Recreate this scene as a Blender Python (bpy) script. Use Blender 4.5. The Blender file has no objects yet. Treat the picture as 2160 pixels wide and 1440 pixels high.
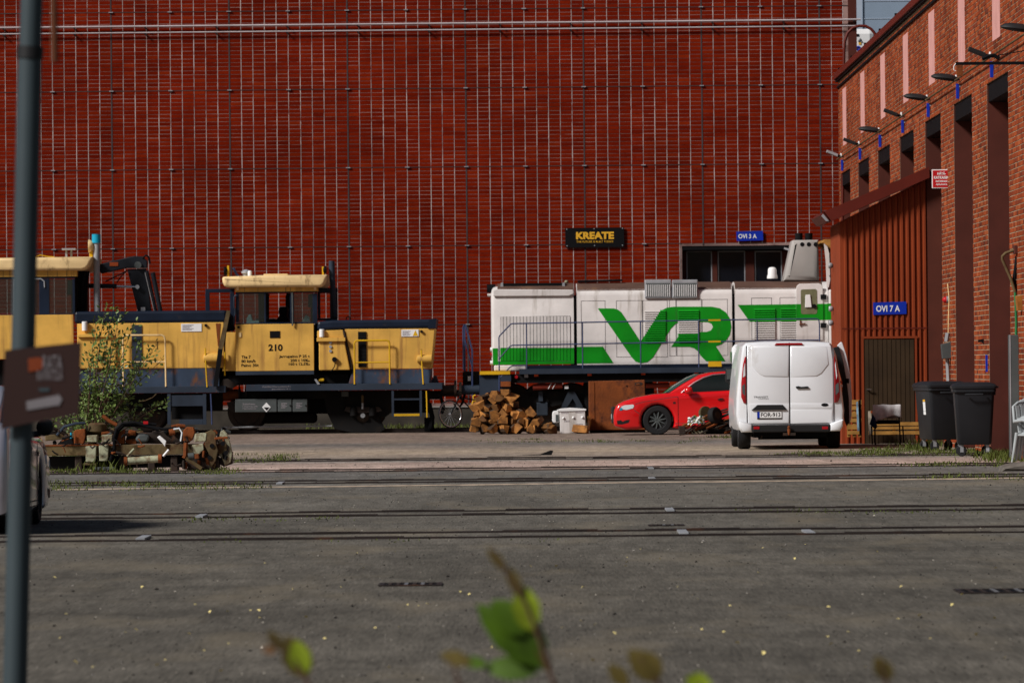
import bpy, bmesh, math, random
from mathutils import Vector, Matrix

S = bpy.context.scene
COL = S.collection
rnd = random.Random(11)
PI = math.pi

# ------------------------------------------------------------------ camera, sky, sun, exposure
F, RHO, VX, HY, EYE = 11500.0, 0.0095, 1110.0, 775.0, 1.5     # focal length in photo pixels, roll, vanishing point, eye height
cam = bpy.data.cameras.new('camera')
cam.sensor_width = 36.0
cam.lens = 36.0 * F / 2160.0
cam.clip_start, cam.clip_end = 0.5, 3000.0
cam.dof.use_dof = True
cam.dof.focus_distance = 76.0
cam.dof.aperture_fstop = 7.6
cam_o = bpy.data.objects.new('camera', cam)
COL.objects.link(cam_o)
fw = Vector((-(VX - 1080) / F, 1.0, (HY - 720) / F)).normalized()
rt = fw.cross(Vector((0, 0, 1))).normalized()
up = rt.cross(fw).normalized()
rt2 = rt * math.cos(RHO) - up * math.sin(RHO)
up2 = up * math.cos(RHO) + rt * math.sin(RHO)
m = Matrix((rt2, up2, -fw)).transposed().to_4x4()
m.translation = (0, 0, EYE)
cam_o.matrix_world = m
S.camera = cam_o

SUN = Vector((-0.66, -0.44, 0.61)).normalized()
world = bpy.data.worlds.new('World')
S.world = world
world.use_nodes = True
wn = world.node_tree.nodes
wn.clear()
sky = wn.new('ShaderNodeTexSky')
sky.sky_type = 'NISHITA'
sky.sun_disc = False
sky.sun_elevation = math.asin(SUN.z)
sky.sun_rotation = math.atan2(SUN.x, SUN.y)
sky.dust_density = 2.0
bg = wn.new('ShaderNodeBackground')
bg.inputs['Strength'].default_value = 0.03
wo = wn.new('ShaderNodeOutputWorld')
world.node_tree.links.new(sky.outputs[0], bg.inputs['Color'])
world.node_tree.links.new(bg.outputs[0], wo.inputs['Surface'])
sl = bpy.data.lights.new('sun', 'SUN')
sl.energy = 4.1
sl.angle = math.radians(11.0)
sl.color = (1.0, 0.965, 0.93)
so = bpy.data.objects.new('sun', sl)
COL.objects.link(so)
so.rotation_euler = SUN.to_track_quat('Z', 'Y').to_euler()
so.location = SUN * 200
S.view_settings.view_transform = 'Standard'
S.view_settings.look = 'None'
S.view_settings.exposure = 0.02
S.view_settings.gamma = 1.0
S.view_settings.use_curve_mapping = False
S.cycles.max_bounces = 6
S.cycles.transparent_max_bounces = 12

# ------------------------------------------------------------------ measuring helpers
def U(px, py):
    u, v = px - 1080, py - 720
    return 1080 + u - RHO * v, 720 + v + RHO * u
def W(px, py, d):
    a, b = U(px, py)
    return (a - VX) / F * d, EYE - (b - HY) / F * d
def P3(px, py, d):
    x, z = W(px, py, d)
    return Vector((x, d, z))
def gy(py, px=1080):            # distance of a point on the ground
    return F * EYE / (U(px, py)[1] - HY)

# ------------------------------------------------------------------ materials
def nd(nt, t, **kw):
    n = nt.nodes.new(t)
    for k, v in kw.items():
        setattr(n, k, v)
    return n
MATS = {}
def M(name, col, rough=0.6, metal=0.0, var=0.18, vs=2.0, dirt=None, amt=0.0, ds=1.5, streak=1.0, bump=0.0, bs=20.0, coat=0.0, spec=0.25, orand=None, stretch=(1, 1, 1)):
    if name in MATS:
        return MATS[name]
    mt = bpy.data.materials.new(name)
    mt.use_nodes = True
    nt = mt.node_tree
    L = nt.links.new
    b = nt.nodes['Principled BSDF']
    b.inputs['Roughness'].default_value = rough
    b.inputs['Metallic'].default_value = metal
    b.inputs['Specular IOR Level'].default_value = spec
    if coat:
        b.inputs['Coat Weight'].default_value = coat
        b.inputs['Coat Roughness'].default_value = 0.06
    geo = nd(nt, 'ShaderNodeNewGeometry')
    mp = nd(nt, 'ShaderNodeMapping')
    mp.inputs['Scale'].default_value = stretch
    L(geo.outputs['Position'], mp.inputs['Vector'])
    n1 = nd(nt, 'ShaderNodeTexNoise')
    n1.inputs['Scale'].default_value = vs
    n1.inputs['Detail'].default_value = 6
    L(mp.outputs[0], n1.inputs['Vector'])
    r1 = nd(nt, 'ShaderNodeMapRange')
    r1.inputs[1].default_value, r1.inputs[2].default_value = 0.3, 0.7
    r1.inputs[3].default_value, r1.inputs[4].default_value = 1 - var, 1 + var
    L(n1.outputs['Fac'], r1.inputs[0])
    mx = nd(nt, 'ShaderNodeMix', data_type='RGBA', blend_type='MULTIPLY')
    mx.inputs['Factor'].default_value = 1.0
    mx.inputs['A'].default_value = (*col, 1)
    L(r1.outputs[0], mx.inputs['B'])
    out = mx.outputs['Result']
    if orand:
        oi = nd(nt, 'ShaderNodeObjectInfo')
        ro = nd(nt, 'ShaderNodeMapRange')
        ro.inputs[3].default_value, ro.inputs[4].default_value = orand
        L(oi.outputs['Random'], ro.inputs[0])
        mo = nd(nt, 'ShaderNodeMix', data_type='RGBA', blend_type='MULTIPLY')
        mo.inputs['Factor'].default_value = 1
        L(out, mo.inputs['A'])
        L(ro.outputs[0], mo.inputs['B'])
        out = mo.outputs['Result']
    if dirt:
        mp2 = nd(nt, 'ShaderNodeMapping')
        mp2.inputs['Scale'].default_value = (1, 1, 1 / streak)
        L(geo.outputs['Position'], mp2.inputs['Vector'])
        n2 = nd(nt, 'ShaderNodeTexNoise')
        n2.inputs['Scale'].default_value = ds
        n2.inputs['Detail'].default_value = 8
        n2.inputs['Roughness'].default_value = 0.65
        L(mp2.outputs[0], n2.inputs['Vector'])
        r2 = nd(nt, 'ShaderNodeMapRange')
        c = 0.72 - 0.42 * amt
        r2.inputs[1].default_value, r2.inputs[2].default_value = c, c + 0.16
        r2.inputs[3].default_value, r2.inputs[4].default_value = 0, 0.9
        L(n2.outputs['Fac'], r2.inputs[0])
        m2 = nd(nt, 'ShaderNodeMix', data_type='RGBA')
        L(r2.outputs[0], m2.inputs['Factor'])
        L(out, m2.inputs['A'])
        m2.inputs['B'].default_value = (*dirt, 1)
        out = m2.outputs['Result']
        mr = nd(nt, 'ShaderNodeMapRange')
        mr.inputs[3].default_value, mr.inputs[4].default_value = rough, max(rough, 0.8)
        L(r2.outputs[0], mr.inputs[0])
        L(mr.outputs[0], b.inputs['Roughness'])
    L(out, b.inputs['Base Color'])
    if bump:
        n3 = nd(nt, 'ShaderNodeTexNoise')
        n3.inputs['Scale'].default_value = bs
        n3.inputs['Detail'].default_value = 5
        L(geo.outputs['Position'], n3.inputs['Vector'])
        bp = nd(nt, 'ShaderNodeBump')
        bp.inputs['Strength'].default_value = bump
        bp.inputs['Distance'].default_value = 0.02
        L(n3.outputs['Fac'], bp.inputs['Height'])
        L(bp.outputs[0], b.inputs['Normal'])
    MATS[name] = mt
    return mt
def M_brick(name, stops, blotch=0.25):
    mt = bpy.data.materials.new(name)
    mt.use_nodes = True
    nt = mt.node_tree
    L = nt.links.new
    b = nt.nodes['Principled BSDF']
    b.inputs['Roughness'].default_value = 0.95
    b.inputs['Specular IOR Level'].default_value = 0.03
    geo = nd(nt, 'ShaderNodeNewGeometry')
    oi = nd(nt, 'ShaderNodeObjectInfo')
    ad = nd(nt, 'ShaderNodeMath', operation='ADD')
    L(geo.outputs['Random Per Island'], ad.inputs[0])
    L(oi.outputs['Random'], ad.inputs[1])
    fr = nd(nt, 'ShaderNodeMath', operation='FRACT')
    L(ad.outputs[0], fr.inputs[0])
    cr = nd(nt, 'ShaderNodeValToRGB')
    e = cr.color_ramp.elements
    while len(e) < len(stops):
        e.new(0.5)
    for i, (p, c) in enumerate(stops):
        e[i].position = p
        e[i].color = (*c, 1)
    L(fr.outputs[0], cr.inputs[0])
    n1 = nd(nt, 'ShaderNodeTexNoise')
    n1.inputs['Scale'].default_value = 0.55
    n1.inputs['Detail'].default_value = 7
    n1.inputs['Roughness'].default_value = 0.6
    L(geo.outputs['Position'], n1.inputs['Vector'])
    r1 = nd(nt, 'ShaderNodeMapRange')
    r1.inputs[1].default_value, r1.inputs[2].default_value = 0.3, 0.7
    r1.inputs[3].default_value, r1.inputs[4].default_value = 1 - blotch, 1 + blotch
    L(n1.outputs['Fac'], r1.inputs[0])
    mx = nd(nt, 'ShaderNodeMix', data_type='RGBA', blend_type='MULTIPLY')
    mx.inputs['Factor'].default_value = 1
    L(cr.outputs[0], mx.inputs['A'])
    L(r1.outputs[0], mx.inputs['B'])
    mps = nd(nt, 'ShaderNodeMapping')
    mps.inputs['Scale'].default_value = (1, 1, 0.16)
    L(geo.outputs['Position'], mps.inputs[0])
    ns = nd(nt, 'ShaderNodeTexNoise')
    ns.inputs['Scale'].default_value = 1.6
    ns.inputs['Detail'].default_value = 6
    L(mps.outputs[0], ns.inputs[0])
    rs = nd(nt, 'ShaderNodeMapRange')
    rs.inputs[1].default_value, rs.inputs[2].default_value = 0.3, 0.7
    rs.inputs[3].default_value, rs.inputs[4].default_value = 1 - blotch * 0.6, 1 + blotch * 0.5
    L(ns.outputs['Fac'], rs.inputs[0])
    mxs = nd(nt, 'ShaderNodeMix', data_type='RGBA', blend_type='MULTIPLY')
    mxs.inputs['Factor'].default_value = 1
    L(mx.outputs['Result'], mxs.inputs['A'])
    L(rs.outputs[0], mxs.inputs['B'])
    mx = mxs
    n2 = nd(nt, 'ShaderNodeTexNoise')
    n2.inputs['Scale'].default_value = 25
    L(geo.outputs['Position'], n2.inputs['Vector'])
    r2 = nd(nt, 'ShaderNodeMapRange')
    r2.inputs[3].default_value, r2.inputs[4].default_value = 0.8, 1.2
    L(n2.outputs['Fac'], r2.inputs[0])
    m2 = nd(nt, 'ShaderNodeMix', data_type='RGBA', blend_type='MULTIPLY')
    m2.inputs['Factor'].default_value = 1
    L(mx.outputs['Result'], m2.inputs['A'])
    L(r2.outputs[0], m2.inputs['B'])
    L(m2.outputs['Result'], b.inputs['Base Color'])
    MATS[name] = mt
    return mt
def M_glass(name, tint=(0.55, 0.62, 0.6), gloss=0.35, dark=0.25):
    mt = bpy.data.materials.new(name)
    mt.use_nodes = True
    nt = mt.node_tree
    L = nt.links.new
    nt.nodes.clear()
    o = nd(nt, 'ShaderNodeOutputMaterial')
    t = nd(nt, 'ShaderNodeBsdfTransparent')
    t.inputs[0].default_value = (*tint, 1)
    g = nd(nt, 'ShaderNodeBsdfGlossy')
    g.inputs['Roughness'].default_value = 0.05
    g.inputs['Color'].default_value = (0.9, 0.95, 0.95, 1)
    df = nd(nt, 'ShaderNodeBsdfDiffuse')
    df.inputs[0].default_value = (0.05, 0.06, 0.06, 1)
    m1 = nd(nt, 'ShaderNodeMixShader')
    m1.inputs[0].default_value = dark
    L(t.outputs[0], m1.inputs[1])
    L(df.outputs[0], m1.inputs[2])
    fr = nd(nt, 'ShaderNodeFresnel')
    fr.inputs[0].default_value = 1.5
    ml = nd(nt, 'ShaderNodeMath', operation='MULTIPLY_ADD')
    ml.inputs[1].default_value = 1.0
    ml.inputs[2].default_value = gloss * 0.3
    L(fr.outputs[0], ml.inputs[0])
    m2 = nd(nt, 'ShaderNodeMixShader')
    L(ml.outputs[0], m2.inputs[0])
    L(m1.outputs[0], m2.inputs[1])
    L(g.outputs[0], m2.inputs[2])
    L(m2.outputs[0], o.inputs[0])
    MATS[name] = mt
    return mt
RUST = (0.16, 0.045, 0.012)
GRIME = (0.06, 0.045, 0.03)
m_yellow = M('yellow_paint', (0.68, 0.39, 0.080), 0.5, var=0.20, vs=1.6, dirt=(0.34, 0.17, 0.045), amt=0.44, ds=6, streak=16)
m_cream = M('cream_paint', (0.80, 0.58, 0.29), 0.5, var=0.15, dirt=(0.26, 0.17, 0.08), amt=0.40, ds=5, streak=2)
m_navy = M('navy_paint', (0.007, 0.013, 0.028), 0.42, var=0.3, dirt=(0.05, 0.03, 0.02), amt=0.2, ds=3)
m_deck = M('blue_grey_paint', (0.022, 0.032, 0.050), 0.6, var=0.25, dirt=RUST, amt=0.2, ds=4, streak=3)
m_bluerust = M('rusting_blue_paint', (0.032, 0.050, 0.085), 0.6, var=0.3, dirt=(0.17, 0.06, 0.015), amt=0.5, ds=3.5, streak=2)
m_black = M('black_grime', (0.006, 0.006, 0.0065), 0.8, var=0.4, spec=0.12, dirt=(0.018, 0.013, 0.009), amt=0.3, ds=5)
m_frame = M('underframe_black', (0.007, 0.0065, 0.0065), 0.75, var=0.4, spec=0.15, dirt=(0.02, 0.013, 0.008), amt=0.35, ds=4)
m_rubber = M('rubber', (0.012, 0.012, 0.013), 0.8, var=0.3)
m_greybox = M('grey_box_paint', (0.07, 0.08, 0.08), 0.6, var=0.2, dirt=GRIME, amt=0.2)
m_white = M('white_paint_old', (0.68, 0.645, 0.625), 0.45, var=0.10, dirt=(0.34, 0.30, 0.26), amt=0.40, ds=3.4, streak=8, bump=0.5, bs=2.2)
m_green = M('green_paint', (0.004, 0.25, 0.009), 0.45, var=0.14, dirt=(0.02, 0.11, 0.012), amt=0.25, ds=4, streak=6)
m_roof = M('brown_roof_dirt', (0.10, 0.055, 0.04), 0.8, var=0.25, dirt=(0.22, 0.12, 0.04), amt=0.3, ds=2)
m_chimney = M('grey_chimney_paint', (0.36, 0.34, 0.32), 0.55, var=0.08, dirt=(0.3, 0.2, 0.08), amt=0.15)
m_rail = M('railing_blue', (0.035, 0.05, 0.12), 0.5, var=0.3, dirt=RUST, amt=0.25, ds=8)
m_yel = M('safety_yellow', (0.62, 0.36, 0.01), 0.5, var=0.15)
m_orange = M('orange_lamp', (0.7, 0.09, 0.015), 0.4)
m_steel = M('dull_steel', (0.30, 0.30, 0.31), 0.45, metal=0.7, var=0.25)
m_zinc = M('zinc_grey', (0.33, 0.34, 0.36), 0.5, metal=0.2, var=0.2)
m_chrome = M('bright_steel', (0.75, 0.77, 0.8), 0.2, metal=1.0, var=0.05)
m_rust = M('rust_plate', (0.20, 0.052, 0.011), 0.85, var=0.3, dirt=(0.07, 0.02, 0.009), amt=0.55, ds=4.0, streak=1.5, bump=0.4)
m_rustpart = M('rust_part', (0.19, 0.05, 0.011), 0.9, var=0.4, dirt=(0.05, 0.02, 0.012), amt=0.45, ds=9, bump=0.4)
m_oily = M('oily_iron', (0.03, 0.02, 0.015), 0.6, var=0.5, dirt=(0.10, 0.035, 0.012), amt=0.35, ds=8)
m_olive = M('dirty_cream_green', (0.36, 0.37, 0.25), 0.7, var=0.35, dirt=(0.12, 0.05, 0.02), amt=0.62, ds=7, bump=0.3)
m_beam = M('rusty_olive_beam', (0.11, 0.078, 0.034), 0.8, var=0.45, dirt=(0.06, 0.022, 0.009), amt=0.55, ds=5, bump=0.2)
m_brickA = M_brick('dark_red_brick', [(0.0, (0.118, 0.0068, 0.0013)), (0.12, (0.142, 0.0086, 0.0016)), (0.55, (0.158, 0.0102, 0.0018)), (0.92, (0.174, 0.0125, 0.0022)), (1.0, (0.20, 0.017, 0.003))], 0.24)
m_brickB = M_brick('orange_red_brick', [(0.0, (0.12, 0.032, 0.019)), (0.2, (0.19, 0.041, 0.020)), (0.5, (0.245, 0.049, 0.018)), (0.8, (0.285, 0.060, 0.020)), (1.0, (0.33, 0.09, 0.035))], 0.3)
m_mortarA = M('grey_mortar', (0.23, 0.145, 0.13), 0.9, var=0.55, vs=0.8, dirt=(0.06, 0.014, 0.009), amt=0.5, ds=1.3, streak=0.4)
m_mortarV = M('pale_upright_mortar', (0.44, 0.38, 0.36), 0.9, var=0.45, vs=0.8, dirt=(0.12, 0.05, 0.04), amt=0.46, ds=2.2)
m_mortarB = M('buff_mortar', (0.38, 0.30, 0.20), 0.9, var=0.15)
m_joint_shadow = M('joint_and_shadow_dark', (0.055, 0.045, 0.045), 0.9, var=0.3)
m_concrete = M('concrete', (0.24, 0.22, 0.20), 0.9, var=0.25, dirt=(0.12, 0.11, 0.08), amt=0.3)
m_pink = M('pink_render', (0.60, 0.30, 0.27), 0.85, var=0.1, vs=3)
m_brown = M('brown_door_paint', (0.075, 0.0165, 0.010), 0.8, var=0.15)
m_fascia = M('dark_red_sheet', (0.105, 0.013, 0.007), 0.5, var=0.12)
m_annex = M('red_brown_cladding', (0.220, 0.036, 0.008), 0.6, var=0.12, vs=1.2)
m_annexdoor = M('dark_brown_boards', (0.036, 0.020, 0.008), 0.7, var=0.25)
m_blue = M('sign_blue', (0.006, 0.028, 0.36), 0.4, var=0.05)
m_wht = M('plain_white', (0.8, 0.8, 0.8), 0.5, var=0.04)
m_blk = M('plain_black', (0.005, 0.005, 0.006), 0.7, var=0.1, spec=0.1)
m_gold = M('sign_yellow', (0.75, 0.40, 0.03), 0.5, var=0.04)
m_signred = M('sign_red', (0.45, 0.01, 0.014), 0.45, var=0.05)
m_vanw = M('van_white', (0.78, 0.80, 0.835), 0.3, var=0.03, coat=0.6, dirt=(0.52, 0.50, 0.47), amt=0.22, ds=3, streak=2)
m_plast = M('black_plastic', (0.014, 0.014, 0.015), 0.55, var=0.15)
m_redl = M('tail_light_red', (0.36, 0.006, 0.012), 0.12, var=0.05, coat=0.8)
m_redcar = M('red_car_paint', (0.62, 0.006, 0.008), 0.28, var=0.02, coat=1.0)
m_silver = M('silver_mauve_paint', (0.55, 0.53, 0.60), 0.3, metal=0.5, var=0.03, coat=1.0)
m_bin = M('bin_grey_plastic', (0.014, 0.015, 0.018), 0.5, var=0.2)
m_wood = M('split_wood', (0.38, 0.16, 0.038), 0.8, var=0.4, vs=9, dirt=(0.09, 0.036, 0.013), amt=0.5, ds=6, orand=(0.3, 1.15))
m_bark = M('bark', (0.06, 0.035, 0.02), 0.9, var=0.4, vs=10)
m_plank = M('pale_timber', (0.36, 0.18, 0.04), 0.8, var=0.3, vs=6, dirt=(0.12, 0.06, 0.02), amt=0.35)
m_pole = M('painted_pole', (0.042, 0.058, 0.066), 0.5, var=0.1)
m_brownsign = M('brown_sign', (0.028, 0.011, 0.009), 0.7, var=0.1)
m_orangep = M('orange_print', (0.26, 0.045, 0.008), 0.5)
m_greyp = M('grey_print', (0.30, 0.27, 0.29), 0.5)
m_cladding = M('pale_blue_grey_sheet', (0.25, 0.32, 0.41), 0.5, var=0.05)
m_pale = M('pale_sheet', (0.40, 0.46, 0.55), 0.5, var=0.05)
m_cloth = M('grey_cloth', (0.62, 0.60, 0.60), 0.9, var=0.25, vs=9)
m_bluecloth = M('navy_cloth', (0.01, 0.03, 0.08), 0.9, var=0.3)
m_leafA = M('leaf_green', (0.115, 0.165, 0.04), 0.4, var=0.45, vs=14)
m_leafB = M('leaf_lime', (0.20, 0.26, 0.014), 0.5, var=0.35, vs=8)
m_leafC = M('leaf_brown', (0.13, 0.06, 0.02), 0.7, var=0.3, vs=10)
m_twig = M('twig', (0.09, 0.045, 0.03), 0.8)
m_grass = M('grass_green', (0.070, 0.088, 0.014), 0.7, var=0.5, vs=1.5)
m_yleaf = M('yellow_leaf', (0.80, 0.66, 0.26), 0.6, var=0.3, vs=5)
m_stone = M_brick('loose_stones', [(0.0, (0.016, 0.015, 0.014)), (0.35, (0.03, 0.027, 0.025)), (0.45, (0.10, 0.09, 0.08)), (0.92, (0.2, 0.185, 0.17)), (1.0, (0.55, 0.5, 0.42))], 0.2)
m_turq = M('turquoise_cap', (0.01, 0.30, 0.46), 0.4)
m_greenpipe = M('green_pipe', (0.02, 0.15, 0.05), 0.5, var=0.2)
m_rails = M('worn_rail_steel', (0.028, 0.020, 0.018), 0.55, metal=0.2, var=0.35, dirt=(0.10, 0.035, 0.014), amt=0.35, ds=1.5)
m_seam = M('panel_gap', (0.05, 0.045, 0.045), 0.8, var=0.1)
m_glass = M_glass('cab_glass', (0.62, 0.68, 0.68), 0.2, 0.12)
m_pane = M('dark_pane', (0.006, 0.007, 0.011), 0.12, spec=0.35)
m_dim = M('dim_blue_iron', (0.022, 0.03, 0.042), 0.6, var=0.3)
m_darkrim = M('dark_rim', (0.02, 0.02, 0.022), 0.5)
m_plinth = M('dark_plinth', (0.045, 0.038, 0.03), 0.9, var=0.4)
m_dglass = M('car_glass', (0.008, 0.014, 0.014), 0.06, spec=0.5, var=0.3)
m_lens = M('lamp_lens', (0.70, 0.75, 0.78), 0.1, var=0.1, coat=1.0)
m_black2 = M('crane_black', (0.012, 0.014, 0.019), 0.4, var=0.3)
m_redbrown = M('red_brown_bag', (0.22, 0.03, 0.015), 0.6)

# ------------------------------------------------------------------ mesh helpers
ORG = {}
class MB:
    def __init__(s):
        s.v, s.f, s.mi = [], [], []
    def add(s, vs, fs, mi=0):
        o = len(s.v)
        s.v += [Vector(p) for p in vs]
        s.f += [tuple(i + o for i in f) for f in fs]
        s.mi += [mi] * len(fs)
        return s
    def box(s, x0, x1, y0, y1, z0, z1, mi=0):
        if x0 > x1: x0, x1 = x1, x0
        if z0 > z1: z0, z1 = z1, z0
        if y0 > y1: y0, y1 = y1, y0
        v = [(x, y, z) for z in (z0, z1) for y in (y0, y1) for x in (x0, x1)]
        return s.add(v, [(0, 2, 3, 1), (4, 5, 7, 6), (0, 1, 5, 4), (2, 6, 7, 3), (0, 4, 6, 2), (1, 3, 7, 5)], mi)
    def pbox(s, px0, py0, px1, py1, d0, d1, mi=0):
        xm, ym = (px0 + px1) / 2, (py0 + py1) / 2
        x0, x1 = W(px0, ym, d0)[0], W(px1, ym, d0)[0]
        z0, z1 = W(xm, py1, d0)[1], W(xm, py0, d0)[1]
        return s.box(x0, x1, d0, d1, z0, z1, mi)
    def prism(s, poly, y0, y1, mi=0):
        return s.layers(poly, [(y0, 0), (y1, 0)], mi)
    def pprism(s, ppoly, d0, d1, mi=0):
        return s.layers([W(a, b, d0) for a, b in ppoly], [(d0, 0), (d1, 0)], mi)
    def layers(s, poly, lay, mi=0):
        a = sum(poly[i - 1][0] * poly[i][1] - poly[i][0] * poly[i - 1][1] for i in range(len(poly)))
        if a < 0:
            poly = poly[::-1]
        n = len(poly)
        nor = []
        for i in range(n):
            p0, p1, p2 = Vector(poly[i - 1]), Vector(poly[i]), Vector(poly[(i + 1) % n])
            e1, e2 = (p1 - p0), (p2 - p1)
            e1 = e1.normalized() if e1.length > 1e-9 else Vector((1, 0))
            e2 = e2.normalized() if e2.length > 1e-9 else e1
            n1, n2 = Vector((-e1.y, e1.x)), Vector((-e2.y, e2.x))
            b = n1 + n2
            if b.length < 1e-6:
                b = n1.copy()
            b.normalize()
            nor.append(b / max(0.5, b.dot(n1)))
        vs = []
        for y, ins in lay:
            for p, q in zip(poly, nor):
                vs.append((p[0] + q.x * ins, y, p[1] + q.y * ins))
        fs = [tuple(range(n))]
        for k in range(len(lay) - 1):
            for i in range(n):
                j = (i + 1) % n
                fs.append((k * n + i, (k + 1) * n + i, (k + 1) * n + j, k * n + j))
        fs.append(tuple((len(lay) - 1) * n + i for i in reversed(range(n))))
        return s.add(vs, fs, mi)
    def cyl(s, p0, p1, r0, r1=None, n=12, mi=0, cap=True):
        r1 = r0 if r1 is None else r1
        p0, p1 = Vector(p0), Vector(p1)
        ax = (p1 - p0).normalized()
        a = ax.orthogonal().normalized()
        b = ax.cross(a)
        vs = []
        for p, r in ((p0, r0), (p1, r1)):
            for i in range(n):
                t = 2 * PI * i / n
                vs.append(p + (a * math.cos(t) + b * math.sin(t)) * r)
        fs = [(i, (i + 1) % n, n + (i + 1) % n, n + i) for i in range(n)]
        if cap:
            fs += [tuple(reversed(range(n))), tuple(range(n, 2 * n))]
        return s.add(vs, fs, mi)
    def tube(s, pts, r, n=6, mi=0):
        pts = [Vector(p) for p in pts]
        vs, fs = [], []
        ref = None
        for k, p in enumerate(pts):
            t = (pts[min(k + 1, len(pts) - 1)] - pts[max(k - 1, 0)]).normalized()
            if ref is None:
                ref = t.orthogonal().normalized()
            ref = (ref - t * ref.dot(t)).normalized()
            b = t.cross(ref)
            rr = r[k] if isinstance(r, (list, tuple)) else r
            for i in range(n):
                a = 2 * PI * i / n
                vs.append(p + (ref * math.cos(a) + b * math.sin(a)) * rr)
        for k in range(len(pts) - 1):
            for i in range(n):
                fs.append((k * n + i, k * n + (i + 1) % n, (k + 1) * n + (i + 1) % n, (k + 1) * n + i))
        fs += [tuple(reversed(range(n))), tuple(range((len(pts) - 1) * n, len(pts) * n))]
        return s.add(vs, fs, mi)
    def lathe(s, prof, c, ax, n=20, mi=0):           # prof: (radius, along)
        c, ax = Vector(c), Vector(ax).normalized()
        a = ax.orthogonal().normalized()
        b = ax.cross(a)
        vs, fs = [], []
        for r, t in prof:
            for i in range(n):
                q = 2 * PI * i / n
                vs.append(c + ax * t + (a * math.cos(q) + b * math.sin(q)) * r)
        for k in range(len(prof) - 1):
            for i in range(n):
                j = (i + 1) % n
                fs.append((k * n + i, k * n + j, (k + 1) * n + j, (k + 1) * n + i))
        fs += [tuple(reversed(range(n))), tuple(range((len(prof) - 1) * n, len(prof) * n))]
        return s.add(vs, fs, mi)
    def build(s, name, mats, parent=None, smooth=None, bev=0.0, base=None, xf=None):
        vs = s.v if xf is None else [xf @ p for p in s.v]
        if parent is not None:
            org = ORG[parent]
        elif base is not None:
            org = Vector(base)
        else:
            xs, ys, zs = [p.x for p in vs], [p.y for p in vs], [p.z for p in vs]
            org = Vector(((min(xs) + max(xs)) / 2, (min(ys) + max(ys)) / 2, min(zs)))
        me = bpy.data.meshes.new(name)
        me.from_pydata([tuple(p - org) for p in vs], [], s.f)
        mats = mats if isinstance(mats, (list, tuple)) else [mats]
        for q in mats:
            me.materials.append(q)
        if len(mats) > 1:
            me.polygons.foreach_set('material_index', s.mi)
        bm = bmesh.new()
        bm.from_mesh(me)
        bmesh.ops.recalc_face_normals(bm, faces=bm.faces)
        bm.to_mesh(me)
        bm.free()
        if smooth:
            me.polygons.foreach_set('use_smooth', [True] * len(me.polygons))
            me.set_sharp_from_angle(angle=math.radians(smooth))
        me.update()
        o = bpy.data.objects.new(name, me)
        COL.objects.link(o)
        ORG[o] = org
        if parent is not None:
            o.parent = parent
        else:
            o.location = org
        if bev:
            bmod = o.modifiers.new('edge', 'BEVEL')
            bmod.width = bev
            bmod.segments = 2
            bmod.limit_method = 'ANGLE'
            bmod.angle_limit = math.radians(40)
        return o
def tag(o, label=None, cat=None, group=None, kind=None):
    if label: o['label'] = label
    if cat: o['category'] = cat
    if group: o['group'] = group
    if kind: o['kind'] = kind
    return o
def thing(name, label, cat, base, group=None):
    o = bpy.data.objects.new(name, None)
    COL.objects.link(o)
    o.location = base
    o.empty_display_size = 0.2
    ORG[o] = Vector(base)
    return tag(o, label, cat, group)
def copy_tree(o, parent=None):
    c = o.copy()
    COL.objects.link(c)
    c.parent = parent
    for ch in o.children:
        if ch is not c:
            copy_tree(ch, c)
    ORG[c] = ORG[o]
    return c
def bx(T, name, r, d0, d1, mat, bev=0.0):
    return MB().pbox(*r, d0, d1).build(name, mat, T, bev=bev)
def pp(T, name, poly, d0, d1, mat, bev=0.0, smooth=None):
    return MB().pprism(poly, d0, d1).build(name, mat, T, bev=bev, smooth=smooth)
def tb(T, name, ppts, d, r, mat, n=6):
    pts = [P3(a[0], a[1], a[2] if len(a) > 2 else d) for a in ppts]
    return MB().tube(pts, r, n).build(name, mat, T, smooth=50)
def text_mb(body, rect, d, bold=0.0, align='l', flip=None):
    """flat lettering that fills the pixel rectangle at distance d, facing the viewer"""
    cu = bpy.data.curves.new('t', 'FONT')
    cu.body = body
    cu.resolution_u = 3
    cu.offset = bold
    ob = bpy.data.objects.new('t', cu)
    COL.objects.link(ob)
    dg = bpy.context.evaluated_depsgraph_get()
    me = ob.evaluated_get(dg).to_mesh()
    vs = [v.co.copy() for v in me.vertices]
    fs = [tuple(p.vertices) for p in me.polygons]
    ob.evaluated_get(dg).to_mesh_clear()
    bpy.data.objects.remove(ob)
    bpy.data.curves.remove(cu)
    x0, x1 = min(v.x for v in vs), max(v.x for v in vs)
    y0, y1 = min(v.y for v in vs), max(v.y for v in vs)
    px0, py0, px1, py1 = rect
    X0 = W(px0, (py0 + py1) / 2, d)[0]
    X1 = W(px1, (py0 + py1) / 2, d)[0]
    Z1 = W((px0 + px1) / 2, py0, d)[1]
    Z0 = W((px0 + px1) / 2, py1, d)[1]
    b = MB()
    b.add([(X0 + (v.x - x0) / (x1 - x0) * (X1 - X0), d, Z0 + (v.y - y0) / (y1 - y0) * (Z1 - Z0)) for v in vs], fs)
    return b
def tx(T, body, rect, d, mat, bold=0.012, name='lettering'):
    return text_mb(body, rect, d, bold).build(name, mat, T)
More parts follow.
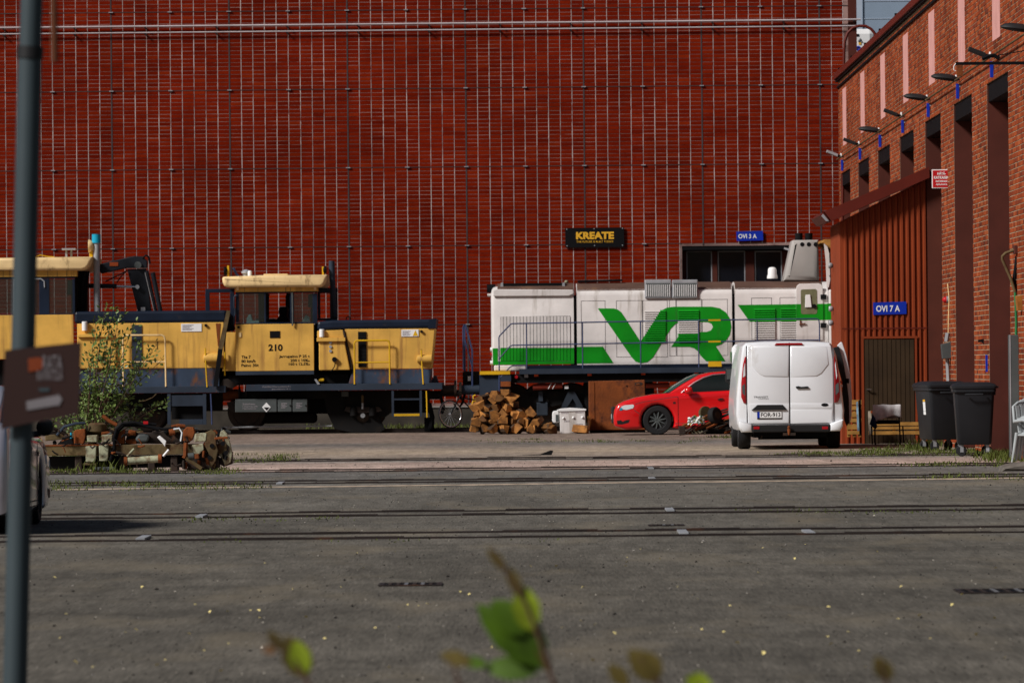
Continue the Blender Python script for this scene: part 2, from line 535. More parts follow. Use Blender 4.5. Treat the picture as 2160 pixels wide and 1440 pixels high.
def wheel(T, c, r, w, ax, rim_mat, name='wheel', spokes=8, rimr=0.62, disc=None):
    """tyre with rim, spokes as sub-parts; ax points outward"""
    c, ax = Vector(c), Vector(ax).normalized()
    t = MB().lathe([(r * 0.62, -w / 2), (r * 0.93, -w / 2), (r, -w * 0.36), (r, w * 0.36), (r * 0.93, w / 2), (r * 0.66, w / 2), (r * 0.62, w * 0.3)], c, ax, 28).build(name, m_rubber, T, smooth=40)
    MB().lathe([(0.02, w * 0.12), (r * 0.62, w * 0.05), (r * 0.63, w * 0.40), (r * 0.66, w * 0.44), (r * 0.60, w * 0.42), (r * 0.55, w * 0.2), (0.03, w * 0.2)], c, ax, 28).build('rim', disc or rim_mat, t, smooth=40)
    b = MB()
    a0 = ax.orthogonal().normalized()
    for i in range(spokes):
        q = 2 * PI * i / spokes
        dv = a0 * math.cos(q) + ax.cross(a0) * math.sin(q)
        b.tube([c + ax * w * 0.36 + dv * r * 0.08, c + ax * w * 0.38 + dv * r * 0.56], [r * 0.06, r * 0.045], 5)
    b.cyl(c + ax * w * 0.2, c + ax * w * 0.4, r * 0.14, r * 0.11, 12)
    b.build('spokes', rim_mat, t, smooth=40)
    return t
# ------------------------------------------------------------------ ground
def M_ground():
    mt = bpy.data.materials.new('yard_asphalt')
    mt.use_nodes = True
    nt = mt.node_tree
    L = nt.links.new
    b = nt.nodes['Principled BSDF']
    b.inputs['Roughness'].default_value = 0.9
    b.inputs['Specular IOR Level'].default_value = 0.12
    geo = nd(nt, 'ShaderNodeNewGeometry')
    sx = nd(nt, 'ShaderNodeSeparateXYZ')
    L(geo.outputs['Position'], sx.inputs[0])
    def noise(sc, scale, det=5, ro=0.55):
        mp = nd(nt, 'ShaderNodeMapping')
        mp.inputs['Scale'].default_value = sc
        L(geo.outputs['Position'], mp.inputs[0])
        n = nd(nt, 'ShaderNodeTexNoise')
        n.inputs['Scale'].default_value = scale
        n.inputs['Detail'].default_value = det
        n.inputs['Roughness'].default_value = ro
        L(mp.outputs[0], n.inputs[0])
        return n.outputs['Fac']
    def mr(src, a, c, lo, hi):
        r = nd(nt, 'ShaderNodeMapRange')
        r.inputs[1].default_value, r.inputs[2].default_value = a, c
        r.inputs[3].default_value, r.inputs[4].default_value = lo, hi
        L(src, r.inputs[0])
        return r.outputs[0]
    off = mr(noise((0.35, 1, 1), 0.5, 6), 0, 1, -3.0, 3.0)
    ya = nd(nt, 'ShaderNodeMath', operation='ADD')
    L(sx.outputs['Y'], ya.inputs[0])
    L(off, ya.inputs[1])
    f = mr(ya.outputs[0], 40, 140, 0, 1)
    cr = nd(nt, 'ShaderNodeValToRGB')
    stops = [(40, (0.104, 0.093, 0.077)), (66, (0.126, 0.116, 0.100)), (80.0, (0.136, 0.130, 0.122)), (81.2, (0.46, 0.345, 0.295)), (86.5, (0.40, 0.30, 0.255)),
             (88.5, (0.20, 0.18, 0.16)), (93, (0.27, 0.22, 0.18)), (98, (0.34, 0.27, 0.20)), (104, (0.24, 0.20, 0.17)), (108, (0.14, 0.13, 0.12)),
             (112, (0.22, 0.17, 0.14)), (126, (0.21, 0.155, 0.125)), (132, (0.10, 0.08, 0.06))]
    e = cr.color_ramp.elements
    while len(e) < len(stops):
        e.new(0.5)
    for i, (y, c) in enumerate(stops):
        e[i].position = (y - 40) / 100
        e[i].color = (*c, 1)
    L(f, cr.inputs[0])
    out = cr.outputs[0]
    for src, lo, hi in ((noise((1, 0.25, 1), 0.55, 7), 0.78, 1.22), (noise((1, 0.10, 1), 6, 6, 0.65), 0.74, 1.26), (noise((1, 0.035, 1), 60, 4, 0.7), 0.60, 1.40), (noise((0.12, 1, 1), 0.9, 5, 0.6), 0.80, 1.20)):
        mx = nd(nt, 'ShaderNodeMix', data_type='RGBA', blend_type='MULTIPLY')
        mx.inputs['Factor'].default_value = 1
        L(out, mx.inputs['A'])
        L(mr(src, 0.3, 0.7, lo, hi), mx.inputs['B'])
        out = mx.outputs['Result']
    # cracks, and darker oil-stained areas with shapes of their own
    mpv = nd(nt, 'ShaderNodeMapping')
    mpv.inputs['Scale'].default_value = (0.45, 0.16, 1)
    L(geo.outputs['Position'], mpv.inputs[0])
    nw = nd(nt, 'ShaderNodeTexNoise')
    nw.inputs['Scale'].default_value = 1.3
    nw.inputs['Detail'].default_value = 4
    L(mpv.outputs[0], nw.inputs[0])
    vm = nd(nt, 'ShaderNodeMix', data_type='VECTOR')
    vm.inputs['Factor'].default_value = 0.35
    L(mpv.outputs[0], vm.inputs['A'])
    L(nw.outputs['Color'], vm.inputs['B'])
    vo = nd(nt, 'ShaderNodeTexVoronoi', feature='DISTANCE_TO_EDGE')
    vo.inputs['Scale'].default_value = 1.0
    L(vm.outputs['Result'], vo.inputs['Vector'])
    mc = nd(nt, 'ShaderNodeMix', data_type='RGBA')
    L(mr(vo.outputs['Distance'], 0.0, 0.010, 0.32, 0.0), mc.inputs['Factor'])
    L(out, mc.inputs['A'])
    mc.inputs['B'].default_value = (0.04, 0.036, 0.03, 1)
    out = mc.outputs['Result']
    mo = nd(nt, 'ShaderNodeMix', data_type='RGBA')
    L(mr(noise((0.5, 0.14, 1), 1.1, 6, 0.6), 0.60, 0.74, 0, 0.35), mo.inputs['Factor'])
    L(out, mo.inputs['A'])
    mo.inputs['B'].default_value = (0.05, 0.047, 0.043, 1)
    out = mo.outputs['Result']
    # brownish and greenish tint patches
    mt2 = nd(nt, 'ShaderNodeMix', data_type='RGBA')
    L(mr(noise((1, 0.3, 1), 0.9, 5), 0.52, 0.7, 0, 0.5), mt2.inputs['Factor'])
    L(out, mt2.inputs['A'])
    mt2.inputs['B'].default_value = (0.20, 0.165, 0.115, 1)
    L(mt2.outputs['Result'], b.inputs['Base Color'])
    bp = nd(nt, 'ShaderNodeBump')
    bp.inputs['Strength'].default_value = 0.35
    bp.inputs['Distance'].default_value = 0.01
    L(noise((1, 0.3, 1), 40, 4), bp.inputs['Height'])
    L(bp.outputs[0], b.inputs['Normal'])
    return mt
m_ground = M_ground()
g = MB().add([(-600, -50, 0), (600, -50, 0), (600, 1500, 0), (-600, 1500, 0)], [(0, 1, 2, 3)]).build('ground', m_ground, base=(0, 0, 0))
tag(g, kind='structure')

m_sand = M('pale_grit', (0.42, 0.33, 0.25), 0.95, var=0.4, vs=5)
b = MB()
prev = None
for i in range(140):                       # a low ridge of pale grit swept along the yard
    x = -6 + i * 0.1
    w = 0.16 + 0.12 * math.sin(i * 0.31) * math.sin(i * 0.083 + 1) + rnd.uniform(-0.04, 0.04)
    yc = 69.3 + 0.012 * i + 0.1 * math.sin(i * 0.11)
    cur = [(x, yc - w, 0.003), (x, yc, 0.012), (x, yc + w, 0.003)]
    if prev:
        b.add(prev + cur, [(0, 3, 4, 1), (1, 4, 5, 2)])
    prev = cur
tag(b.build('grit_ridge', m_sand, smooth=60), kind='structure')

# sunken yard tracks: rails standing a little proud of the asphalt
def track(y, x0=-40, x1=7.55, skew=0.0, h=0.022, near=True, ids=2):
    T = bpy.data.objects.new('rail_track', None)
    COL.objects.link(T)
    T.location = (0, y, 0)
    ORG[T] = Vector((0, y, 0))
    tag(T, kind='structure')
    for s in (-0.762, 0.762):
        a = MB()
        n = 110
        for k in range(n):
            xa, xb = x0 + (x1 - x0) * k / n, x0 + (x1 - x0) * (k + 1) / n
            ya, yb = y + s + skew * xa, y + s + skew * xb
            hz = h * 0.9 + rnd.uniform(-0.007, 0.005)
            a.add([(xa, ya - 0.035, 0), (xb, yb - 0.035, 0), (xb, yb - 0.035, hz), (xa, ya - 0.035, hz), (xa, ya + 0.035, 0), (xb, yb + 0.035, 0), (xb, yb + 0.035, hz), (xa, ya + 0.035, hz)],
                  [(0, 1, 2, 3), (3, 2, 6, 7), (5, 4, 7, 6), (0, 3, 7, 4), (1, 5, 6, 2)])
        a.build('rail', m_rails, T)
        c = MB()
        c.add([(x0, y + s + 0.04 + skew * x0, 0.004), (x1, y + s + 0.04 + skew * x1, 0.004), (x1, y + s + 0.12 + skew * x1, 0.004), (x0, y + s + 0.12 + skew * x0, 0.004)], [(0, 1, 2, 3)])
        c.build('flangeway', m_oily, T)
    return T
for y in (48.9, 56.3, 72.4, 80.4, 89.6):
    track(y, skew=0.012 if y < 60 else 0.006)
track(128.7, -60, 40, h=0.10)
b = MB()
for px, py in ((1440, 1124), (1705, 1124), (1412, 1076), (303, 1136), (425, 1090), (592, 1020), (1375, 1010), (1372, 988)):
    d = gy(py, px)
    p = P3(px, py, d)
    o = MB().box(p.x - 0.04, p.x + 0.04, d - 0.45, d + 0.45, 0.004, 0.022).build('gauge_plate', m_zinc)
    tag(o, kind='structure')

# drain grates set in the asphalt
def grate(px, py, w, label):
    d = gy(py, px)
    x = P3(px, py, d).x
    T = thing('drain_grate', label, 'drain', (x, d, 0), 'iron drain grates in the yard')
    r = MB()
    for (a0, a1, b0, b1) in ((-w, w, -w, -w + .04), (-w, w, w - .04, w), (-w, -w + .04, -w + .041, w - .041), (w - .04, w, -w + .041, w - .041)):
        r.box(x + a0, x + a1, d + b0, d + b1, 0.004, 0.010)
    r.build('frame', m_rails, T)
    MB().box(x - w + .041, x + w - .041, d - w + .041, d + w - .041, 0.003, 0.006).build('pit', m_blk, T)
    n = 6
    for i in range(n):
        xx = x - w + .05 + (2 * w - .1) * (i + .5) / n
        MB().box(xx - .012, xx + .012, d - w + .042, d + w - .042, 0.007, 0.011).build('bar', m_steel if i in (2, 4) else m_oily, T)
grate(866, 1233, 0.22, 'small square drain grate below the nearest rails, left of centre')
grate(1405, 1108, 0.17, 'drain grate between the two nearest tracks right of centre')
grate(2110, 1247, 0.29, 'wide drain grate at the right edge of the foreground asphalt')

# ------------------------------------------------------------------ tall brick hall across the yard
WY = 138.5
hall = thing('brick_hall', 'tall dark red brick hall filling the background behind the locomotives', 'building', (-10, WY, 0))
XR = 8.45
DX0, DX1, DZ = 3.98, 6.78, 4.54
MB().box(-60, DX0, WY + 0.005, WY + 18, 0, 13.5).box(DX0, DX1, WY + 0.005, WY + 18, DZ, 13.5).box(DX1, XR - 0.004, WY + 0.005, WY + 18, 0, 13.5).box(DX0, DX1, WY + 1.2, WY + 18, 0, DZ).build('wall', m_mortarA, hall)
MB().box(-60, DX0 - 0.002, WY - 0.05, WY + 0.0035, 0.0, 0.50).box(DX1 + 0.002, XR, WY - 0.05, WY + 0.0035, 0.0, 0.50).build('plinth', m_plinth, hall)
MB().box(-60, DX0 - 0.002, WY - 0.08, WY + 0.0035, 0.505, 0.545).build('plinth_ledge', m_concrete, hall)
MB().box(XR - 0.2, XR + 0.02, WY - 0.03, WY + 0.3, 0.57, 13.5).build('corner_trim', m_brown, hall)
PH = -4.48
CW, CH = 0.30, 0.10
BM = MB()
brick_cells = []
zrow = 0
for j in range(0, 128):
    z0 = 0.61 + j * CH
    zt = z0 + 0.5 * CH
    for i in range(-40, 44):
        x0 = PH + i * CW
        if x0 < -15.2 or x0 + CW > XR - 0.2:
            continue
        if x0 + CW > DX0 - 0.02 and x0 < DX1 + 0.02 and z0 < DZ + 0.02:
            if x0 < DX0 - 0.06:
                pass
            else:
                continue
        brick_cells.append((i, j, x0, z0))
GX, GZ = 0.0078, 0.0066
def brick_box(mb, x0, z0, x1, z1, y):
    yb = WY + 0.005
    mb.add([(x0, y, z0), (x1, y, z0), (x1, y, z1), (x0, y, z1), (x0, yb, z0), (x1, yb, z0), (x1, yb, z1), (x0, yb, z1)],
           [(0, 1, 2, 3), (0, 4, 5, 1), (1, 5, 6, 2), (2, 6, 7, 3), (3, 7, 4, 0)])
one = None
n_single = 0
for (i, j, x0, z0) in brick_cells:
    gx = GX + rnd.uniform(-0.003, 0.003)
    if 8 <= i < 28 and 44 <= j < 59 and n_single < 300:      # a field of 20 x 15 above the white locomotive, each brick its own
        n_single += 1
        if one is None:
            q = MB()
            brick_box(q, x0 + GX, z0 + GZ, x0 + CW - GX, z0 + CH - GZ, WY)
            one = q.build('brick', m_brickA, hall)
            OX, OZ = x0, z0
        else:
            c = one.copy()
            COL.objects.link(c)
            c.location = (x0 - OX + rnd.uniform(-0.002, 0.002), rnd.uniform(-0.002, 0.002), z0 - OZ)
        continue
    brick_box(BM, x0 + gx, z0 + GZ + rnd.uniform(-0.002, 0.002), x0 + CW - gx, z0 + CH - GZ, WY + rnd.uniform(-0.003, 0.003))
tag(BM.build('brickwork', m_brickA, hall), kind='stuff')
VM = MB()
for i in range(-36, 43):
    x = PH + i * CW
    if -15.2 < x < XR - 0.25 and i % 10:
        w_ = 0.0075 + 0.0015 * math.sin(i * 2.7)
        VM.box(x - w_, x + w_, WY + 0.0008, WY + 0.0048, DZ + 0.05 if DX0 - .02 < x < DX1 + .02 else 0.6, 13.3)
VM.build('upright_mortar', m_mortarV, hall)
# movement joints, dark strips painting the shelf ledge shadows, and clips
for k in range(-4, 5):
    x = PH + k * 3.0
    if -15 < x < XR - 0.3:
        z0 = DZ + 0.02 if DX0 - .05 < x < DX1 else 0.58
        MB().box(x - 0.017, x + 0.017, WY - 0.006, WY + 0.0045, z0, 13.4).build('movement_joint', m_joint_shadow, hall)
for k in range(6):
    z = 0.51 + 2.0 * (k + 1) + 0.1
    if k == 1:
        MB().box(-15.2, DX0 - 0.02, WY - 0.008, WY + 0.0045, z - 0.009, z + 0.009).build('shelf_shadow', m_joint_shadow, hall)
        MB().box(DX1 + 0.02, XR - 0.21, WY - 0.008, WY + 0.0045, z - 0.009, z + 0.009).build('shelf_shadow', m_joint_shadow, hall)
    else:
        MB().box(-15.2, XR - 0.21, WY - 0.008, WY + 0.0045, z - 0.009, z + 0.009).build('shelf_shadow', m_joint_shadow, hall)
    for i in range(-7, 9):
        x = PH + i * 1.5
        if -15 < x < XR - 0.3 and not (DX0 - .2 < x < DX1 + .1 and z < DZ + .1) and rnd.random() > 0.08:
            MB().box(x - 0.055, x + 0.055, WY - 0.045, WY - 0.009, z - 0.012, z + 0.010).build('clip', m_zinc, hall)
m_pipe = M('weathered_pipe', (0.46, 0.40, 0.41), 0.5, var=0.15)
for py, r in ((50, 0.024), (63.5, 0.018)):
    z = W(900, py, WY - 0.1)[1]
    pipe = MB().cyl((-30, WY - 0.1, z), (XR + 0.12, WY - 0.1, z), r, n=10).build('pipe', m_pipe, hall, smooth=50)
    for k in range(14):
        x = -15 + k * 1.8
        MB().box(x - .02, x + .02, WY - 0.13, WY - 0.006, z - r - 0.03, z - r).build('pipe_clip', m_plast, pipe)
# the tall door with panes under the sign
bx0, bx1 = DX0, DX1
dz = WY + 0.35
door = MB().box(bx0 + .002, bx1 - .002, dz, dz + 0.12, 0, 3.62).build('door', m_brown, hall)
MB().box(bx0 + .001, bx1 - .001, WY + 0.02, dz - .002, 4.44, 4.535).build('door_lintel', m_blk, hall)
for px0, px1 in ((1440, 1447), (1502.5, 1513), (1572.5, 1591), (1650, 1672)):
    MB().pbox(px0, 521, px1, 600, dz - 0.02, dz + 0.1).build('window_bar', m_brown, door)
MB().pbox(1440, 519, 1672, 529, dz - 0.024, dz + 0.1).build('window_bar', m_blk, door)
for px0, px1 in ((1448, 1502), (1514, 1572), (1592, 1649.5)):
    pn = MB().pbox(px0, 530, px1, 600, dz + 0.03, dz + 0.04).build('pane', m_pane, door)
    for r in ((px0, 529.2, px0 + 2.2, 600), (px1 - 2.2, 529.2, px1, 600), (px0 + 2.3, 529.2, px1 - 2.3, 531.4)):
        MB().pbox(*r, dz + 0.005, dz + 0.028).build('pane_frame', m_zinc, pn)
MB().box(bx0 + .003, bx1 - .003, dz + 0.6, dz + 0.62, 3.6, 4.5).build('interior_wall', m_blk, hall)

# signs on the hall
SY = WY - 0.06
s1 = thing('wall_sign', 'black banner with yellow KREATE lettering on the dark brick wall', 'sign', P3(1254, 522, SY))
MB().pprism([(1192, 481), (1316, 479.5), (1317, 521), (1192.5, 522)], SY, SY + 0.03).build('panel', m_blk, s1)
tx(s1, 'KREATE', (1215, 489, 1295, 504.5), SY - 0.005, m_gold, 0.05)
tx(s1, 'THE FUTURE IS BUILT TODAY', (1216, 507.5, 1294, 511.8), SY - 0.005, m_gold, 0.004)
for q in ((1195.5, 483.5), (1253, 482.5), (1313, 481.5), (1196, 518.5), (1254, 517.8), (1313, 517.2)):
    p = P3(*q, SY)
    MB().cyl(p + Vector((0, -0.012, 0)), p, 0.015, n=8).build('screw', m_zinc, s1)
s2 = thing('door_sign', 'small blue OVI 3 A sign above the hall door behind the white locomotive', 'sign', P3(1581, 508, SY))
MB().pprism([(1553, 488.5), (1609, 487), (1610, 507), (1554, 508.5)], SY, SY + 0.025).build('panel', m_blue, s2)
tx(s2, 'OVI 3 A', (1557.5, 493.5, 1596, 503), SY - 0.005, m_wht, 0.02)

# ------------------------------------------------------------------ workshop on the right, its face running away from the viewer
FX = 7.6
shop = thing('brick_workshop', 'orange red brick workshop with tall doorways receding along the right side', 'building', (FX + 2, 100, 0))
doors = [129.3 - 6.95 * k for k in range(9)]
HW, DTOP, RTOP = 1.98, 6.08, 8.32
Y0, Y1 = 66.0, 131.9
piers = []
yy = Y1
for c in doors:
    piers.append((c + HW, yy))
    yy = c - HW
piers.append((Y0, yy))
b = MB()
for a, e in piers:
    b.box(FX + 0.007, FX + 0.75, a, e, 0, DTOP)
b.box(FX + 0.007, FX + 0.75, Y0, Y1, DTOP + 0.001, RTOP)
b.build('wall', m_mortarB, shop)
MB().box(FX + 0.76, FX + 18, Y0, Y1, 0, RTOP).build('interior_block', m_blk, shop)
RH, BL, G2 = 0.082, 0.28, 0.0078
def fbrick(mb, y0, y1, z0, z1, x):
    xb = FX + 0.007
    mb.add([(x, y0, z0), (x, y1, z0), (x, y1, z1), (x, y0, z1), (xb, y0, z0), (xb, y1, z0), (xb, y1, z1), (xb, y0, z1)],
           [(0, 1, 2, 3), (0, 4, 5, 1), (1, 5, 6, 2), (2, 6, 7, 3), (3, 7, 4, 0)])
FM = MB()
one = None
nfb = 0
pinks = [c for c in doors]
for j in range(int(RTOP / RH)):
    z0 = j * RH
    zc = z0 + RH / 2
    iv = piers if zc < DTOP else [(Y0, Y1)]
    if 6.75 < zc < 8.0:
        iv = []
        e = Y1
        for c in pinks:
            iv.append((c + 0.7, e))
            e = c - 0.7
        iv.append((Y0, e))
    for a, e in iv:
        y = a - ((j % 2) * BL / 2)
        while y < e - 0.001:
            ya, yb = max(y, a), min(y + BL, e)
            y += BL
            if yb - ya < 0.05 or yb < 74:
                continue
            full = yb - ya > BL - 0.001
            if full and 82.4 < ya < 92.6 and 1.55 < z0 < 5.2 and nfb < 300:
                nfb += 1
                if one is None:
                    q = MB()
                    fbrick(q, ya + G2, yb - G2, z0 + G2, z0 + RH - G2, FX)
                    one = q.build('brick', m_brickB, shop)
                    OY, OZ = ya, z0
                else:
                    c2 = one.copy()
                    COL.objects.link(c2)
                    c2.location = (rnd.uniform(-0.002, 0.003), ya - OY, z0 - OZ)
                continue
            fbrick(FM, ya + G2, yb - G2, z0 + G2, z0 + RH - G2, FX + rnd.uniform(-0.003, 0.003))
tag(FM.build('brickwork', m_brickB, shop), kind='stuff')
for c in doors:
    if c > 76:
        MB().box(FX - 0.004, FX + 0.006, c - 0.705, c + 0.705, 6.70, 8.05).build('render_panel', m_pink, shop)
    d = MB().box(FX + 0.46, FX + 0.54, c - HW + 0.01, c + HW - 0.01, 0.02, DTOP - 0.3).build('door', m_brown, shop)
    for k in range(6):
        yk = c - HW + 0.1 + k * (2 * HW - 0.2) / 5
        MB().box(FX + 0.445, FX + 0.459, yk - 0.05, yk + 0.05, 0.03, DTOP - 0.32).build('door_stile', m_brown, d)
    MB().box(FX + 0.009, FX + 0.455, c + HW - 0.03, c + HW - 0.002, 0.0, DTOP - 0.003).build('door_jamb', m_brown, shop)
    MB().box(FX + 0.009, FX + 0.455, c - HW + 0.002, c - HW + 0.03, 0.0, DTOP - 0.003).build('door_jamb', m_brown, shop)
    MB().box(FX + 0.03, FX + 0.445, c - HW + 0.032, c + HW - 0.032, DTOP - 0.30, DTOP - 0.002).build('door_head', m_blk, shop)
MB().box(FX - 0.10, FX + 18, Y0, Y1 + 0.12, RTOP + 0.06, RTOP + 0.20).build('roof', m_fascia, shop)
MB().box(FX - 0.06, FX + 0.3, Y0, Y1 + 0.1, RTOP + 0.001, RTOP + 0.058).build('eaves_board', m_blk, shop)
MB().box(FX - 0.035, FX + 0.012, Y0, Y1, RTOP - 0.16, RTOP - 0.11).build('eaves_shadow', m_blk, shop)  # black strip paints the shadow line below the roof edge
gut = MB()
for k in range(10):
    y = 85 + k * 5
    gut.box(FX - 0.1, FX - 0.04, y, y + 0.1, RTOP + 0.205, RTOP + 0.25)
gut.build('snow_guard', m_blk, shop)
MB().tube([(FX - 0.09, Y0, 6.42), (FX - 0.09, 131, 6.42)], 0.017, 8).build('conduit', m_beam, shop, smooth=50)
dp = MB().tube([P3(1776, 520, 131), P3(1777.5, 425, 131), P3(1779, 250, 131), P3(1780.5, 110, 131), P3(1782, 88, 131), P3(1788, 70, 131), P3(1799, 59, 131), P3(1812, 55, 131), P3(1826, 55.5, 131), P3(1838, 62, 131), P3(1846, 72, 131), P3(1851, 84, 131)], 0.036, 10).build('vent_pipe', m_fascia, shop, smooth=60)
for py in (152, 331):
    p = P3(1783, py, 131)
    MB().box(p.x, FX - 0.005, p.y - 0.02, p.y + 0.02, p.z - 0.02, p.z + 0.02).build('bracket', m_fascia, dp)

# lamps over the doorways
ords = ['farthest', 'second farthest', 'third', 'fourth', 'fifth', 'sixth', 'seventh', 'eighth']
for k in range(8):
    y = 129.5 - 6.95 * k + 0.25
    base = Vector((FX, y, 6.3))
    long = k in (2, 4, 5, 7)
    lab = {0: 'pale lamp over the doorway at the far end of the workshop, seen beside the downpipe'}.get(k, f'{"dark street lamp head" if long else "flat dark floodlight"} on the workshop wall, {ords[k]} lamp counted from the far end')
    T = thing('wall_lamp', lab, 'lamp', base, 'lamps over the workshop doorways')
    mt = m_zinc if k == 0 else m_plast
    if long:
        hd = MB()
        pr = [(-0.50, .02, .03), (-0.44, .06, .08), (-0.32, .082, .12), (-0.18, .085, .12), (-0.10, .07, .09), (-0.04, .045, .05)]
        pts = []
        for i, (xx, h, w) in enumerate(pr):
            t = 0.06 * (-(xx) / 0.46)
            for a in range(10):
                q = 2 * PI * a / 10
                pts.append((FX + xx, y + w * math.cos(q), 6.43 + t + h * math.sin(q) * (1.0 if math.sin(q) > 0 else 0.5)))
        fs = []
        for i in range(len(pr) - 1):
            for a in range(10):
                fs.append((i * 10 + a, i * 10 + (a + 1) % 10, (i + 1) * 10 + (a + 1) % 10, (i + 1) * 10 + a))
        fs += [tuple(range(10)), tuple(range((len(pr) - 1) * 10, len(pr) * 10))]
        hd.add(pts, fs)
        hd.build('head', mt, T, smooth=50)
    else:
        MB().layers([(FX - 0.42, 6.54), (FX - 0.40, 6.60), (FX - 0.14, 6.50), (FX - 0.15, 6.43)], [(y - 0.13, 0.008), (y - 0.11, 0), (y + 0.11, 0), (y + 0.13, 0.008)]).build('head', mt, T)
        MB().tube([(FX - 0.18, y, 6.47), (FX - 0.08, y, 6.45)], 0.03, 8).build('knuckle', m_plast, T, smooth=50)
    MB().tube([(FX - 0.06, y, 6.40), (FX - 0.06, y, 6.52)], 0.022, 8).build('mount', m_wht, T, smooth=50)
    MB().tube([(FX - 0.10, y, 6.44), (FX + 0.004, y, 6.44)], 0.016, 8).build('arm', m_plast, T, smooth=50)
    p2 = thing('number_plate', f'narrow blue plate hanging under the wall lamp, {ords[k]} plate counted from the far end', 'plate', (FX - 0.05, y - 0.1, 6.1), 'blue plates under the lamps')
    MB().box(FX - 0.078, FX - 0.022, y - 0.11, y - 0.095, 6.10, 6.36).build('plate', m_blue, p2, bev=0.004)
    MB().box(FX - 0.022, FX + 0.004, y - 0.107, y - 0.098, 6.3, 6.33).build('bracket', m_zinc, p2)

# things fixed to the workshop piers
def ppt(px, py, d):
    return P3(px, py, d)
es = thing('emergency_sign', 'square red sign with white border and white Finnish lettering beside the cladding roof', 'sign', P3(1986, 397, 98))
MB().pbox(1965.5, 357.5, 2006, 397, 98.0, 98.02).build('panel', m_wht, es)
MB().pbox(1967.5, 359.5, 2004, 395, 97.993, 98.0 - .001).build('red_face', m_signred, es)
for t, r in (('HÄTÄ-', (1977, 362.5, 1995, 369)), ('KATKAISIN', (1970, 371.5, 2001.5, 377.5)), ('RATAPIHAN', (1974, 380.5, 1998, 384.5)), ('AJOLANKA', (1974, 387.5, 1998, 391.5))):
    tx(es, t, r, 97.988, m_wht, 0.03)
MB().box(P3(2004, 380, 98).x, FX + 0.05, 98.021, 98.05, P3(2004, 380, 98).z, P3(2004, 377, 98).z).build('bracket', m_zinc, es)
jb = thing('junction_box', 'dark grey cable box with steel pipe on the pier behind the bins', 'cable box', P3(1998, 757, 97.6))
MB().pprism([(1985, 726), (2009, 720), (2010, 755), (1988, 757)], 97.6, 97.8).build('box', m_greybox, jb, bev=0.01)
tb(jb, 'pipe', [(1998, 756), (2000, 800), (2002, 930)], 97.75, 0.035, m_zinc)
tb(jb, 'pipe', [(1996, 720), (1999, 702)], 97.75, 0.04, m_zinc)
tb(jb, 'cable', [(2003, 720), (2000, 705), (2001, 660), (2002, 630), (1999, 598)], 97.75, 0.010, m_cream, 5)
tb(jb, 'cable', [(2008, 755), (2009, 775), (2008, 800)], 97.72, 0.010, m_wht, 5)
ab = thing('alarm_bell', 'red domed alarm bell on the brick pier above the grey cable box', 'alarm bell', P3(2007, 640, 97.9))
p = P3(2014, 632, 97.9)
MB().cyl((FX + 0.004, 97.9, p.z), (FX - 0.05, 97.9, p.z), 0.065, n=14).build('base', m_zinc, ab, smooth=40)
MB().lathe([(0.06, 0), (0.058, 0.03), (0.04, 0.06), (0.01, 0.072)], (FX - 0.051, 97.9, p.z), (-1, 0, 0), 14).build('dome', m_signred, ab, smooth=60)
bk = thing('wall_bracket', 'black iron fitting on the brick pier between the two nearest doorways', 'bracket', P3(2068, 725, 90.6))
MB().pprism([(2063, 717), (2072, 715), (2077, 714), (2077, 728), (2070, 721), (2063, 722)], 90.6, 90.64).build('plate', m_blk, bk)
MB().box(P3(2070, 720, 90.6).x, FX + 0.05, 90.641, 90.67, P3(2070, 721, 90.6).z, P3(2070, 718, 90.6).z).build('stub', m_blk, bk)
bs = thing('blue_strip', 'upright blue strip on the brick pier above the nearer bin', 'marker', P3(2081, 785, 89.65))
MB().pprism([(2078.5, 748), (2083, 748), (2083.5, 784), (2079, 784)], 89.65, 89.68).build('strip', m_blue, bs)
MB().box(P3(2081, 770, 89.65).x, FX + 0.05, 89.681, 89.70, P3(2081, 771, 89.65).z, P3(2081, 768, 89.65).z).build('fixing', m_zinc, bs)
cg = thing('cable_guard', 'grey steel cable guard with green pipe on the nearest brick pier', 'cable guard', P3(2140, 965, 84.4))
MB().pbox(2130, 706, 2150, 968, 84.2, 84.45).build('channel', m_greybox, cg, bev=0.01)
MB().pbox(2130, 706, 2132.5, 968, 84.195, 84.199).build('edge', m_zinc, cg)
tb(cg, 'pipe', [(2143, 712), (2143.5, 680), (2142.5, 640), (2141, 615)], 84.35, 0.022, m_greenpipe, 8)
tb(cg, 'hose', [(2141, 616), (2131, 585), (2124, 570), (2114, 547), (2114, 541), (2121, 534), (2133, 530), (2143, 526)], 84.35, 0.024, m_beam, 8)
tb(cg, 'hose', [(2143, 616), (2139, 590), (2143, 560), (2145, 540)], 84.4, 0.03, m_blk, 8)
MB().pbox(2140, 517, 2156, 535, 84.2, 84.5).build('socket_box', m_brown, cg, bev=0.01)
ob = thing('orange_box', 'weathered orange switch box at the right edge above the cable guard', 'switch box', P3(2155, 655, 83.6))
MB().pprism([(2143, 624), (2172, 620), (2172, 652), (2146, 656)], 83.5, 83.7).build('box', M('orange_box_paint', (0.28, 0.10, 0.015), 0.6, var=0.3, vs=8), ob, bev=0.01)
MB().box(P3(2160, 640, 83.5).x, FX + 0.05, 83.71, 83.75, P3(2160, 645, 83.5).z, P3(2160, 635, 83.5).z).build('bracket', m_zinc, ob)
ar = thing('steel_bracket_arm', 'long dark steel arm jutting out from the workshop wall at top right', 'bracket arm', P3(2025, 160, 82))
MB().box(P3(2016, 133, 82).x, FX + 0.1, 81.96, 82.04, P3(2080, 137, 82).z, P3(2080, 131, 82).z).build('arm', m_blk, ar)
MB().pbox(2019, 137.5, 2031, 161, 81.95, 82.05).build('drop_plate', m_rustpart, ar)
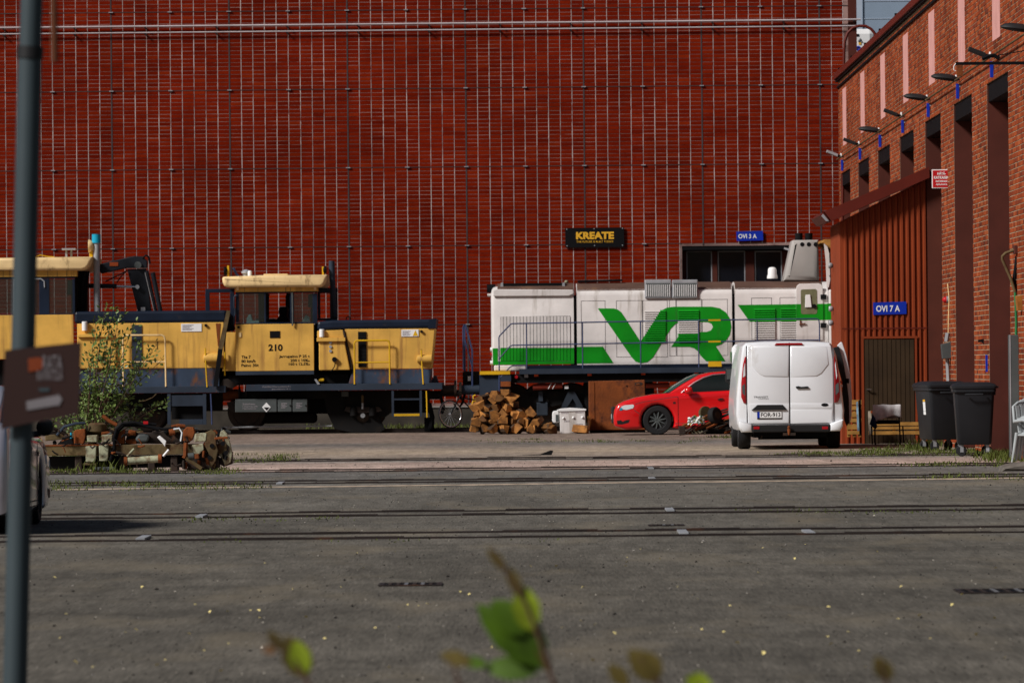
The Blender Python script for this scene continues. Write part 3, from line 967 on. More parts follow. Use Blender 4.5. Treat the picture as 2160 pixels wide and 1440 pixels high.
MB().tube([P3(2016, 134, 82), P3(2012, 140, 82), P3(2012, 148, 82), P3(2016, 150, 82)], 0.008, 5).build('hook', m_wht, ar)
MB().tube([P3(2072, 125, 82), P3(2085, 119, 82), P3(2096, 117, 82), P3(2108, 124, 82)], 0.03, 6).build('clamp', m_blk, ar)
MB().tube([P3(2105, 117, 82), P3(2185, 103, 82)], 0.008, 5).build('stay_rod', m_blk, ar)

# ------------------------------------------------------------------ lean-to with red-brown cladding
AY = 103.2
an = thing('cladding_annexe', 'small lean-to with red-brown ribbed cladding built against the workshop', 'annexe', (6.8, AY + 1.5, 0))
AX0, AX1 = 5.96, FX - 0.002
zl, zr = W(1773, 466, AY)[1], W(1957, 376, AY)[1]
MB().prism([(AX0, 0), (AX1, 0), (AX1, zr - 0.02), (AX0, zl - 0.02)], AY, AY + 3.0).build('wall', m_annex, an)
n = 15
for k in range(n):
    x = AX0 + 0.10 + (AX1 - AX0 - 0.14) * k / (n - 1)
    zt = zl - 0.04 + (zr - zl) * (x - AX0) / (AX1 - AX0)
    zb = 0.0
    if W(1817, 710, AY)[0] < x < W(1936, 710, AY)[0]:
        zb = W(1877, 709, AY)[1]
    MB().add([(x - .032, AY - .001, zb), (x - .018, AY - .030, zb), (x + .018, AY - .030, zb), (x + .032, AY - .001, zb), (x - .032, AY - .001, zt), (x - .018, AY - .030, zt), (x + .018, AY - .030, zt), (x + .032, AY - .001, zt)],
             [(0, 1, 5, 4), (1, 2, 6, 5), (2, 3, 7, 6), (0, 3, 2, 1), (4, 5, 6, 7)]).build('cladding_rib', m_annex, an)
for k in range(22):
    y = AY + 0.1 + k * 0.13
    MB().add([(AX0 - .001, y - .03, 0), (AX0 - .025, y - .018, 0), (AX0 - .025, y + .018, 0), (AX0 - .001, y + .03, 0), (AX0 - .001, y - .03, zl - .06), (AX0 - .025, y - .018, zl - .06), (AX0 - .025, y + .018, zl - .06), (AX0 - .001, y + .03, zl - .06)],
             [(0, 1, 5, 4), (1, 2, 6, 5), (2, 3, 7, 6), (0, 3, 2, 1), (4, 5, 6, 7)]).build('cladding_rib', m_annex, an)
MB().pbox(1776, 691, 1956, 693.5, AY - 0.034, AY - 0.031).build('sheet_seam', m_fascia, an)
rp = [W(1737, 447, AY), W(1957.5, 353, AY), W(1958.5, 376, AY), W(1752, 467, AY)]
rf = MB().prism(rp, AY - 0.28, AY + 3.1).build('roof', m_fascia, an)
MB().pprism([(1730, 454), (1736, 448), (1751, 467), (1742, 469)], AY - 0.27, AY + 3.0).build('gutter', m_fascia, rf)
MB().pprism([(1732, 455.5), (1736, 451), (1748.5, 466), (1742.5, 467)], AY - 0.285, AY - 0.271).build('gutter_end', m_zinc, rf)
bx(an, 'closing_panel', (1957.6, 377, 2010, 960), AY - 0.03, AY - 0.002, M('brown_sheet', (0.085, 0.020, 0.011), 0.7, var=0.15))
ad = bx(an, 'door', (1823, 714, 1930, 950), AY - 0.038, AY - 0.002, m_annexdoor)
for k in range(11):
    p0 = 1824.5 + k * 9.55
    MB().pbox(p0, 716, p0 + 8.3, 950, AY - 0.052, AY - 0.039).build('board', m_annexdoor, ad)
for r in ((1818, 709, 1935, 713.5), (1818, 713.6, 1822.5, 950), (1930.5, 713.6, 1935, 950)):
    MB().pbox(*r, AY - 0.06, AY - 0.0315).build('door_frame', m_annex, an)
hp = P3(1832, 821, AY - 0.06)
MB().box(hp.x - 0.04, hp.x + 0.05, hp.y - 0.06, hp.y - 0.045, hp.z - 0.01, hp.z + 0.012).box(hp.x - 0.035, hp.x - 0.02, hp.y - 0.045, hp.y + 0.01, hp.z - 0.01, hp.z + 0.01).build('handle', m_chrome, ad)
for (px, py) in ((1763, 560), (1765, 651), (1761, 681)):
    p = P3(px, py, 105.2)
    MB().lathe([(0.02, 0), (0.05, 0.02), (0.06, 0.07), (0.045, 0.09)], (AX0 - 0.026, 105.2, p.z), (-1, 0, 0), 12).build('wall_fitting', m_zinc, an, smooth=50)
s3 = thing('door_sign', 'blue OVI 7 A sign on the red-brown cladding above the boarded door', 'sign', P3(1877, 663, AY - 0.04))
MB().pprism([(1841.5, 638), (1911.5, 636), (1912, 662), (1842, 664)], AY - 0.05, AY - 0.031).build('panel', m_blue, s3)
tx(s3, 'OVI 7 A', (1848, 644, 1898, 657.5), AY - 0.055, m_wht, 0.02)

# ------------------------------------------------------------------ pale building and tank beyond
fb = thing('pale_clad_building', 'pale blue-grey sheet-clad building showing above the workshop roof', 'building', (16, 176, 0))
xl = W(1780, 60, 170)[0]
MB().box(xl, xl + 30, 170, 190, 0, 17).build('wall', m_cladding, fb)
MB().pbox(1780, -300, 1817.5, 120, 169.97, 169.999).build('lit_corner_sheet', m_pale, fb)  # paler sheet colour paints the light on the building's left face
MB().pbox(1817.6, -300, 1819, 120, 169.96, 169.999).build('corner_trim', m_cladding, fb)
for k in range(14):
    z = 9.5 + k * 0.55
    MB().box(W(1819.5, 0, 170)[0], xl + 30, 169.985, 169.999, z, z + 0.02).build('sheet_seam', m_pale, fb)
tk = thing('white_tank', 'top of a white tank with hazard and blue ring marks behind the roof edge', 'tank', (10.2, 161, 0))
MB().pbox(1795, 61, 1849, 900, 160, 162.5).build('tank_wall', m_wht, tk, bev=0.15)
for r, mt in (((1802, 72, 1812, 77), m_blk), ((1811, 90, 1816.5, 94.5), m_gold), ((1803, 110, 1809, 115), m_blue)):
    MB().pbox(*r, 159.985, 159.99).build('mark', mt, tk)
MB().tube([P3(1810.5, 88, 159.98), P3(1814.5, 81, 159.98), P3(1818, 88, 159.98), P3(1810.5, 88, 159.98)], 0.012, 5).build('mark', m_blk, tk)
c = P3(1810.5, 102.5, 159.98)
MB().tube([c + Vector((math.cos(a * PI / 8) * .055, 0, math.sin(a * PI / 8) * .055)) for a in range(17)], 0.022, 6).build('mark', m_blue, tk)
# ------------------------------------------------------------------ rail vehicles
def xl(poly_yz, lay):
    """profile in depth and height, swept along the width"""
    t = MB().layers(poly_yz, lay)
    o = MB()
    o.add([(p.y, p.x, p.z) for p in t.v], t.f)
    return o
TY = 128.7                     # middle of the loco track
WZ = 0.10                      # rail head
def hood_profile(d0, d1, z0, zs, zt, r=0.14):
    return [(d0, z0), (d0, zs - r), (d0 + 0.03, zs - r * 0.45), (d0 + r * 0.7, zs), (d0 + 0.45, zt - 0.03), ((d0 + d1) / 2, zt), (d1 - 0.45, zt - 0.03), (d1 - r * 0.7, zs), (d1 - 0.03, zs - r * 0.45), (d1, zs - r), (d1, z0)]
def rail_wheel(T, px, d=None, r=0.46):
    for s in (-0.762, 0.762):
        x = W(px, 880, TY - 1)[0]
        y = TY + s
        MB().lathe([(0.05, 0.07), (r * .75, 0.05), (r * .78, 0.07), (r, 0.065), (r, -0.05), (r + 0.03, -0.055), (r + 0.03, -0.08), (0.05, -0.08)], (x, y, WZ + r), (0, -1 if s < 0 else 1, 0), 28).build('wheel', m_oily, T, smooth=40)
    MB().cyl((x, TY - 0.76, WZ + r), (x, TY + 0.76, WZ + r), 0.08, n=12).build('axle', m_oily, T)

# --- white and green shunting locomotive
D0, D1 = 127.62, 129.78
lo = thing('diesel_locomotive', 'white diesel locomotive with green stripe and big green VR logo', 'locomotive', (W(1400, 900, D0)[0], TY, WZ))
def X(px, py=700, d=D0): return W(px, py, d)[0]
def Z(py, px=1300, d=D0): return W(px, py, d)[1]
zsill = Z(769, 1250)
zs, zt = Z(613, 1250) + 0.02, Z(596, 1250)
# hood sections
hA = xl(hood_profile(D0, D1, Z(768, 1120), zs - 0.02, zt - 0.05), [(X(1036), 0.16), (X(1038), 0.06), (X(1041), 0.015), (X(1046), 0), (X(1210.5), 0)]).build('front_hood', m_white, lo, smooth=35)
hB = xl(hood_profile(D0, D1, Z(768, 1380), zs, zt), [(X(1217), 0), (X(1544.5), 0)]).build('middle_hood', m_white, lo, smooth=35)
hC = xl(hood_profile(D0, D1, Z(768, 1640), zs, zt), [(X(1550.5), 0), (X(1747), 0)]).build('rear_hood', m_white, lo, smooth=35)
MB().box(X(1205), X(1750), D0 + 0.06, D1 - 0.06, zsill, zs - 0.12).build('inner_frame', m_blk, lo)
# brown dirt-covered roofs, standing 3 cm over the hood curve
def roof_strip(T, x0, x1):
    pr = [(D0 + 0.075, zs - 0.01), (D0 + 0.45, zt - 0.02), ((D0 + D1) / 2, zt + 0.012), (D1 - 0.45, zt - 0.02), (D1 - 0.075, zs - 0.01), (D1 - 0.075, zs - 0.03), ((D0 + D1) / 2, zt - 0.05), (D0 + 0.075, zs - 0.03)]
    return xl(pr, [(X(x0), 0), (X(x1), 0)]).build('roof_skin', m_roof, T)
roof_strip(hB, 1218, 1543.5); roof_strip(hC, 1551.5, 1736)
roof_strip(hA, 1050, 1210)
MB().pbox(1059, 597, 1187, 609, D0 + 0.35, D1 - 0.4).build('roof_grille', m_blk, hA)
for a in (1056, 1186):
    MB().pprism([(a, 597), (a + 5, 595), (a + 6, 608), (a, 610)], D0 + 0.33, D1 - 0.38).build('grille_edge', m_zinc, hA)
MB().pprism([(1040, 613), (1046, 610), (1209, 611), (1210, 620), (1200, 624), (1040, 625)], D0 - 0.05, D0 - 0.002).build('rain_gutter', m_white, hA, bev=0.015)
MB().pprism([(1219, 591.5), (1312, 589), (1314, 592), (1219, 595)], D0 + 0.6, D1 - 0.6).build('roof_hatch', m_blk, hB)
for x in (1196.5,):
    MB().lathe([(0.03, 0), (0.05, 0.02), (0.05, 0.05), (0.02, 0.07)], (X(x), D0 + 0.7, zt), (0, 0, 1), 10).build('roof_knob', m_olive, hA, smooth=50)
# front end lamps
for py, r in ((604, 0.10),):
    p = P3(1036, py, D0 + 0.75)
    MB().cyl(p + Vector((-0.10, 0, -.05)), p + Vector((0.1, 0, -.05)), 0.10, n=16).build('head_lamp', m_blk, hA, smooth=40)
MB().pbox(1028, 619, 1042, 624, D0 + 0.2, D1 - 0.2).build('lamp_shelf', m_white, hA, bev=0.01)
for py in (737, 748, 765):
    p = P3(1038, py, D0 + 0.12)
    MB().cyl(p + Vector((-0.045, 0, 0)), p + Vector((0.05, 0, 0)), 0.05, n=12).build('marker_lamp', m_wht if py != 748 else m_redl, hA, smooth=40)
# louvred radiator panel on the front hood: slots are thin dark gaps
dp = D0 - 0.012
fr = MB()
for r in ((1050, 655, 1210, 666.5), (1050, 762, 1210, 765), (1050, 666.6, 1055, 761.9), (1203, 666.6, 1210, 761.9)):
    fr.pbox(*r, dp, D0 - .001)
nsl = 21
pw = (1203 - 1055) / nsl
pan = bx(hA, 'radiator_panel', (1055.1, 666.7, 1202.9, 733.4), D0 - 0.004, D0 - 0.001, m_seam)
pang = bx(hA, 'radiator_panel', (1055.1, 733.5, 1202.9, 761.8), D0 - 0.004, D0 - 0.001, m_seam)
for k in range(nsl):
    a = 1055 + k * pw
    MB().pbox(a + 0.5, 667, a + pw - 0.5, 733.2, D0 - 0.016, D0 - 0.0045).build('louvre_slat', m_white, pan)
    MB().pbox(a + 0.5, 733.6, a + pw - 0.5, 761, D0 - 0.016, D0 - 0.0045).build('louvre_slat', m_green, pang)
# green bands
G = 0.004
pp(hA, 'green_band', [(1039, 734.5), (1049.8, 734.3), (1049.8, 769.5), (1039.8, 769.8)], D0 - 0.008, D0 - .001, m_green)
pp(hA, 'green_band', [(1203, 733.3), (1211, 732.8), (1211, 766.8), (1203, 767)], D0 - 0.008, D0 - .001, m_green)
pp(hA, 'green_band', [(1049.9, 762), (1202.9, 762), (1202.9, 767.5), (1049.9, 769)], D0 - 0.008, D0 - .001, m_green)
pp(hB, 'green_band', [(1217, 731.4), (1271.7, 730.8), (1294, 765.5), (1217, 766.5)], D0 - 0.006, D0 - .001, m_green)
VR = [(1083, 325), (1205, 325), (1235, 334), (1262, 354), (1285, 388), (1408, 578), (1500, 432), (1540, 370), (1570, 338), (1610, 319), (1660, 312), (1950, 312), (2010, 324), (2058, 357), (2088, 405), (2097, 465), (2086, 525), (2052, 575), (2020, 598), (1980, 612), (2052, 725), (1905, 725), (1870, 690), (1845, 652), (1815, 627), (1780, 617), (1640, 617), (1690, 545), (1720, 516), (1760, 505), (1910, 503), (1942, 492), (1958, 466), (1945, 440), (1915, 428), (1720, 428), (1675, 441), (1640, 476), (1500, 700), (1460, 732), (1410, 740), (1370, 728), (1340, 695)]
pp(hB, 'logo', [(960 + a / 3.6, 560 + c / 3.6) for a, c in VR], D0 - 0.007, D0 - .0045, m_green)
pp(hC, 'green_band', [(1556, 643), (1747, 640.5), (1747, 674.5), (1581, 678)], D0 - 0.006, D0 - .001, m_green)
# doors and louvres on the middle and rear hood: outline seams standing as thin strips
def seam(T, x0, y0, x1, y1, w=0.7):
    for r in ((x0, y0, x1, y0 + w), (x0, y1 - w, x1, y1), (x0, y0 + w + .05, x0 + w, y1 - w - .05), (x1 - w, y0 + w + .05, x1, y1 - w - .05)):
        MB().pbox(*r, D0 - 0.0035, D0 - .0005).build('door_seam', m_seam, T)
for r in ((1226, 634, 1277, 760), (1300, 633.5, 1355, 753), (1355.8, 633, 1408, 753), (1412, 632, 1426, 751), (1427, 631, 1480, 750), (1481, 631, 1535, 750)):
    seam(hB, *r)
for r in ((1585, 628, 1628, 716), (1645, 627, 1680, 716)):
    seam(hC, *r)
m_louv = M('louvre_white', (0.56, 0.53, 0.51), 0.5, var=0.06)
def louvres(T, x0, x1, y0, y1, n, gfun):
    st = (y1 - y0) / n
    for k in range(n):
        a = y0 + k * st
        z1, z0 = W((x0 + x1) / 2, a, D0)[1], W((x0 + x1) / 2, a + st * 0.82, D0)[1]
        cut = gfun(a + st / 2)
        cut = x0 if cut is True else x1 if cut is False else min(max(cut, x0), x1)
        for xa_, xb_, mt in ((x0, cut, m_louv), (cut, x1, m_green)):
          if xb_ - xa_ < 0.3:
            continue
          x_0, x_1 = X(xa_, a), X(xb_, a)
          MB().add([(x_0, D0 - .009, z1), (x_1, D0 - .009, z1), (x_1, D0 - .04, z0), (x_0, D0 - .04, z0), (x_0, D0 - .009, z0), (x_1, D0 - .009, z0)], [(0, 1, 2, 3), (3, 2, 5, 4), (0, 3, 4), (1, 5, 2)]).build('louvre', mt, T)
louvres(hB, 1359, 1404, 654, 722, 15, lambda y: 1354 + (716 - y) * 0.64)
louvres(hB, 1430, 1474, 653, 722, 15, lambda y: y < 678 or y > 702)
louvres(hC, 1590, 1635, 650, 716, 14, lambda y: y < 676)
louvres(hC, 1646, 1680, 649, 716, 14, lambda y: y < 676)
# grey roof-edge grilles
for x0 in (1360, 1418):
    x1 = x0 + 56 if x0 == 1360 else x0 + 54
    gq = bx(hB, 'roof_side_grille', (x0, 590, x1, 629), D0 - 0.05, D0 + 0.10, m_zinc, 0.02)
    nb = 13
    for k in range(nb):
        a = x0 + 3.5 + (x1 - x0 - 7) * k / (nb - 1)
        MB().pbox(a - 0.7, 600, a + 0.7, 625, D0 - 0.062, D0 - 0.051).build('grille_bar', m_wht, gq)
    MB().pbox(x0 + 2.5, 597, x1 - 2.5, 626, D0 - 0.0505, D0 - 0.0502).build('grille_back', m_greybox, gq)
# chimney housing with stacks, horn and beacon dome on the rear hood
ch = MB()
cp = [W(*q, D0 + 0.5) for q in ((1653, 592), (1655, 581), (1660, 560), (1668.5, 520), (1671, 508), (1673, 506.5), (1726, 506), (1727.5, 581), (1728, 592))]
chm = MB().layers(cp, [(D0 + 0.45, 0.12), (D0 + 0.47, 0.05), (D0 + 0.52, 0.0), (D1 - 0.6, 0), (D1 - 0.5, 0.06)]).build('exhaust_housing', m_chimney, lo, smooth=40)
for a in (1692, 1706, 1720.5):
    p = P3(a, 515.5, D0 + 0.45)
    MB().cyl(p + Vector((0, -0.006, 0)), p + Vector((0, 0.04, 0)), 0.05, n=16).build('port', m_blk, chm)
for a in (1685, 1706):
    p = P3(a, 507, D0 + 1.0)
    MB().cyl(p, p + Vector((0, 0, 0.17)), 0.09, n=14).build('stack', m_black, chm, smooth=40)
MB().pprism([(1654, 521.5), (1666, 525), (1665, 529), (1654, 525.5)], D0 + 0.6, D0 + 0.66).build('horn', m_zinc, chm)
p = P3(1629, 583, D0 + 0.8)
MB().lathe([(0.125, 0), (0.125, 0.05), (0.105, 0.10), (0.10, 0.22), (0.07, 0.26), (0.01, 0.27)], p + Vector((0, 0, -0.05)), (0, 0, 1), 18).build('beacon_dome', m_wht, lo, smooth=50)
# handset niche door of the rear hood
dr = [(1679, 612), (1680.5, 603), (1686, 598.5), (1727, 597.5), (1733, 600), (1735.5, 606), (1736, 717), (1679.5, 718)]
cd = pp(hC, 'cab_door', dr, D0 - 0.035, D0 - 0.0065, m_white, 0.01)
pp(cd, 'green_band', [(1679.2, 641.2), (1735.8, 640.6), (1736, 674.8), (1679.4, 675.6)], D0 - 0.039, D0 - 0.0355, m_green)
m_khaki = M('khaki_glass', (0.16, 0.16, 0.09), 0.25, var=0.2, vs=6)
pp(cd, 'niche', [(1689, 613), (1691, 610.5), (1720, 609.5), (1723, 612), (1723.5, 659), (1721, 662), (1692, 662.5), (1689.5, 660)], D0 - 0.044, D0 - 0.0395, m_khaki)
pp(cd, 'handset', [(1699, 622), (1709, 621), (1712, 648), (1698, 648.5)], D0 - 0.075, D0 - 0.045, m_wht, 0.008)
p = P3(1717.5, 645.5, D0 - 0.05)
MB().cyl(p + Vector((0, -0.02, 0)), p, 0.05, n=14).build('knob', m_blk, cd, smooth=40)
tb(cd, 'latch', [(1688, 675), (1688.5, 688)], D0 - 0.05, 0.014, m_rust)
tb(cd, 'handle', [(1686, 684), (1699, 682)], D0 - 0.06, 0.014, m_rust)
for py in (621, 681):
    MB().pbox(1731, py, 1743, py + 10, D0 - 0.06, D0 - 0.0065).build('hinge', m_black, hC)
# cab (mostly hidden by the lean-to)
cz = Z(505, 1750)
cab = MB().box(X(1748), X(1748) + 2.4, D0 - 0.28, D1 + 0.28, Z(768, 1750), Z(611, 1750)).build('cab_wall', m_white, lo, bev=0.03)
MB().box(X(1748) + 0.10, X(1748) + 2.3, D0 - 0.2, D1 + 0.2, Z(611, 1750) + .002, Z(520, 1750)).build('cab_window_band', m_dglass, cab)
MB().prism([(X(1736), Z(512, 1740)), (X(1739), Z(505.5, 1740)), (X(1739) + 2.7, Z(503, 1740)), (X(1739) + 2.7, Z(520, 1740)), (X(1752), Z(524, 1745))], D0 - 0.34, D1 + 0.34).build('cab_roof', m_plank, cab)
pp(cab, 'window_post', [(1738, 512), (1743, 512), (1749, 535), (1751, 590), (1748, 606), (1744, 606), (1742, 550)], D0 - 0.27, D0 - 0.18, m_white)
pp(cab, 'green_band', [(1744.5, 640), (1790, 639.5), (1790, 673.5), (1744.5, 674.2)], D0 - 0.285, D0 - 0.281, m_green)
for py in (540, 560, 580):
    tb(cab, 'cab_hose', [(1751, py), (1755, py + 8), (1757, py + 18)], D0 - 0.3, 0.03, m_plast)
# frame, sill, walkway
DW = 127.2
MB().box(X(1040), X(1790), D0 - 0.02, D1 + 0.02, Z(779, 1300) + 0.001, zsill - 0.002).build('sill', m_navy, lo)
wk = MB().box(W(1095, 780, DW)[0], W(1790, 780, DW)[0], DW, TY + 1.5, W(1300, 787, DW)[1], W(1300, 776, DW)[1]).build('walkway', m_deck, lo)
MB().box(W(1072, 780, DW)[0], W(1790, 780, DW)[0], DW + 0.12, TY + 1.38, W(1300, 806, DW)[1], W(1300, 787, DW)[1] - .001).build('main_frame', m_black, lo)
for px, py in ((1131, 791.5), (1243.5, 790), (1357, 788), (1469, 785.5)):
    MB().pbox(px - 4.4, py - 2.4, px + 4.4, py + 2.4, DW + 0.08, DW + 0.119).build('marker_light', m_orange, lo, bev=0.008)
MB().pbox(1106, 789, 1114, 796, DW + 0.09, DW + 0.119).build('number_tag', m_zinc, lo)
MB().cyl(P3(1089, 794.5, DW + 0.08), P3(1089, 794.5, DW + 0.119), 0.04, n=12).build('tail_lamp', m_redl, lo)
for x0, y0, x1, y1 in ((1494, 762, 1522, 773),):
    bx(lo, 'yellow_step_plate', (x0, y0, x1, y1), DW - 0.03, DW + 0.02, m_yel)
# railings
def railing(T, pts, name='handrail', r=0.016, d=DW + 0.03, m=m_rail):
    return tb(T, name, pts, d, r, m)
railing(lo, [(1053.5, 870), (1053, 760), (1052.5, 712), (1054, 708), (1076, 685), (1080, 682.5), (1250, 679.5), (1500, 675), (1722, 672), (1727, 674), (1728.5, 684), (1729, 770)])
railing(lo, [(1053.5, 756), (1076, 730), (1081, 728), (1250, 725), (1500, 720.5), (1727, 717)])
railing(lo, [(1056, 795), (1076, 774), (1081, 771), (1110, 770.5)])
for px in (1110.5, 1228.5, 1351, 1473.5, 1597):
    y = 680 - (px - 1110) * 0.011
    railing(lo, [(px, y + 1.5), (px + 0.8, 778 - (px - 1110) * 0.008)], 'handrail_post')
for px, py in ((1507, 675), (1507, 720)):
    bx(lo, 'rail_sleeve', (px - 13, py - 1.6, px + 13, py + 1.8), DW + 0.012, DW + 0.05, m_yel)
# front platform, buffer beam, steps
bb = bx(lo, 'buffer_beam', (1011, 790, 1076, 836), DW + 0.1, TY + 1.4, m_navy, 0.01)
bx(bb, 'beam_plate', (1012, 797, 1054, 834), DW + 0.085, DW + 0.099, m_deck)
bx(lo, 'yellow_edge', (1012, 782.5, 1076, 789.6), DW, TY + 1.4, m_yel)
bx(lo, 'step_panel', (1055, 790, 1078, 815), DW + 0.02, DW + 0.098, m_deck)
bx(lo, 'step', (1056, 804, 1077, 815), DW - 0.02, DW + 0.018, m_rust)
bx(lo, 'front_apron', (1042, 770, 1110, 782), D0 - 0.1, D0 + 0.6, m_white, 0.03)
railing(lo, [(977.5, 780), (977, 690), (979.5, 685), (982, 685), (996, 738), (997, 870)], 'end_handrail', 0.02, TY - 0.9)
railing(lo, [(980, 712), (997, 778)], 'end_handrail', 0.017, TY - 0.9)
bx(lo, 'end_post', (978, 684, 982, 785), TY + 0.9, TY + 0.96, m_rail)
bx(lo, 'coupler_box', (976, 783, 1010, 815), TY - 0.6, TY + 0.6, m_frame, 0.02)
bx(lo, 'number_tag', (987, 793, 993, 803), TY - 0.62, TY - 0.602, m_wht)
MB().cyl(P3(974, 822, TY - 0.85), P3(1011, 822, TY - 0.85), 0.11, n=16).build('buffer', m_deck, lo, smooth=40)
MB().cyl(P3(968, 822, TY - 0.85), P3(973.9, 822, TY - 0.85), 0.19, n=18).build('buffer_head', m_oily, lo, smooth=40)
MB().cyl(P3(974, 822, TY + 0.85), P3(1011, 822, TY + 0.85), 0.11, n=16).build('buffer', m_deck, lo, smooth=40)
tb(lo, 'coupling_hose', [(985, 815), (975, 850), (965, 865), (958, 850)], TY - 0.4, 0.03, m_blk)
tb(lo, 'yellow_hook', [(994, 858), (999, 843), (998, 835), (1003, 833)], TY - 1.4, 0.02, m_yel)
tb(lo, 'yellow_rod', [(1000, 846), (1017, 842)], TY - 1.3, 0.02, m_yel)
# bogies: side frames, springs, wheels, tank
for c0 in (1128, 1640):
    pp(lo, 'bogie_frame', [(c0 - 75, 838), (c0 - 60, 826), (c0 - 25, 826), (c0 - 10, 836), (c0 + 10, 836), (c0 + 25, 826), (c0 + 85, 826), (c0 + 98, 838), (c0 + 98, 856), (c0 + 60, 852), (c0 + 30, 858), (c0 - 30, 858), (c0 - 60, 852), (c0 - 75, 856)], TY - 1.05, TY - 0.95, m_frame)
    for a in (c0 - 48, c0 + 16, c0 + 80):
        rail_wheel(lo, a, r=0.5)
        bx(lo, 'axle_box', (a - 12, 848, a + 12, 876), TY - 1.12, TY - 1.051, m_dim, 0.02)
        for k in range(4):
            MB().pbox(a - 11 - k, 838 + k * 2.4, a + 11 + k, 839.9 + k * 2.4, TY - 1.10, TY - 1.051).build('leaf_spring', m_frame, lo)
    bx(lo, 'hanger', (c0 + 8, 825, c0 + 17, 846), TY - 1.16, TY - 1.051, m_dim)
    pp(lo, 'swing_link', [(c0 + 70, 826), (c0 + 84, 826), (c0 + 102, 858), (c0 + 92, 862), (c0 + 80, 840), (c0 + 66, 862), (c0 + 56, 858)], TY - 1.2, TY - 1.13, m_dim)
tk2 = MB().cyl(P3(1124, 816.5, TY - 1.25), P3(1186, 813, TY - 1.25), 0.07, n=14).build('air_cylinder', m_redbrown, lo, smooth=40)
for a in (1160, 1169):
    tb(tk2, 'stripe', [(a - 3.5, 820), (a + 2.5, 809)], TY - 1.325, 0.008, m_wht, 5)
bx(lo, 'tag_plate', (1191, 813, 1199, 819.5), TY - 1.3, TY - 1.28, m_wht)
MB().cyl(P3(1362, 813, TY - 1.2), P3(1412, 812, TY - 1.2), 0.06, n=14).build('air_cylinder', m_redbrown, lo, smooth=40)
bx(lo, 'fuel_tank', (1232, 806, 1380, 868), TY - 1.1, TY + 1.1, m_black, 0.05)
bx(lo, 'brake_gear', (1060, 868, 1235, 884), TY - 0.5, TY + 0.5, m_black)

# --- yellow two-axle track vehicle with cab number 210
def vehicle_wheelset(T, px):
    rail_wheel(T, px, r=0.43)
E0, E1 = 127.3, 130.1
tk7 = thing('rail_vehicle', 'faded yellow rail vehicle numbered 210 coupled next to the white locomotive', 'rail vehicle', (W(700, 900, E0)[0], TY, WZ))
def frame_band(T, name, outer, holes, d0, d1, mat):
    """a strip with window openings: posts between the holes, rails above and below"""
    x0, y0, x1, y1 = outer
    ys = [h[1] for h in holes] + [h[3] for h in holes]
    hy0, hy1 = min(ys), max(ys)
    b = MB()
    b.pbox(x0, y0, x1, hy0, d0, d1)
    b.pbox(x0, hy1, x1, y1, d0, d1)
    cx = x0
    for h in sorted(holes):
        if h[0] - cx > 0.2:
            b.pbox(cx, hy0 + .02, h[0], hy1 - .02, d0, d1)
        cx = h[2]
    if x1 - cx > 0.2:
        b.pbox(cx, hy0 + .02, x1, hy1 - .02, d0, d1)
    return b.build(name, mat, T, bev=0.008)
# cab
cw = bx(tk7, 'cab_side', (497, 683.2, 662, 782), E0, E0 + 0.06, m_yellow, 0.008)
MB().pbox(497, 683.2, 662, 782, E1 - 0.06, E1).build('cab_side', m_yellow, tk7)
MB().pbox(497, 684, 500, 782, E0 + .061, E1 - .061).build('cab_end', m_yellow, tk7)
MB().pbox(659, 684, 662, 782, E0 + .061, E1 - .061).build('cab_end', m_navy, tk7)
holes = [(504, 618.5, 557.5, 680), (561, 618.5, 612, 680), (620, 618.5, 659.5, 680)]
frame_band(tk7, 'window_frame', (497, 615.2, 669.5, 683.1), holes, E0 + .002, E0 + 0.06, m_navy)
frame_band(tk7, 'window_frame', (497, 615.2, 669.5, 683.1), [(504, 618.5, 545, 680), (566, 618.5, 604, 680), (620, 618.5, 655, 680)], E1 - 0.06, E1, m_navy)
for h in (holes[0], holes[2]):
    bx(tk7, 'window_pane', (h[0] + .2, h[1] + .2, h[2] - .2, h[3] - .2), E0 + 0.03, E0 + 0.036, m_glass)
m_visor = M('pale_visor', (0.20, 0.28, 0.27), 0.6)
pp(tk7, 'sun_visor', [(650, 620), (658, 620), (657, 648), (650, 648)], E0 + 0.3, E0 + 0.32, m_visor)
pp(tk7, 'side_panel', [(640, 672), (645, 664), (652, 667), (654, 679), (636, 679)], E0 + 0.4, E0 + 0.45, m_visor)
pp(tk7, 'seat', [(524, 664), (528, 662), (532, 676), (546, 675), (546, 690), (520, 690), (520, 672)], E0 + 0.7, E0 + 1.2, m_visor)
pp(tk7, 'seat', [(588, 649), (591, 646.5), (604, 646.5), (607, 650), (606, 662), (605, 664), (607, 670), (612, 680), (612, 690), (580, 690), (580, 676), (586, 670), (590, 664), (588, 662)], E0 + 1.0, E0 + 1.5, m_blk, 0.01)
for a in (566, 604):
    tb(tk7, 'grab_bar', [(a, 680), (a, 624), (a + 2, 620)], E0 + 1.6, 0.02, m_blk)
bx(tk7, 'control_desk', (540, 672, 580, 690), E0 + 1.4, E0 + 2.0, m_black)
tb(tk7, 'hand_bar', [(616.5, 617), (617, 640), (617.5, 680), (616.5, 687)], E0 - 0.05, 0.02, m_greybox)
tb(tk7, 'door_bar', [(499, 622), (494, 626), (493.5, 648), (496, 652), (494, 684)], E0 - 0.03, 0.018, m_deck)
bx(tk7, 'cab_sill', (497, 782.2, 662, 790), E0 + 0.003, E1 - .003, m_deck)
bx(tk7, 'roof_trim', (496, 606, 670, 615), E0 - 0.02, E1 + 0.02, m_yellow, 0.008)
for a in (500.5, 664):
    bx(tk7, 'trim_lug', (a - 2, 605.5, a + 3, 612), E0 - 0.05, E0 - 0.021, m_cream)
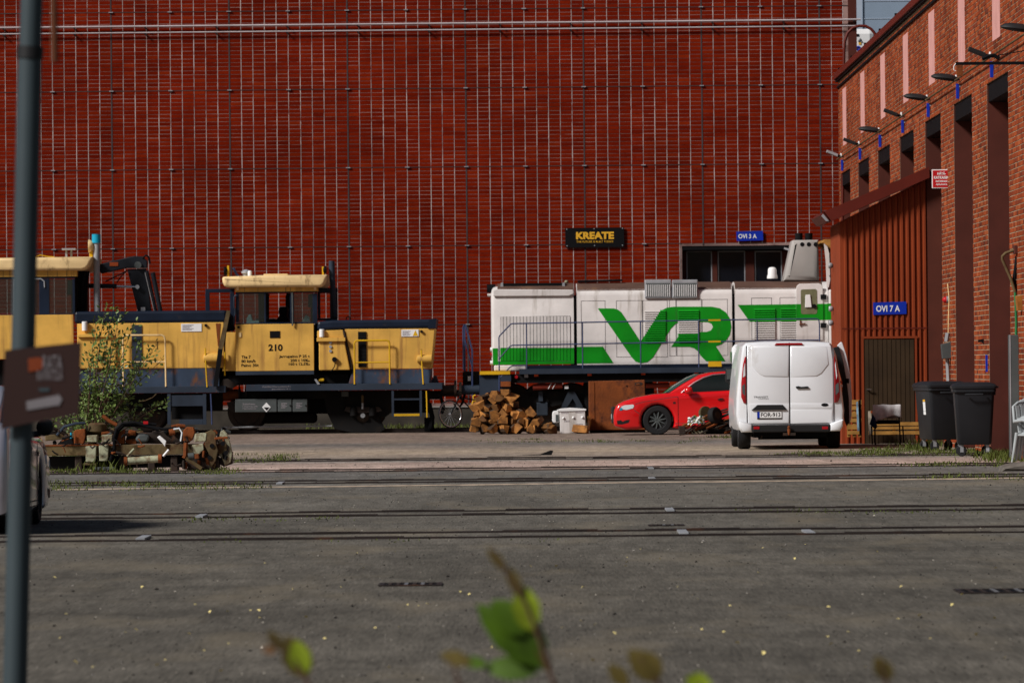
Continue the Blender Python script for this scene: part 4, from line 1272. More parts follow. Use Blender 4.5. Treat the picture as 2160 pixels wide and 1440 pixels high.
for a in (515.5, 543.5, 602, 612):
    bx(tk7, 'trim_seam', (a, 606.3, a + 0.8, 614.8), E0 - 0.024, E0 - 0.0205, m_seam)
rpoly = [W(*q, E0 - 0.1) for q in ((468.8, 588), (470, 584.5), (474, 583.5), (555, 580.5), (689.5, 579.5), (689, 588), (686, 597), (681, 603.5), (675, 605.5), (478, 606), (472.5, 602), (469.5, 595))]
rf = MB().layers(rpoly, [(E0 - 0.16, 0.07), (E0 - 0.15, 0.03), (E0 - 0.10, 0), (E1 + 0.10, 0), (E1 + 0.16, 0.07)]).build('roof', m_cream, tk7, smooth=50)
bx(rf, 'roof_hatch', (556, 577.5, 607, 580.6), E0 + 0.6, E1 - 0.6, m_cream, 0.01)
p = P3(475, 572, E0 + 0.4)
MB().lathe([(0.02, -0.06), (0.09, -0.04), (0.11, 0.0), (0.10, 0.03)], p, (-1, 0, 0), 14).build('roof_light', m_blk, rf, smooth=50)
bx(rf, 'light_bracket', (479, 560, 483, 584), E0 + 0.35, E0 + 0.42, m_yel)
tb(rf, 'antenna', [(492, 565), (498, 577), (503, 583)], E0 + 0.5, 0.03, m_rail)
p = P3(519, 578, E0 + 0.5)
MB().lathe([(0.06, -0.08), (0.06, 0.0), (0.11, 0.02), (0.11, 0.06), (0.05, 0.10), (0.01, 0.11)], p, (0, 0, 1), 16).build('beacon', m_zinc, rf, smooth=50)
p = P3(527, 585, E0 + 0.3)
MB().lathe([(0.05, 0), (0.05, 0.13), (0.035, 0.155), (0.01, 0.16)], p, (0, 0, 1), 14).build('lamp_dome', m_wht, rf, smooth=50)
p = P3(686, 569, E0 + 0.4)
MB().lathe([(0.02, -0.06), (0.08, -0.04), (0.09, 0.0), (0.08, 0.03)], p, (1, 0, 0), 14).build('roof_light', m_blk, rf, smooth=50)
bx(rf, 'light_bracket', (679, 562, 683, 580), E0 + 0.35, E0 + 0.42, m_yel)
MB().tube([P3(699.5, 550, E0 + 0.5), P3(700.5, 585, E0 + 0.5), P3(703, 620, E0 + 0.5), P3(707, 668, E0 + 0.5)], [0.07, 0.07, 0.06, 0.045], 14).build('exhaust_stack', m_deck, tk7, smooth=50)
# windscreen ends: angled glazed frames before and behind the cab
frame_band(tk7, 'windscreen_frame', (433, 609, 494, 698), [(442, 617, 485, 668)], E0 + 0.9, E0 + 1.0, m_navy)
frame_band(tk7, 'windscreen_frame', (670, 607, 712, 676), [(675.5, 618, 696, 671)], E0 + 0.6, E0 + 0.72, m_navy)
pp(tk7, 'cab_step_panel', [(478, 700.5), (496.8, 700.5), (496.8, 782), (469, 782)], E0 + 0.05, E0 + 0.12, m_yellow, 0.006)
tb(tk7, 'side_handrail', [(474.5, 742), (474, 770), (474.5, 792)], E0 - 0.02, 0.018, m_yel)
pp(tk7, 'cab_rail', [(478, 654), (486, 655), (470, 735), (460, 735)], E0 - 0.2, E0 - 0.14, m_beam)
pp(tk7, 'cab_rail', [(460, 735.2), (470, 735.2), (459, 815), (450, 815)], E0 - 0.2, E0 - 0.14, m_blk)
# fittings and lettering on the cab side
bx(cw, 'name_plate', (569, 698, 590.5, 712.5), E0 - 0.012, E0 - .001, m_blk)
bx(cw, 'door_catch', (504, 701, 509, 711), E0 - 0.02, E0 - .001, m_cream, 0.006)
MB().cyl(P3(503, 690, E0 - 0.04), P3(503, 690, E0), 0.03, n=10).build('knob', m_blk, cw)
tx(cw, '210', (566, 725.8, 596.2, 740.2), E0 - 0.004, m_blk, 0.035)
for t, r in (('Tka 7', (509, 749.5, 528.5, 756)), ('80 km/h', (509, 758.3, 539, 764.6)), ('Paino 30t', (509, 767, 545.5, 773.2)), ('Jarrupaino P 25 t', (588.5, 748.3, 653, 755.6)), ('200 t 10‰', (612.5, 756.8, 653, 762.6)), ('160 t 12,5‰', (609, 764.5, 653.5, 771))):
    tx(cw, t, r, E0 - 0.004, m_blk, 0.022)
# bonnet
hd = pp(tk7, 'bonnet', [(727, 694), (917, 692.5), (909, 777), (745, 778.5)], E0 + 0.02, E1 - 0.02, m_yellow, 0.01)
bt = pp(tk7, 'bonnet_top', [(669, 678), (700, 675), (904, 673), (920.5, 671.8), (918, 692), (727, 694), (669, 697)], E0 + 0.0, E1, m_navy, 0.06)
pp(bt, 'end_cap', [(905, 673), (913, 671.9), (920.8, 671.6), (918.4, 692.2), (902, 692.5)], E0 - 0.01, E1 + .01, m_navy)
tb(bt, 'lift_eye', [(730, 675), (731, 669), (735, 667), (738, 670), (738, 675)], E0 + 0.5, 0.012, m_blk)
bx(hd, 'black_vent', (755.5, 699.5, 772.7, 774), E0 - 0.004, E0 + 0.019, m_blk)
for k in range(10):
    MB().pbox(756.5, 702 + k * 7.2, 771.7, 705 + k * 7.2, E0 - 0.012, E0 - 0.0045).build('vent_slat', m_black, hd)
st = bx(hd, 'warning_label', (846.7, 695, 882.8, 709.5), E0 + 0.002, E0 + 0.019, m_wht)
pp(st, 'triangle', [(870.5, 708), (876, 696.5), (881.8, 708)], E0 - 0.003, E0 + 0.0015, m_yel)
for k in range(5):
    bx(st, 'print_line', (849, 698 + k * 2.1, 866 - (k % 3) * 2, 699 + k * 2.1), E0 - 0.001, E0 + 0.0015, m_greyp)
MB().cyl(P3(889, 699, E0 - 0.03), P3(889, 699, E0 + 0.019), 0.033, n=12).build('knob', m_blk, hd, smooth=40)
MB().lathe([(0.02, -0.2), (0.09, -0.17), (0.105, -0.1), (0.105, 0.16), (0.09, 0.17)], P3(896, 757, E0 - 0.02), (1, 0, -0.02), 16).build('end_lamp', m_yellow, hd, smooth=40)
tb(tk7, 'side_handrail', [(888.7, 738), (890, 765), (893, 810)], E0 - 0.1, 0.02, m_yel)
MB().cyl(P3(888.7, 737.5, E0 - 0.1), P3(888.7, 736.5, E0 - 0.1), 0.025, n=10).build('rail_tip', m_blk, tk7)
tb(tk7, 'side_handrail', [(748, 810), (747.5, 724), (749, 720), (753, 718.3), (816, 717.8), (820, 719.5), (821.5, 724), (822.5, 810)], E0 - 0.1, 0.021, m_yel)
tb(tk7, 'side_handrail', [(749, 764.5), (820, 763.8)], E0 - 0.1, 0.016, m_yel)
# filler box beside the cab
pp(tk7, 'filler_box', [(669, 697.5), (723, 695.5), (727, 712), (669, 712)], E0 - 0.01, E0 + 0.5, m_yellow, 0.008)
fbx = pp(tk7, 'filler_box', [(672.5, 720.2), (726.5, 719.5), (738.5, 780), (673, 781)], E0 - 0.06, E0 + 0.5, m_yellow, 0.02)
bx(fbx, 'filler_ledge', (668, 712.2, 728.5, 720), E0 - 0.12, E0 + 0.3, m_yellow, 0.01)
pp(fbx, 'gap', [(722.5, 697), (726, 697), (744, 779), (739, 779)], E0 - 0.012, E0 + 0.4, m_oily)
MB().lathe([(0.06, 0), (0.06, 0.17), (0.05, 0.18)], P3(679, 710.5, E0 - 0.05), (0, 0, 1), 14).build('filter_cup', m_wht, fbx, smooth=40)
for py in (722, 731, 740):
    MB().cyl(P3(697, py, E0 - 0.085), P3(697, py, E0 - 0.06), 0.035, n=12).build('gauge', m_zinc, fbx, smooth=40)
MB().cyl(P3(705.5, 758, E0 - 0.14), P3(705.5, 758, E0 - 0.06), 0.06, n=14).build('plug', m_blk, fbx, smooth=40)
tb(fbx, 'lead', [(707, 764), (706, 772), (701, 780), (697, 783)], E0 - 0.1, 0.012, m_blk)
# lower panels, deck, frame
pp(tk7, 'lower_panel', [(745, 779), (908.5, 778), (905.5, 808.5), (735, 808.5)], E0 + 0.03, E1 - 0.03, m_bluerust, 0.006)
bx(tk7, 'cab_base', (482, 790.3, 735, 808.8), E0 + 0.2, E1 - 0.2, m_black)
dk = bx(tk7, 'deck', (519, 809, 933, 823), E0 - 0.1, E1 + 0.1, m_deck, 0.008)
tx(dk, 'Kuormaa ilman junalaista 8 t', (554, 813.5, 613, 817.5), E0 - 0.105, m_greyp, 0.0)
tx(dk, 'Junalaista 8 t', (573, 818.8, 613, 822.2), E0 - 0.105, m_greyp, 0.0)
bx(dk, 'yellow_lamp', (672, 798, 684, 804), E0 + 0.1, E0 + 0.19, m_yel, 0.02)
pp(dk, 'lever', [(663, 800), (667, 799), (675, 810), (670, 811)], E0 - 0.12, E0 - 0.101, m_zinc)
pp(tk7, 'side_frame', [(519, 823.3), (935, 823.3), (928, 842), (830, 842), (828, 868), (812, 880), (800, 876), (812, 905), (800, 912), (742, 912), (706, 904), (690, 870), (684, 841), (519, 841)], TY - 0.98, TY - 0.90, m_frame)
bx(tk7, 'centre_frame', (500, 824, 905, 872), TY - 0.6, TY + 0.6, m_black)
MB().pbox(664, 680, 742, 810, TY - 1.0, TY + 1.0).build('engine_or_gap_fill', m_blk, tk7)  # black box added to darken the open gap between cab and bonnet
MB().pbox(474, 776, 663, 811, TY - 0.9, TY + 0.9).build('dark_gap_fill', m_blk, tk7)  # black box added to darken the see-through gaps under the cab
MB().pbox(440, 700, 492, 812, TY - 0.8, TY + 0.8).build('cab_step_block', m_black, tk7)
vehicle_wheelset(tk7, 771)
vehicle_wheelset(tk7, 520)
p = P3(765.5, 876, TY - 1.0)
MB().lathe([(0.15, 0.1), (0.16, 0.02), (0.12, -0.02), (0.06, -0.03), (0.055, -0.05)], p, (0, 1, 0), 18).build('axle_box', m_oily, tk7, smooth=40)
MB().cyl(p + Vector((0, -0.08, 0)), p + Vector((0, -0.05, 0)), 0.055, n=14).build('axle_cap', m_zinc, tk7)
for s in (-20, 20):
    MB().lathe([(0.07, 0), (0.09, 0.02), (0.09, 0.2), (0.07, 0.22)], P3(766 + s, 878, TY - 1.05), (0, 0, 1), 12).build('spring', m_frame, tk7, smooth=40)
pp(tk7, 'equaliser', [(730, 858), (800, 858), (806, 866), (790, 870), (740, 870), (726, 866)], TY - 1.08, TY - 1.0, m_oily)
tb(tk7, 'damper', [(764.5, 833), (764.7, 849)], TY - 1.12, 0.03, m_beam)
tb(tk7, 'damper', [(764.8, 849.5), (765, 862)], TY - 1.12, 0.028, m_zinc)
bx(tk7, 'small_box', (720, 825, 735, 836), TY - 1.1, TY - 0.99, m_greybox, 0.01)
tb(tk7, 'brake_pipe', [(728, 836), (728, 855), (724, 866)], TY - 1.05, 0.012, m_black)
gb = bx(tk7, 'battery_box', (496, 841.5, 584, 869), E0 + 0.05, E0 + 0.6, m_greybox, 0.015)
pp(gb, 'hazard_mark', [(552.7, 858.5), (562, 848.5), (571, 858.5), (562, 869)], E0 + 0.04, E0 + 0.049, m_wht)
pp(gb, 'hazard_core', [(556, 858.8), (568, 858.8), (562, 865.5)], E0 + 0.034, E0 + 0.0395, m_blk)
for k, t in enumerate(('Sulakkeet', '12 kernnoa 24v', 'Päävirtakytkin')):
    tx(gb, t, (512, 850 + k * 5, 512 + (26, 32, 28)[k], 853.5 + k * 5), E0 + 0.045, m_greyp, 0.01)
for x0, x1 in ((586, 615), (617.5, 648)):
    q = bx(tk7, 'tool_box', (x0, 842, x1, 868), E0 + 0.06, E0 + 0.5, m_greybox, 0.01)
    MB().cyl(P3(x1 - 3, 855, E0 + 0.045), P3(x1 - 3, 855, E0 + 0.06), 0.018, n=8).build('lock', m_blk, q)
    for k in range(4):
        bx(q, 'print_line', (x0 + 7, 850 + k * 3, x0 + 20 - (k % 2) * 4, 851.2 + k * 3), E0 + 0.055, E0 + 0.0595, m_greyp)
bx(tk7, 'air_tank', (500, 871, 668, 893), TY - 0.75, TY - 0.2, m_black, 0.08)
tb(tk7, 'drain_pipe', [(466, 902), (540, 900), (700, 898)], TY - 1.0, 0.02, m_zinc)
# ladder
ld = bx(tk7, 'ladder', (826, 823.5, 831, 879), E0 - 0.08, E0 - 0.02, m_deck)
bx(ld, 'ladder_side', (885, 823.5, 890, 878), E0 - 0.08, E0 - 0.02, m_deck)
bx(ld, 'rung', (831.2, 840, 884.8, 843.5), E0 - 0.08, E0 + 0.1, m_deck)
bx(ld, 'rung', (831.2, 872.5, 884.8, 877), E0 - 0.08, E0 + 0.1, m_yel)
tb(tk7, 'side_handrail', [(899.5, 824), (900.5, 850), (901, 880)], E0 - 0.06, 0.018, m_yel)
# end coupling
bx(tk7, 'coupler', (930, 822, 972, 836), TY - 0.25, TY + 0.25, m_oily, 0.03)
MB().cyl(P3(930, 821, TY - 0.85), P3(958, 820, TY - 0.85), 0.10, n=14).build('buffer', m_oily, tk7, smooth=40)
MB().cyl(P3(958, 820, TY - 0.85), P3(963, 820, TY - 0.85), 0.2, n=18).build('buffer_head', m_oily, tk7, smooth=40)
pp(tk7, 'end_bracket', [(908, 808), (914, 793), (920, 792), (926, 808)], E0 + 0.2, E0 + 0.6, m_deck)
tb(tk7, 'end_hose', [(918, 828), (930, 838), (936, 860), (931, 872)], E0 + 0.3, 0.045, m_blk)
tb(tk7, 'end_hose', [(905, 850), (912, 880), (908, 905)], E0 + 0.4, 0.06, m_blk)
bx(tk7, 'end_guard', (895, 880, 916, 910), TY - 0.95, TY - 0.85, m_black)

# --- yellow rail vehicle with crane at the left edge
tl = thing('rail_vehicle', 'rusty yellow rail vehicle with black crane arm behind the sapling at left', 'rail vehicle', (W(150, 900, E0)[0], TY, WZ))
cl = bx(tl, 'cab_side', (-60, 664.3, 155, 757), E0, E0 + 0.06, m_yellow, 0.008)
bx(tl, 'cab_side', (-60, 664.3, 155, 757), E1 - 0.06, E1, m_yellow)
frame_band(tl, 'window_frame', (-60, 584, 158, 664), [(-50, 588, 29, 661), (34, 588, 82, 661), (104, 588, 153, 662)], E0 + .002, E0 + 0.06, m_navy)
frame_band(tl, 'window_frame', (-60, 584, 158, 664), [(-50, 588, 40, 661), (60, 588, 95, 661), (104, 588, 150, 662)], E1 - .06, E1, m_navy)
for h in ((-50, 588, 29, 661), (34, 588, 82, 661), (104, 588, 153, 662)):
    bx(tl, 'window_pane', (h[0] + .2, h[1] + .2, h[2] - .2, h[3] - .2), E0 + 0.03, E0 + 0.036, m_glass)
tb(tl, 'window_bead', [(30, 661), (29.5, 590), (86, 588), (93, 593), (94, 606)], E0 - 0.01, 0.016, m_zinc)
pp(tl, 'sun_visor', [(142, 590), (151, 591), (150, 622), (141, 622)], E0 + 0.3, E0 + 0.32, m_visor)
bx(tl, 'roof_trim', (-60, 570.5, 162, 583.8), E0 - 0.02, E1 + 0.02, m_yellow, 0.008)
for a in (6, 20, 100, 120, 140):
    bx(tl, 'trim_seam', (a, 571, a + 0.8, 583.5), E0 - 0.024, E0 - 0.0205, m_seam)
rpoly = [W(*q, E0 - 0.1) for q in ((-70, 545), (60, 543), (194.5, 541.5), (192, 552), (188, 561), (181, 568), (172, 570.3), (-70, 570.3))]
rl = MB().layers(rpoly, [(E0 - 0.16, 0.07), (E0 - 0.15, 0.03), (E0 - 0.10, 0), (E1 + 0.10, 0), (E1 + 0.16, 0.07)]).build('roof', m_cream, tl, smooth=50)
bx(rl, 'roof_table', (130, 523.5, 159, 527), E0 + 0.3, E0 + 0.7, m_zinc)
for a in (137.5, 148):
    bx(rl, 'table_leg', (a, 527.2, a + 4, 545), E0 + 0.45, E0 + 0.5, m_zinc)
MB().lathe([(0.02, -0.1), (0.1, -0.06), (0.15, 0.02), (0.15, 0.05)], P3(191, 519, E0 + 0.4), (-1, 0, 0), 16).build('roof_horn', m_cream, rl, smooth=50)
bx(rl, 'horn_bracket', (188, 527, 195, 542), E0 + 0.38, E0 + 0.44, m_yel)
tb(rl, 'roof_cable', [(70, 543), (85, 538), (100, 541), (115, 542)], E0 + 0.3, 0.012, m_yel)
ex = MB().tube([P3(203.5, 512, E0 + 0.4), P3(204, 600, E0 + 0.4), P3(205, 662, E0 + 0.4)], 0.075, 14).build('exhaust_stack', m_zinc, tl, smooth=50)
MB().cyl(P3(203, 512.5, E0 + 0.4), P3(203, 494, E0 + 0.4), 0.105, n=16).build('stack_cap', m_turq, ex, smooth=40)
for k in range(6):
    a = 160 + k * 4.2
    tb(tl, 'hydraulic_hose', [(a + 6, 572), (a + 2, 600), (a, 630), (a - 2, 658)], E0 + 0.3 + (k % 3) * 0.06, 0.024, m_blk)
bx(tl, 'hose_tower', (158, 575, 184, 658), E0 + 0.5, E0 + 0.9, m_oily)
cr = pp(tl, 'crane_arm', [(205, 566), (212, 556), (283, 539.5), (301, 541), (310, 551), (310, 565), (268, 565), (213, 577)], E0 + 1.0, E0 + 1.3, m_black2, 0.02)
MB().cyl(P3(290.5, 559, E0 + 0.95), P3(290.5, 559, E0 + 1.0), 0.085, n=18).build('pivot', m_greybox, cr, smooth=40)
bx(cr, 'orange_label', (231, 553, 249, 561), E0 + 0.985, E0 + 0.998, m_orangep)
cj = pp(tl, 'crane_jib', [(268, 568), (308, 566), (319, 656), (290, 656)], E0 + 1.05, E0 + 1.25, m_black2, 0.02)
tb(cj, 'jib_ram', [(309, 571), (328, 656)], E0 + 1.0, 0.045, m_black2, 8)
tb(cj, 'jib_ram', [(322, 575), (338, 656)], E0 + 1.0, 0.055, m_black2, 8)
tb(cj, 'jib_pipe', [(306, 575), (325, 656)], E0 + 0.95, 0.012, m_steel)
bx(cj, 'tag_plate', (297, 648, 306, 656), E0 + 1.03, E0 + 1.045, m_wht)
tb(cr, 'lift_ram', [(184, 602.5), (246, 603.5)], E0 + 1.02, 0.055, m_black2, 10)
tb(cr, 'ram_rod', [(246, 603.5), (289, 605)], E0 + 1.02, 0.028, m_chrome, 10)
MB().cyl(P3(289.5, 605, E0 + 0.94), P3(289.5, 605, E0 + 1.04), 0.05, n=14).build('pin', m_zinc, cr, smooth=40)
tb(cr, 'hose', [(222, 594), (246, 582), (262, 574), (268, 570)], E0 + 1.0, 0.014, m_blk)
tb(cr, 'hose', [(246, 596), (256, 582), (266, 572)], E0 + 1.0, 0.014, m_blk)
tb(cr, 'hose', [(300, 545), (308, 538), (314, 543), (316, 556)], E0 + 1.0, 0.025, m_blk)
h2 = bx(tl, 'bonnet', (163, 681, 472, 777), E0 + 0.02, E1 - 0.02, m_yellow, 0.01)
bx(tl, 'bonnet_top', (156, 655.5, 478, 680.8), E0, E1, m_navy, 0.06)
MB().lathe([(0.065, 0), (0.065, 0.2), (0.055, 0.21)], P3(178.5, 697, E0 - 0.05), (0, 0, 1), 14).build('filter_cup', m_wht, h2, smooth=40)
bx(h2, 'filler_ledge', (163, 704, 237, 711), E0 - 0.12, E0 + 0.019, m_yellow, 0.01)
bx(h2, 'filler_box', (163, 711.2, 245, 777), E0 - 0.05, E0 + 0.019, m_yellow, 0.02)
MB().cyl(P3(211, 756, E0 - 0.12), P3(211, 756, E0 - 0.05), 0.07, n=14).build('plug', m_blk, h2)
bx(h2, 'side_vent', (278, 685, 299, 774), E0 - 0.004, E0 + 0.019, m_deck)
lb = bx(h2, 'label_plate', (382, 682.5, 425, 699), E0 + 0.005, E0 + 0.019, m_wht)
for k in range(5):
    bx(lb, 'print_line', (384.5, 685 + k * 2.4, 408 - (k % 3) * 4, 686.2 + k * 2.4), E0 + 0.001, E0 + 0.0045, m_greyp)
MB().cyl(P3(434, 686, E0 - 0.03), P3(434, 686, E0 + 0.019), 0.033, n=12).build('knob', m_blk, h2, smooth=40)
pp(h2, 'rust_streak', [(455, 682), (465, 682), (461.5, 730), (459.5, 730)], E0 + 0.010, E0 + 0.019, m_rust)
MB().lathe([(0.02, -0.2), (0.10, -0.17), (0.12, -0.1), (0.12, 0.2), (0.10, 0.21)], P3(446, 755, E0 - 0.02), (1, 0, -0.02), 16).build('end_lamp', m_yellow, h2, smooth=40)
bx(h2, 'thin_slot', (331, 720, 332.5, 735), E0 + 0.014, E0 + 0.019, m_blk)
tb(tl, 'side_handrail', [(260, 815), (259, 716), (261, 709), (266, 707), (341, 706.5), (346, 709), (348, 716), (350, 815)], E0 - 0.1, 0.021, m_cream)
tb(tl, 'side_handrail', [(260, 763.5), (349, 763)], E0 - 0.1, 0.016, m_cream)
tb(tl, 'side_handrail', [(433, 734), (434, 770), (437, 816)], E0 - 0.1, 0.02, m_yel)
bx(tl, 'lower_panel', (163, 777.3, 462, 815), E0 + 0.03, E1 - 0.03, m_bluerust)
dk2 = bx(tl, 'deck', (-60, 816, 476, 830), E0 - 0.1, E1 + 0.1, m_deck, 0.008)
bx(tl, 'side_frame', (-60, 830.3, 470, 868), TY - 0.98, TY - 0.9, m_frame)
bx(tl, 'centre_frame', (-60, 758, 160, 815.5), E0 + 0.3, E1 - 0.3, m_black)
for a in (-20, 310):
    vehicle_wheelset(tl, a)
ld = bx(tl, 'ladder', (353, 830.5, 360, 895), E0 - 0.08, E0 - 0.02, m_deck)
bx(ld, 'ladder_side', (428, 830.5, 435, 895), E0 - 0.08, E0 - 0.02, m_deck)
bx(ld, 'ladder_plate', (360.2, 833, 427.8, 856), E0 - 0.06, E0 - 0.03, m_deck)
bx(ld, 'rung', (378, 884, 427.8, 895), E0 - 0.08, E0 + 0.1, m_deck)
bx(tl, 'tool_locker', (362, 858, 426, 884), E0 + 0.1, E0 + 0.5, m_black)
tb(tl, 'side_handrail', [(444.5, 830), (446, 860), (447, 895)], E0 - 0.08, 0.018, m_rail)
tb(tl, 'sag_cable', [(330, 830), (322, 838), (305, 845), (292, 846)], E0 - 0.1, 0.01, m_beam)
MB().cyl(P3(462, 834, TY - 0.85), P3(503, 832, TY - 0.85), 0.13, n=16).build('buffer', m_rustpart, tl, smooth=40)
MB().lathe([(0.05, 0), (0.21, 0.01), (0.21, 0.03), (0.05, 0.06)], P3(503, 829, TY - 0.85), (1, 0, 0), 20).build('buffer_head', m_oily, tl, smooth=40)
MB().lathe([(0.05, 0), (0.21, 0.03), (0.21, 0.05), (0.05, 0.06)], P3(516, 828, TY - 0.85), (1, 0, 0), 20).build('buffer_head', m_oily, tk7, smooth=40)
pp(tl, 'end_bracket', [(462, 815), (470, 800), (480, 798), (500, 812), (490, 818)], E0 + 0.1, E0 + 0.5, m_oily)
pp(tl, 'swing_link', [(478, 848), (494, 846), (500, 862), (492, 870), (482, 862)], TY - 1.1, TY - 1.0, m_oily)
# ------------------------------------------------------------------ white van
VD = 96.9
van = thing('delivery_van', 'white panel van seen from behind with a front door open', 'van', (W(1665, 945, 99)[0], 99, 0))
vp = [W(*q, VD) for q in ((1566, 730), (1563, 750), (1557, 800), (1553.5, 840), (1552.5, 872), (1555, 893), (1562, 907), (1587, 908), (1749, 906), (1773, 904), (1780, 889), (1781.5, 865), (1778, 835), (1772.5, 800), (1764.5, 752), (1758.5, 731), (1751, 722), (1720, 720), (1665, 719.2), (1610, 720), (1574, 722.5))]
vb = MB().layers(vp, [(VD, 0.075), (VD + 0.015, 0.035), (VD + 0.06, 0.01), (VD + 0.16, 0.0), (VD + 1.2, -0.012), (VD + 3.3, -0.012)]).build('body', m_vanw, van, smooth=35)
vx0, vx1 = W(1557, 830, VD)[0], W(1779, 830, VD)[0]
vzr = W(1665, 721, VD)[1]
zt_ = vzr
cabp = [(VD + 3.301, 0.35), (VD + 3.301, zt_ - 0.02), (VD + 3.6, zt_ - 0.05), (VD + 4.35, 1.12), (VD + 4.9, 0.95), (VD + 4.98, 0.6), (VD + 4.95, 0.3)]
xl(cabp, [(vx0 + 0.02, 0.06), (vx0 + 0.08, 0), (vx1 - 0.08, 0), (vx1 - 0.02, 0.06)]).build('cab_front', m_vanw, van, smooth=35)
xl([(VD + 3.66, zt_ - 0.08), (VD + 4.36, 1.13), (VD + 4.40, 1.14), (VD + 3.70, zt_ - 0.06)], [(vx0 + 0.12, 0), (vx1 - 0.12, 0)]).build('windscreen', m_dglass, van)
MB().box(vx0 + 0.015, vx0 + 0.019, VD + 3.35, VD + 4.0, 1.15, 1.75).build('side_window', m_dglass, van)
dv = VD - 0.002
m_vseam = M('van_seam', (0.12, 0.12, 0.13), 0.6)
def vbx(name, r, t0, t1, mat, bev=0.0, par=None):
    return bx(par or van, name, r, VD - t0, VD - t1, mat, bev)
# rear doors: each leaf a shallow raised panel with its own upper field
def soft_panel(T, name, poly, t, mat, rim=0.02):
    q = [W(*p, VD) for p in poly]
    return MB().layers(q, [(VD - t, rim), (VD - t * 0.75, rim * 0.5), (VD - t * 0.2, rim * 0.1), (VD + 0.03, 0.0)]).build(name, mat, T, smooth=50)
dl = soft_panel(van, 'rear_door', [(1575.5, 728.5), (1664.8, 727.8), (1665.2, 894), (1579, 893.5), (1575.5, 850)], 0.018, m_vanw)
dr_ = soft_panel(van, 'rear_door', [(1666.2, 727.8), (1752.5, 729), (1757.5, 760), (1758.5, 850), (1757, 892.5), (1666.6, 894)], 0.018, m_vanw)
def soft2(T, name, poly, t0, t1, mat, rim=0.03):
    q = [W(*p, VD) for p in poly]
    return MB().layers(q, [(VD - t1, rim), (VD - t0 - (t1 - t0) * .7, rim * .55), (VD - t0 + 0.002, 0.0)]).build(name, mat, T, smooth=60)
soft2(dl, 'upper_field', [(1585, 731), (1663.2, 730), (1663.2, 795.5), (1612, 794.5), (1603, 790.5), (1583.5, 772)], 0.018, 0.030, m_vanw, 0.02)
soft2(dr_, 'upper_field', [(1667.8, 730), (1744, 731), (1748.5, 768), (1733, 788), (1722, 794), (1667.8, 795.5)], 0.018, 0.030, m_vanw, 0.02)
soft2(dl, 'lower_field', [(1580, 850), (1664, 849.5), (1664, 892.5), (1583, 892)], 0.018, 0.024, m_vanw, 0.02)
soft2(dr_, 'lower_field', [(1667.5, 849.5), (1756.5, 849), (1755, 861), (1667.5, 862)], 0.018, 0.024, m_vanw, 0.02)
soft2(dr_, 'lower_field', [(1667.5, 864), (1755, 863), (1754, 891.5), (1667.5, 892.5)], 0.018, 0.022, m_vanw, 0.015)
vbx('door_gap', (1665.0, 722, 1666.1, 895), 0.012, -0.05, m_blk)
vbx('door_gap', (1574.2, 729, 1575.2, 893), 0.010, -0.03, m_vseam)
vbx('door_gap', (1758.2, 735, 1759.2, 892), 0.010, -0.03, m_vseam)
pp(dr_, 'handle', [(1678, 815.2), (1684, 814), (1690, 815.5), (1703, 814.4), (1706, 816), (1705, 819), (1690, 819.2), (1680, 819.3)], VD - 0.045, VD - 0.019, m_plast, 0.005)
p = P3(1739.7, 853.5, VD - 0.03)
MB().add([p + Vector((0.062 * math.cos(a * PI / 10), 0, 0.026 * math.sin(a * PI / 10))) for a in range(20)] + [p + Vector((0.066 * math.cos(a * PI / 10), 0.008, 0.03 * math.sin(a * PI / 10))) for a in range(20)], [tuple(range(20))] + [(a, (a + 1) % 20, 20 + (a + 1) % 20, 20 + a) for a in range(20)]).build('badge', m_blk, dr_)
tx(dl, 'TRANSIT', (1589.5, 835.2, 1620, 839), VD - 0.021, m_greybox, 0.01)
tx(dl, 'CUSTOM', (1600, 839.8, 1621, 842.2), VD - 0.021, m_greybox, 0.0)
pp(dl, 'plate_trim', [(1585, 864.8), (1597.6, 853.6), (1651, 853.2), (1660, 864.2)], VD - 0.055, VD - 0.018, m_plast, 0.006)
pl = bx(dl, 'licence_plate', (1597, 867.8, 1649, 883.5), VD - 0.034, VD - 0.0245, m_blk)
bx(pl, 'plate_face', (1602.6, 868.4, 1648.5, 881), VD - 0.038, VD - 0.0341, m_wht)
bx(pl, 'plate_band', (1597.3, 868.4, 1602.5, 881), VD - 0.038, VD - 0.0341, m_blue)
tx(pl, 'FOR-913', (1605, 870, 1646, 878.8), VD - 0.0395, m_blk, 0.02)
pp(van, 'high_brake_light', [(1633.7, 727.6), (1637.3, 723.4), (1690.6, 722.8), (1694.7, 726.8)], VD - 0.03, VD + 0.1, m_redl)
ll = [(1574, 750.5), (1574.8, 851.6), (1568, 849.8), (1562.8, 837), (1563, 808), (1566.8, 768.6), (1570.5, 753)]
rl_ = [(1758.5, 747.8), (1761.5, 754), (1766.8, 777.6), (1771.6, 812), (1771.8, 837), (1767.6, 848), (1759.6, 849.5)]
for poly, ins in ((ll, ([(1568.5, 776), (1571.5, 764), (1572, 792), (1567, 796)], [(1565, 814), (1571, 809), (1571.5, 835), (1566, 829)])), (rl_, ([(1762, 762), (1765.5, 792), (1764, 800), (1761, 770)], [(1762, 812), (1768.5, 806), (1769.5, 826), (1762.5, 833)]))):
    tl_ = MB().layers([W(*p, VD) for p in poly], [(VD - 0.03, 0.012), (VD - 0.02, 0.003), (VD + 0.25, -0.004)]).build('tail_light', m_redl, van, smooth=50)
    pp(tl_, 'reversing_lens', ins[0], VD - 0.034, VD - 0.0305, m_lens)
    pp(tl_, 'indicator_lens', ins[1], VD - 0.034, VD - 0.0305, m_greybox)
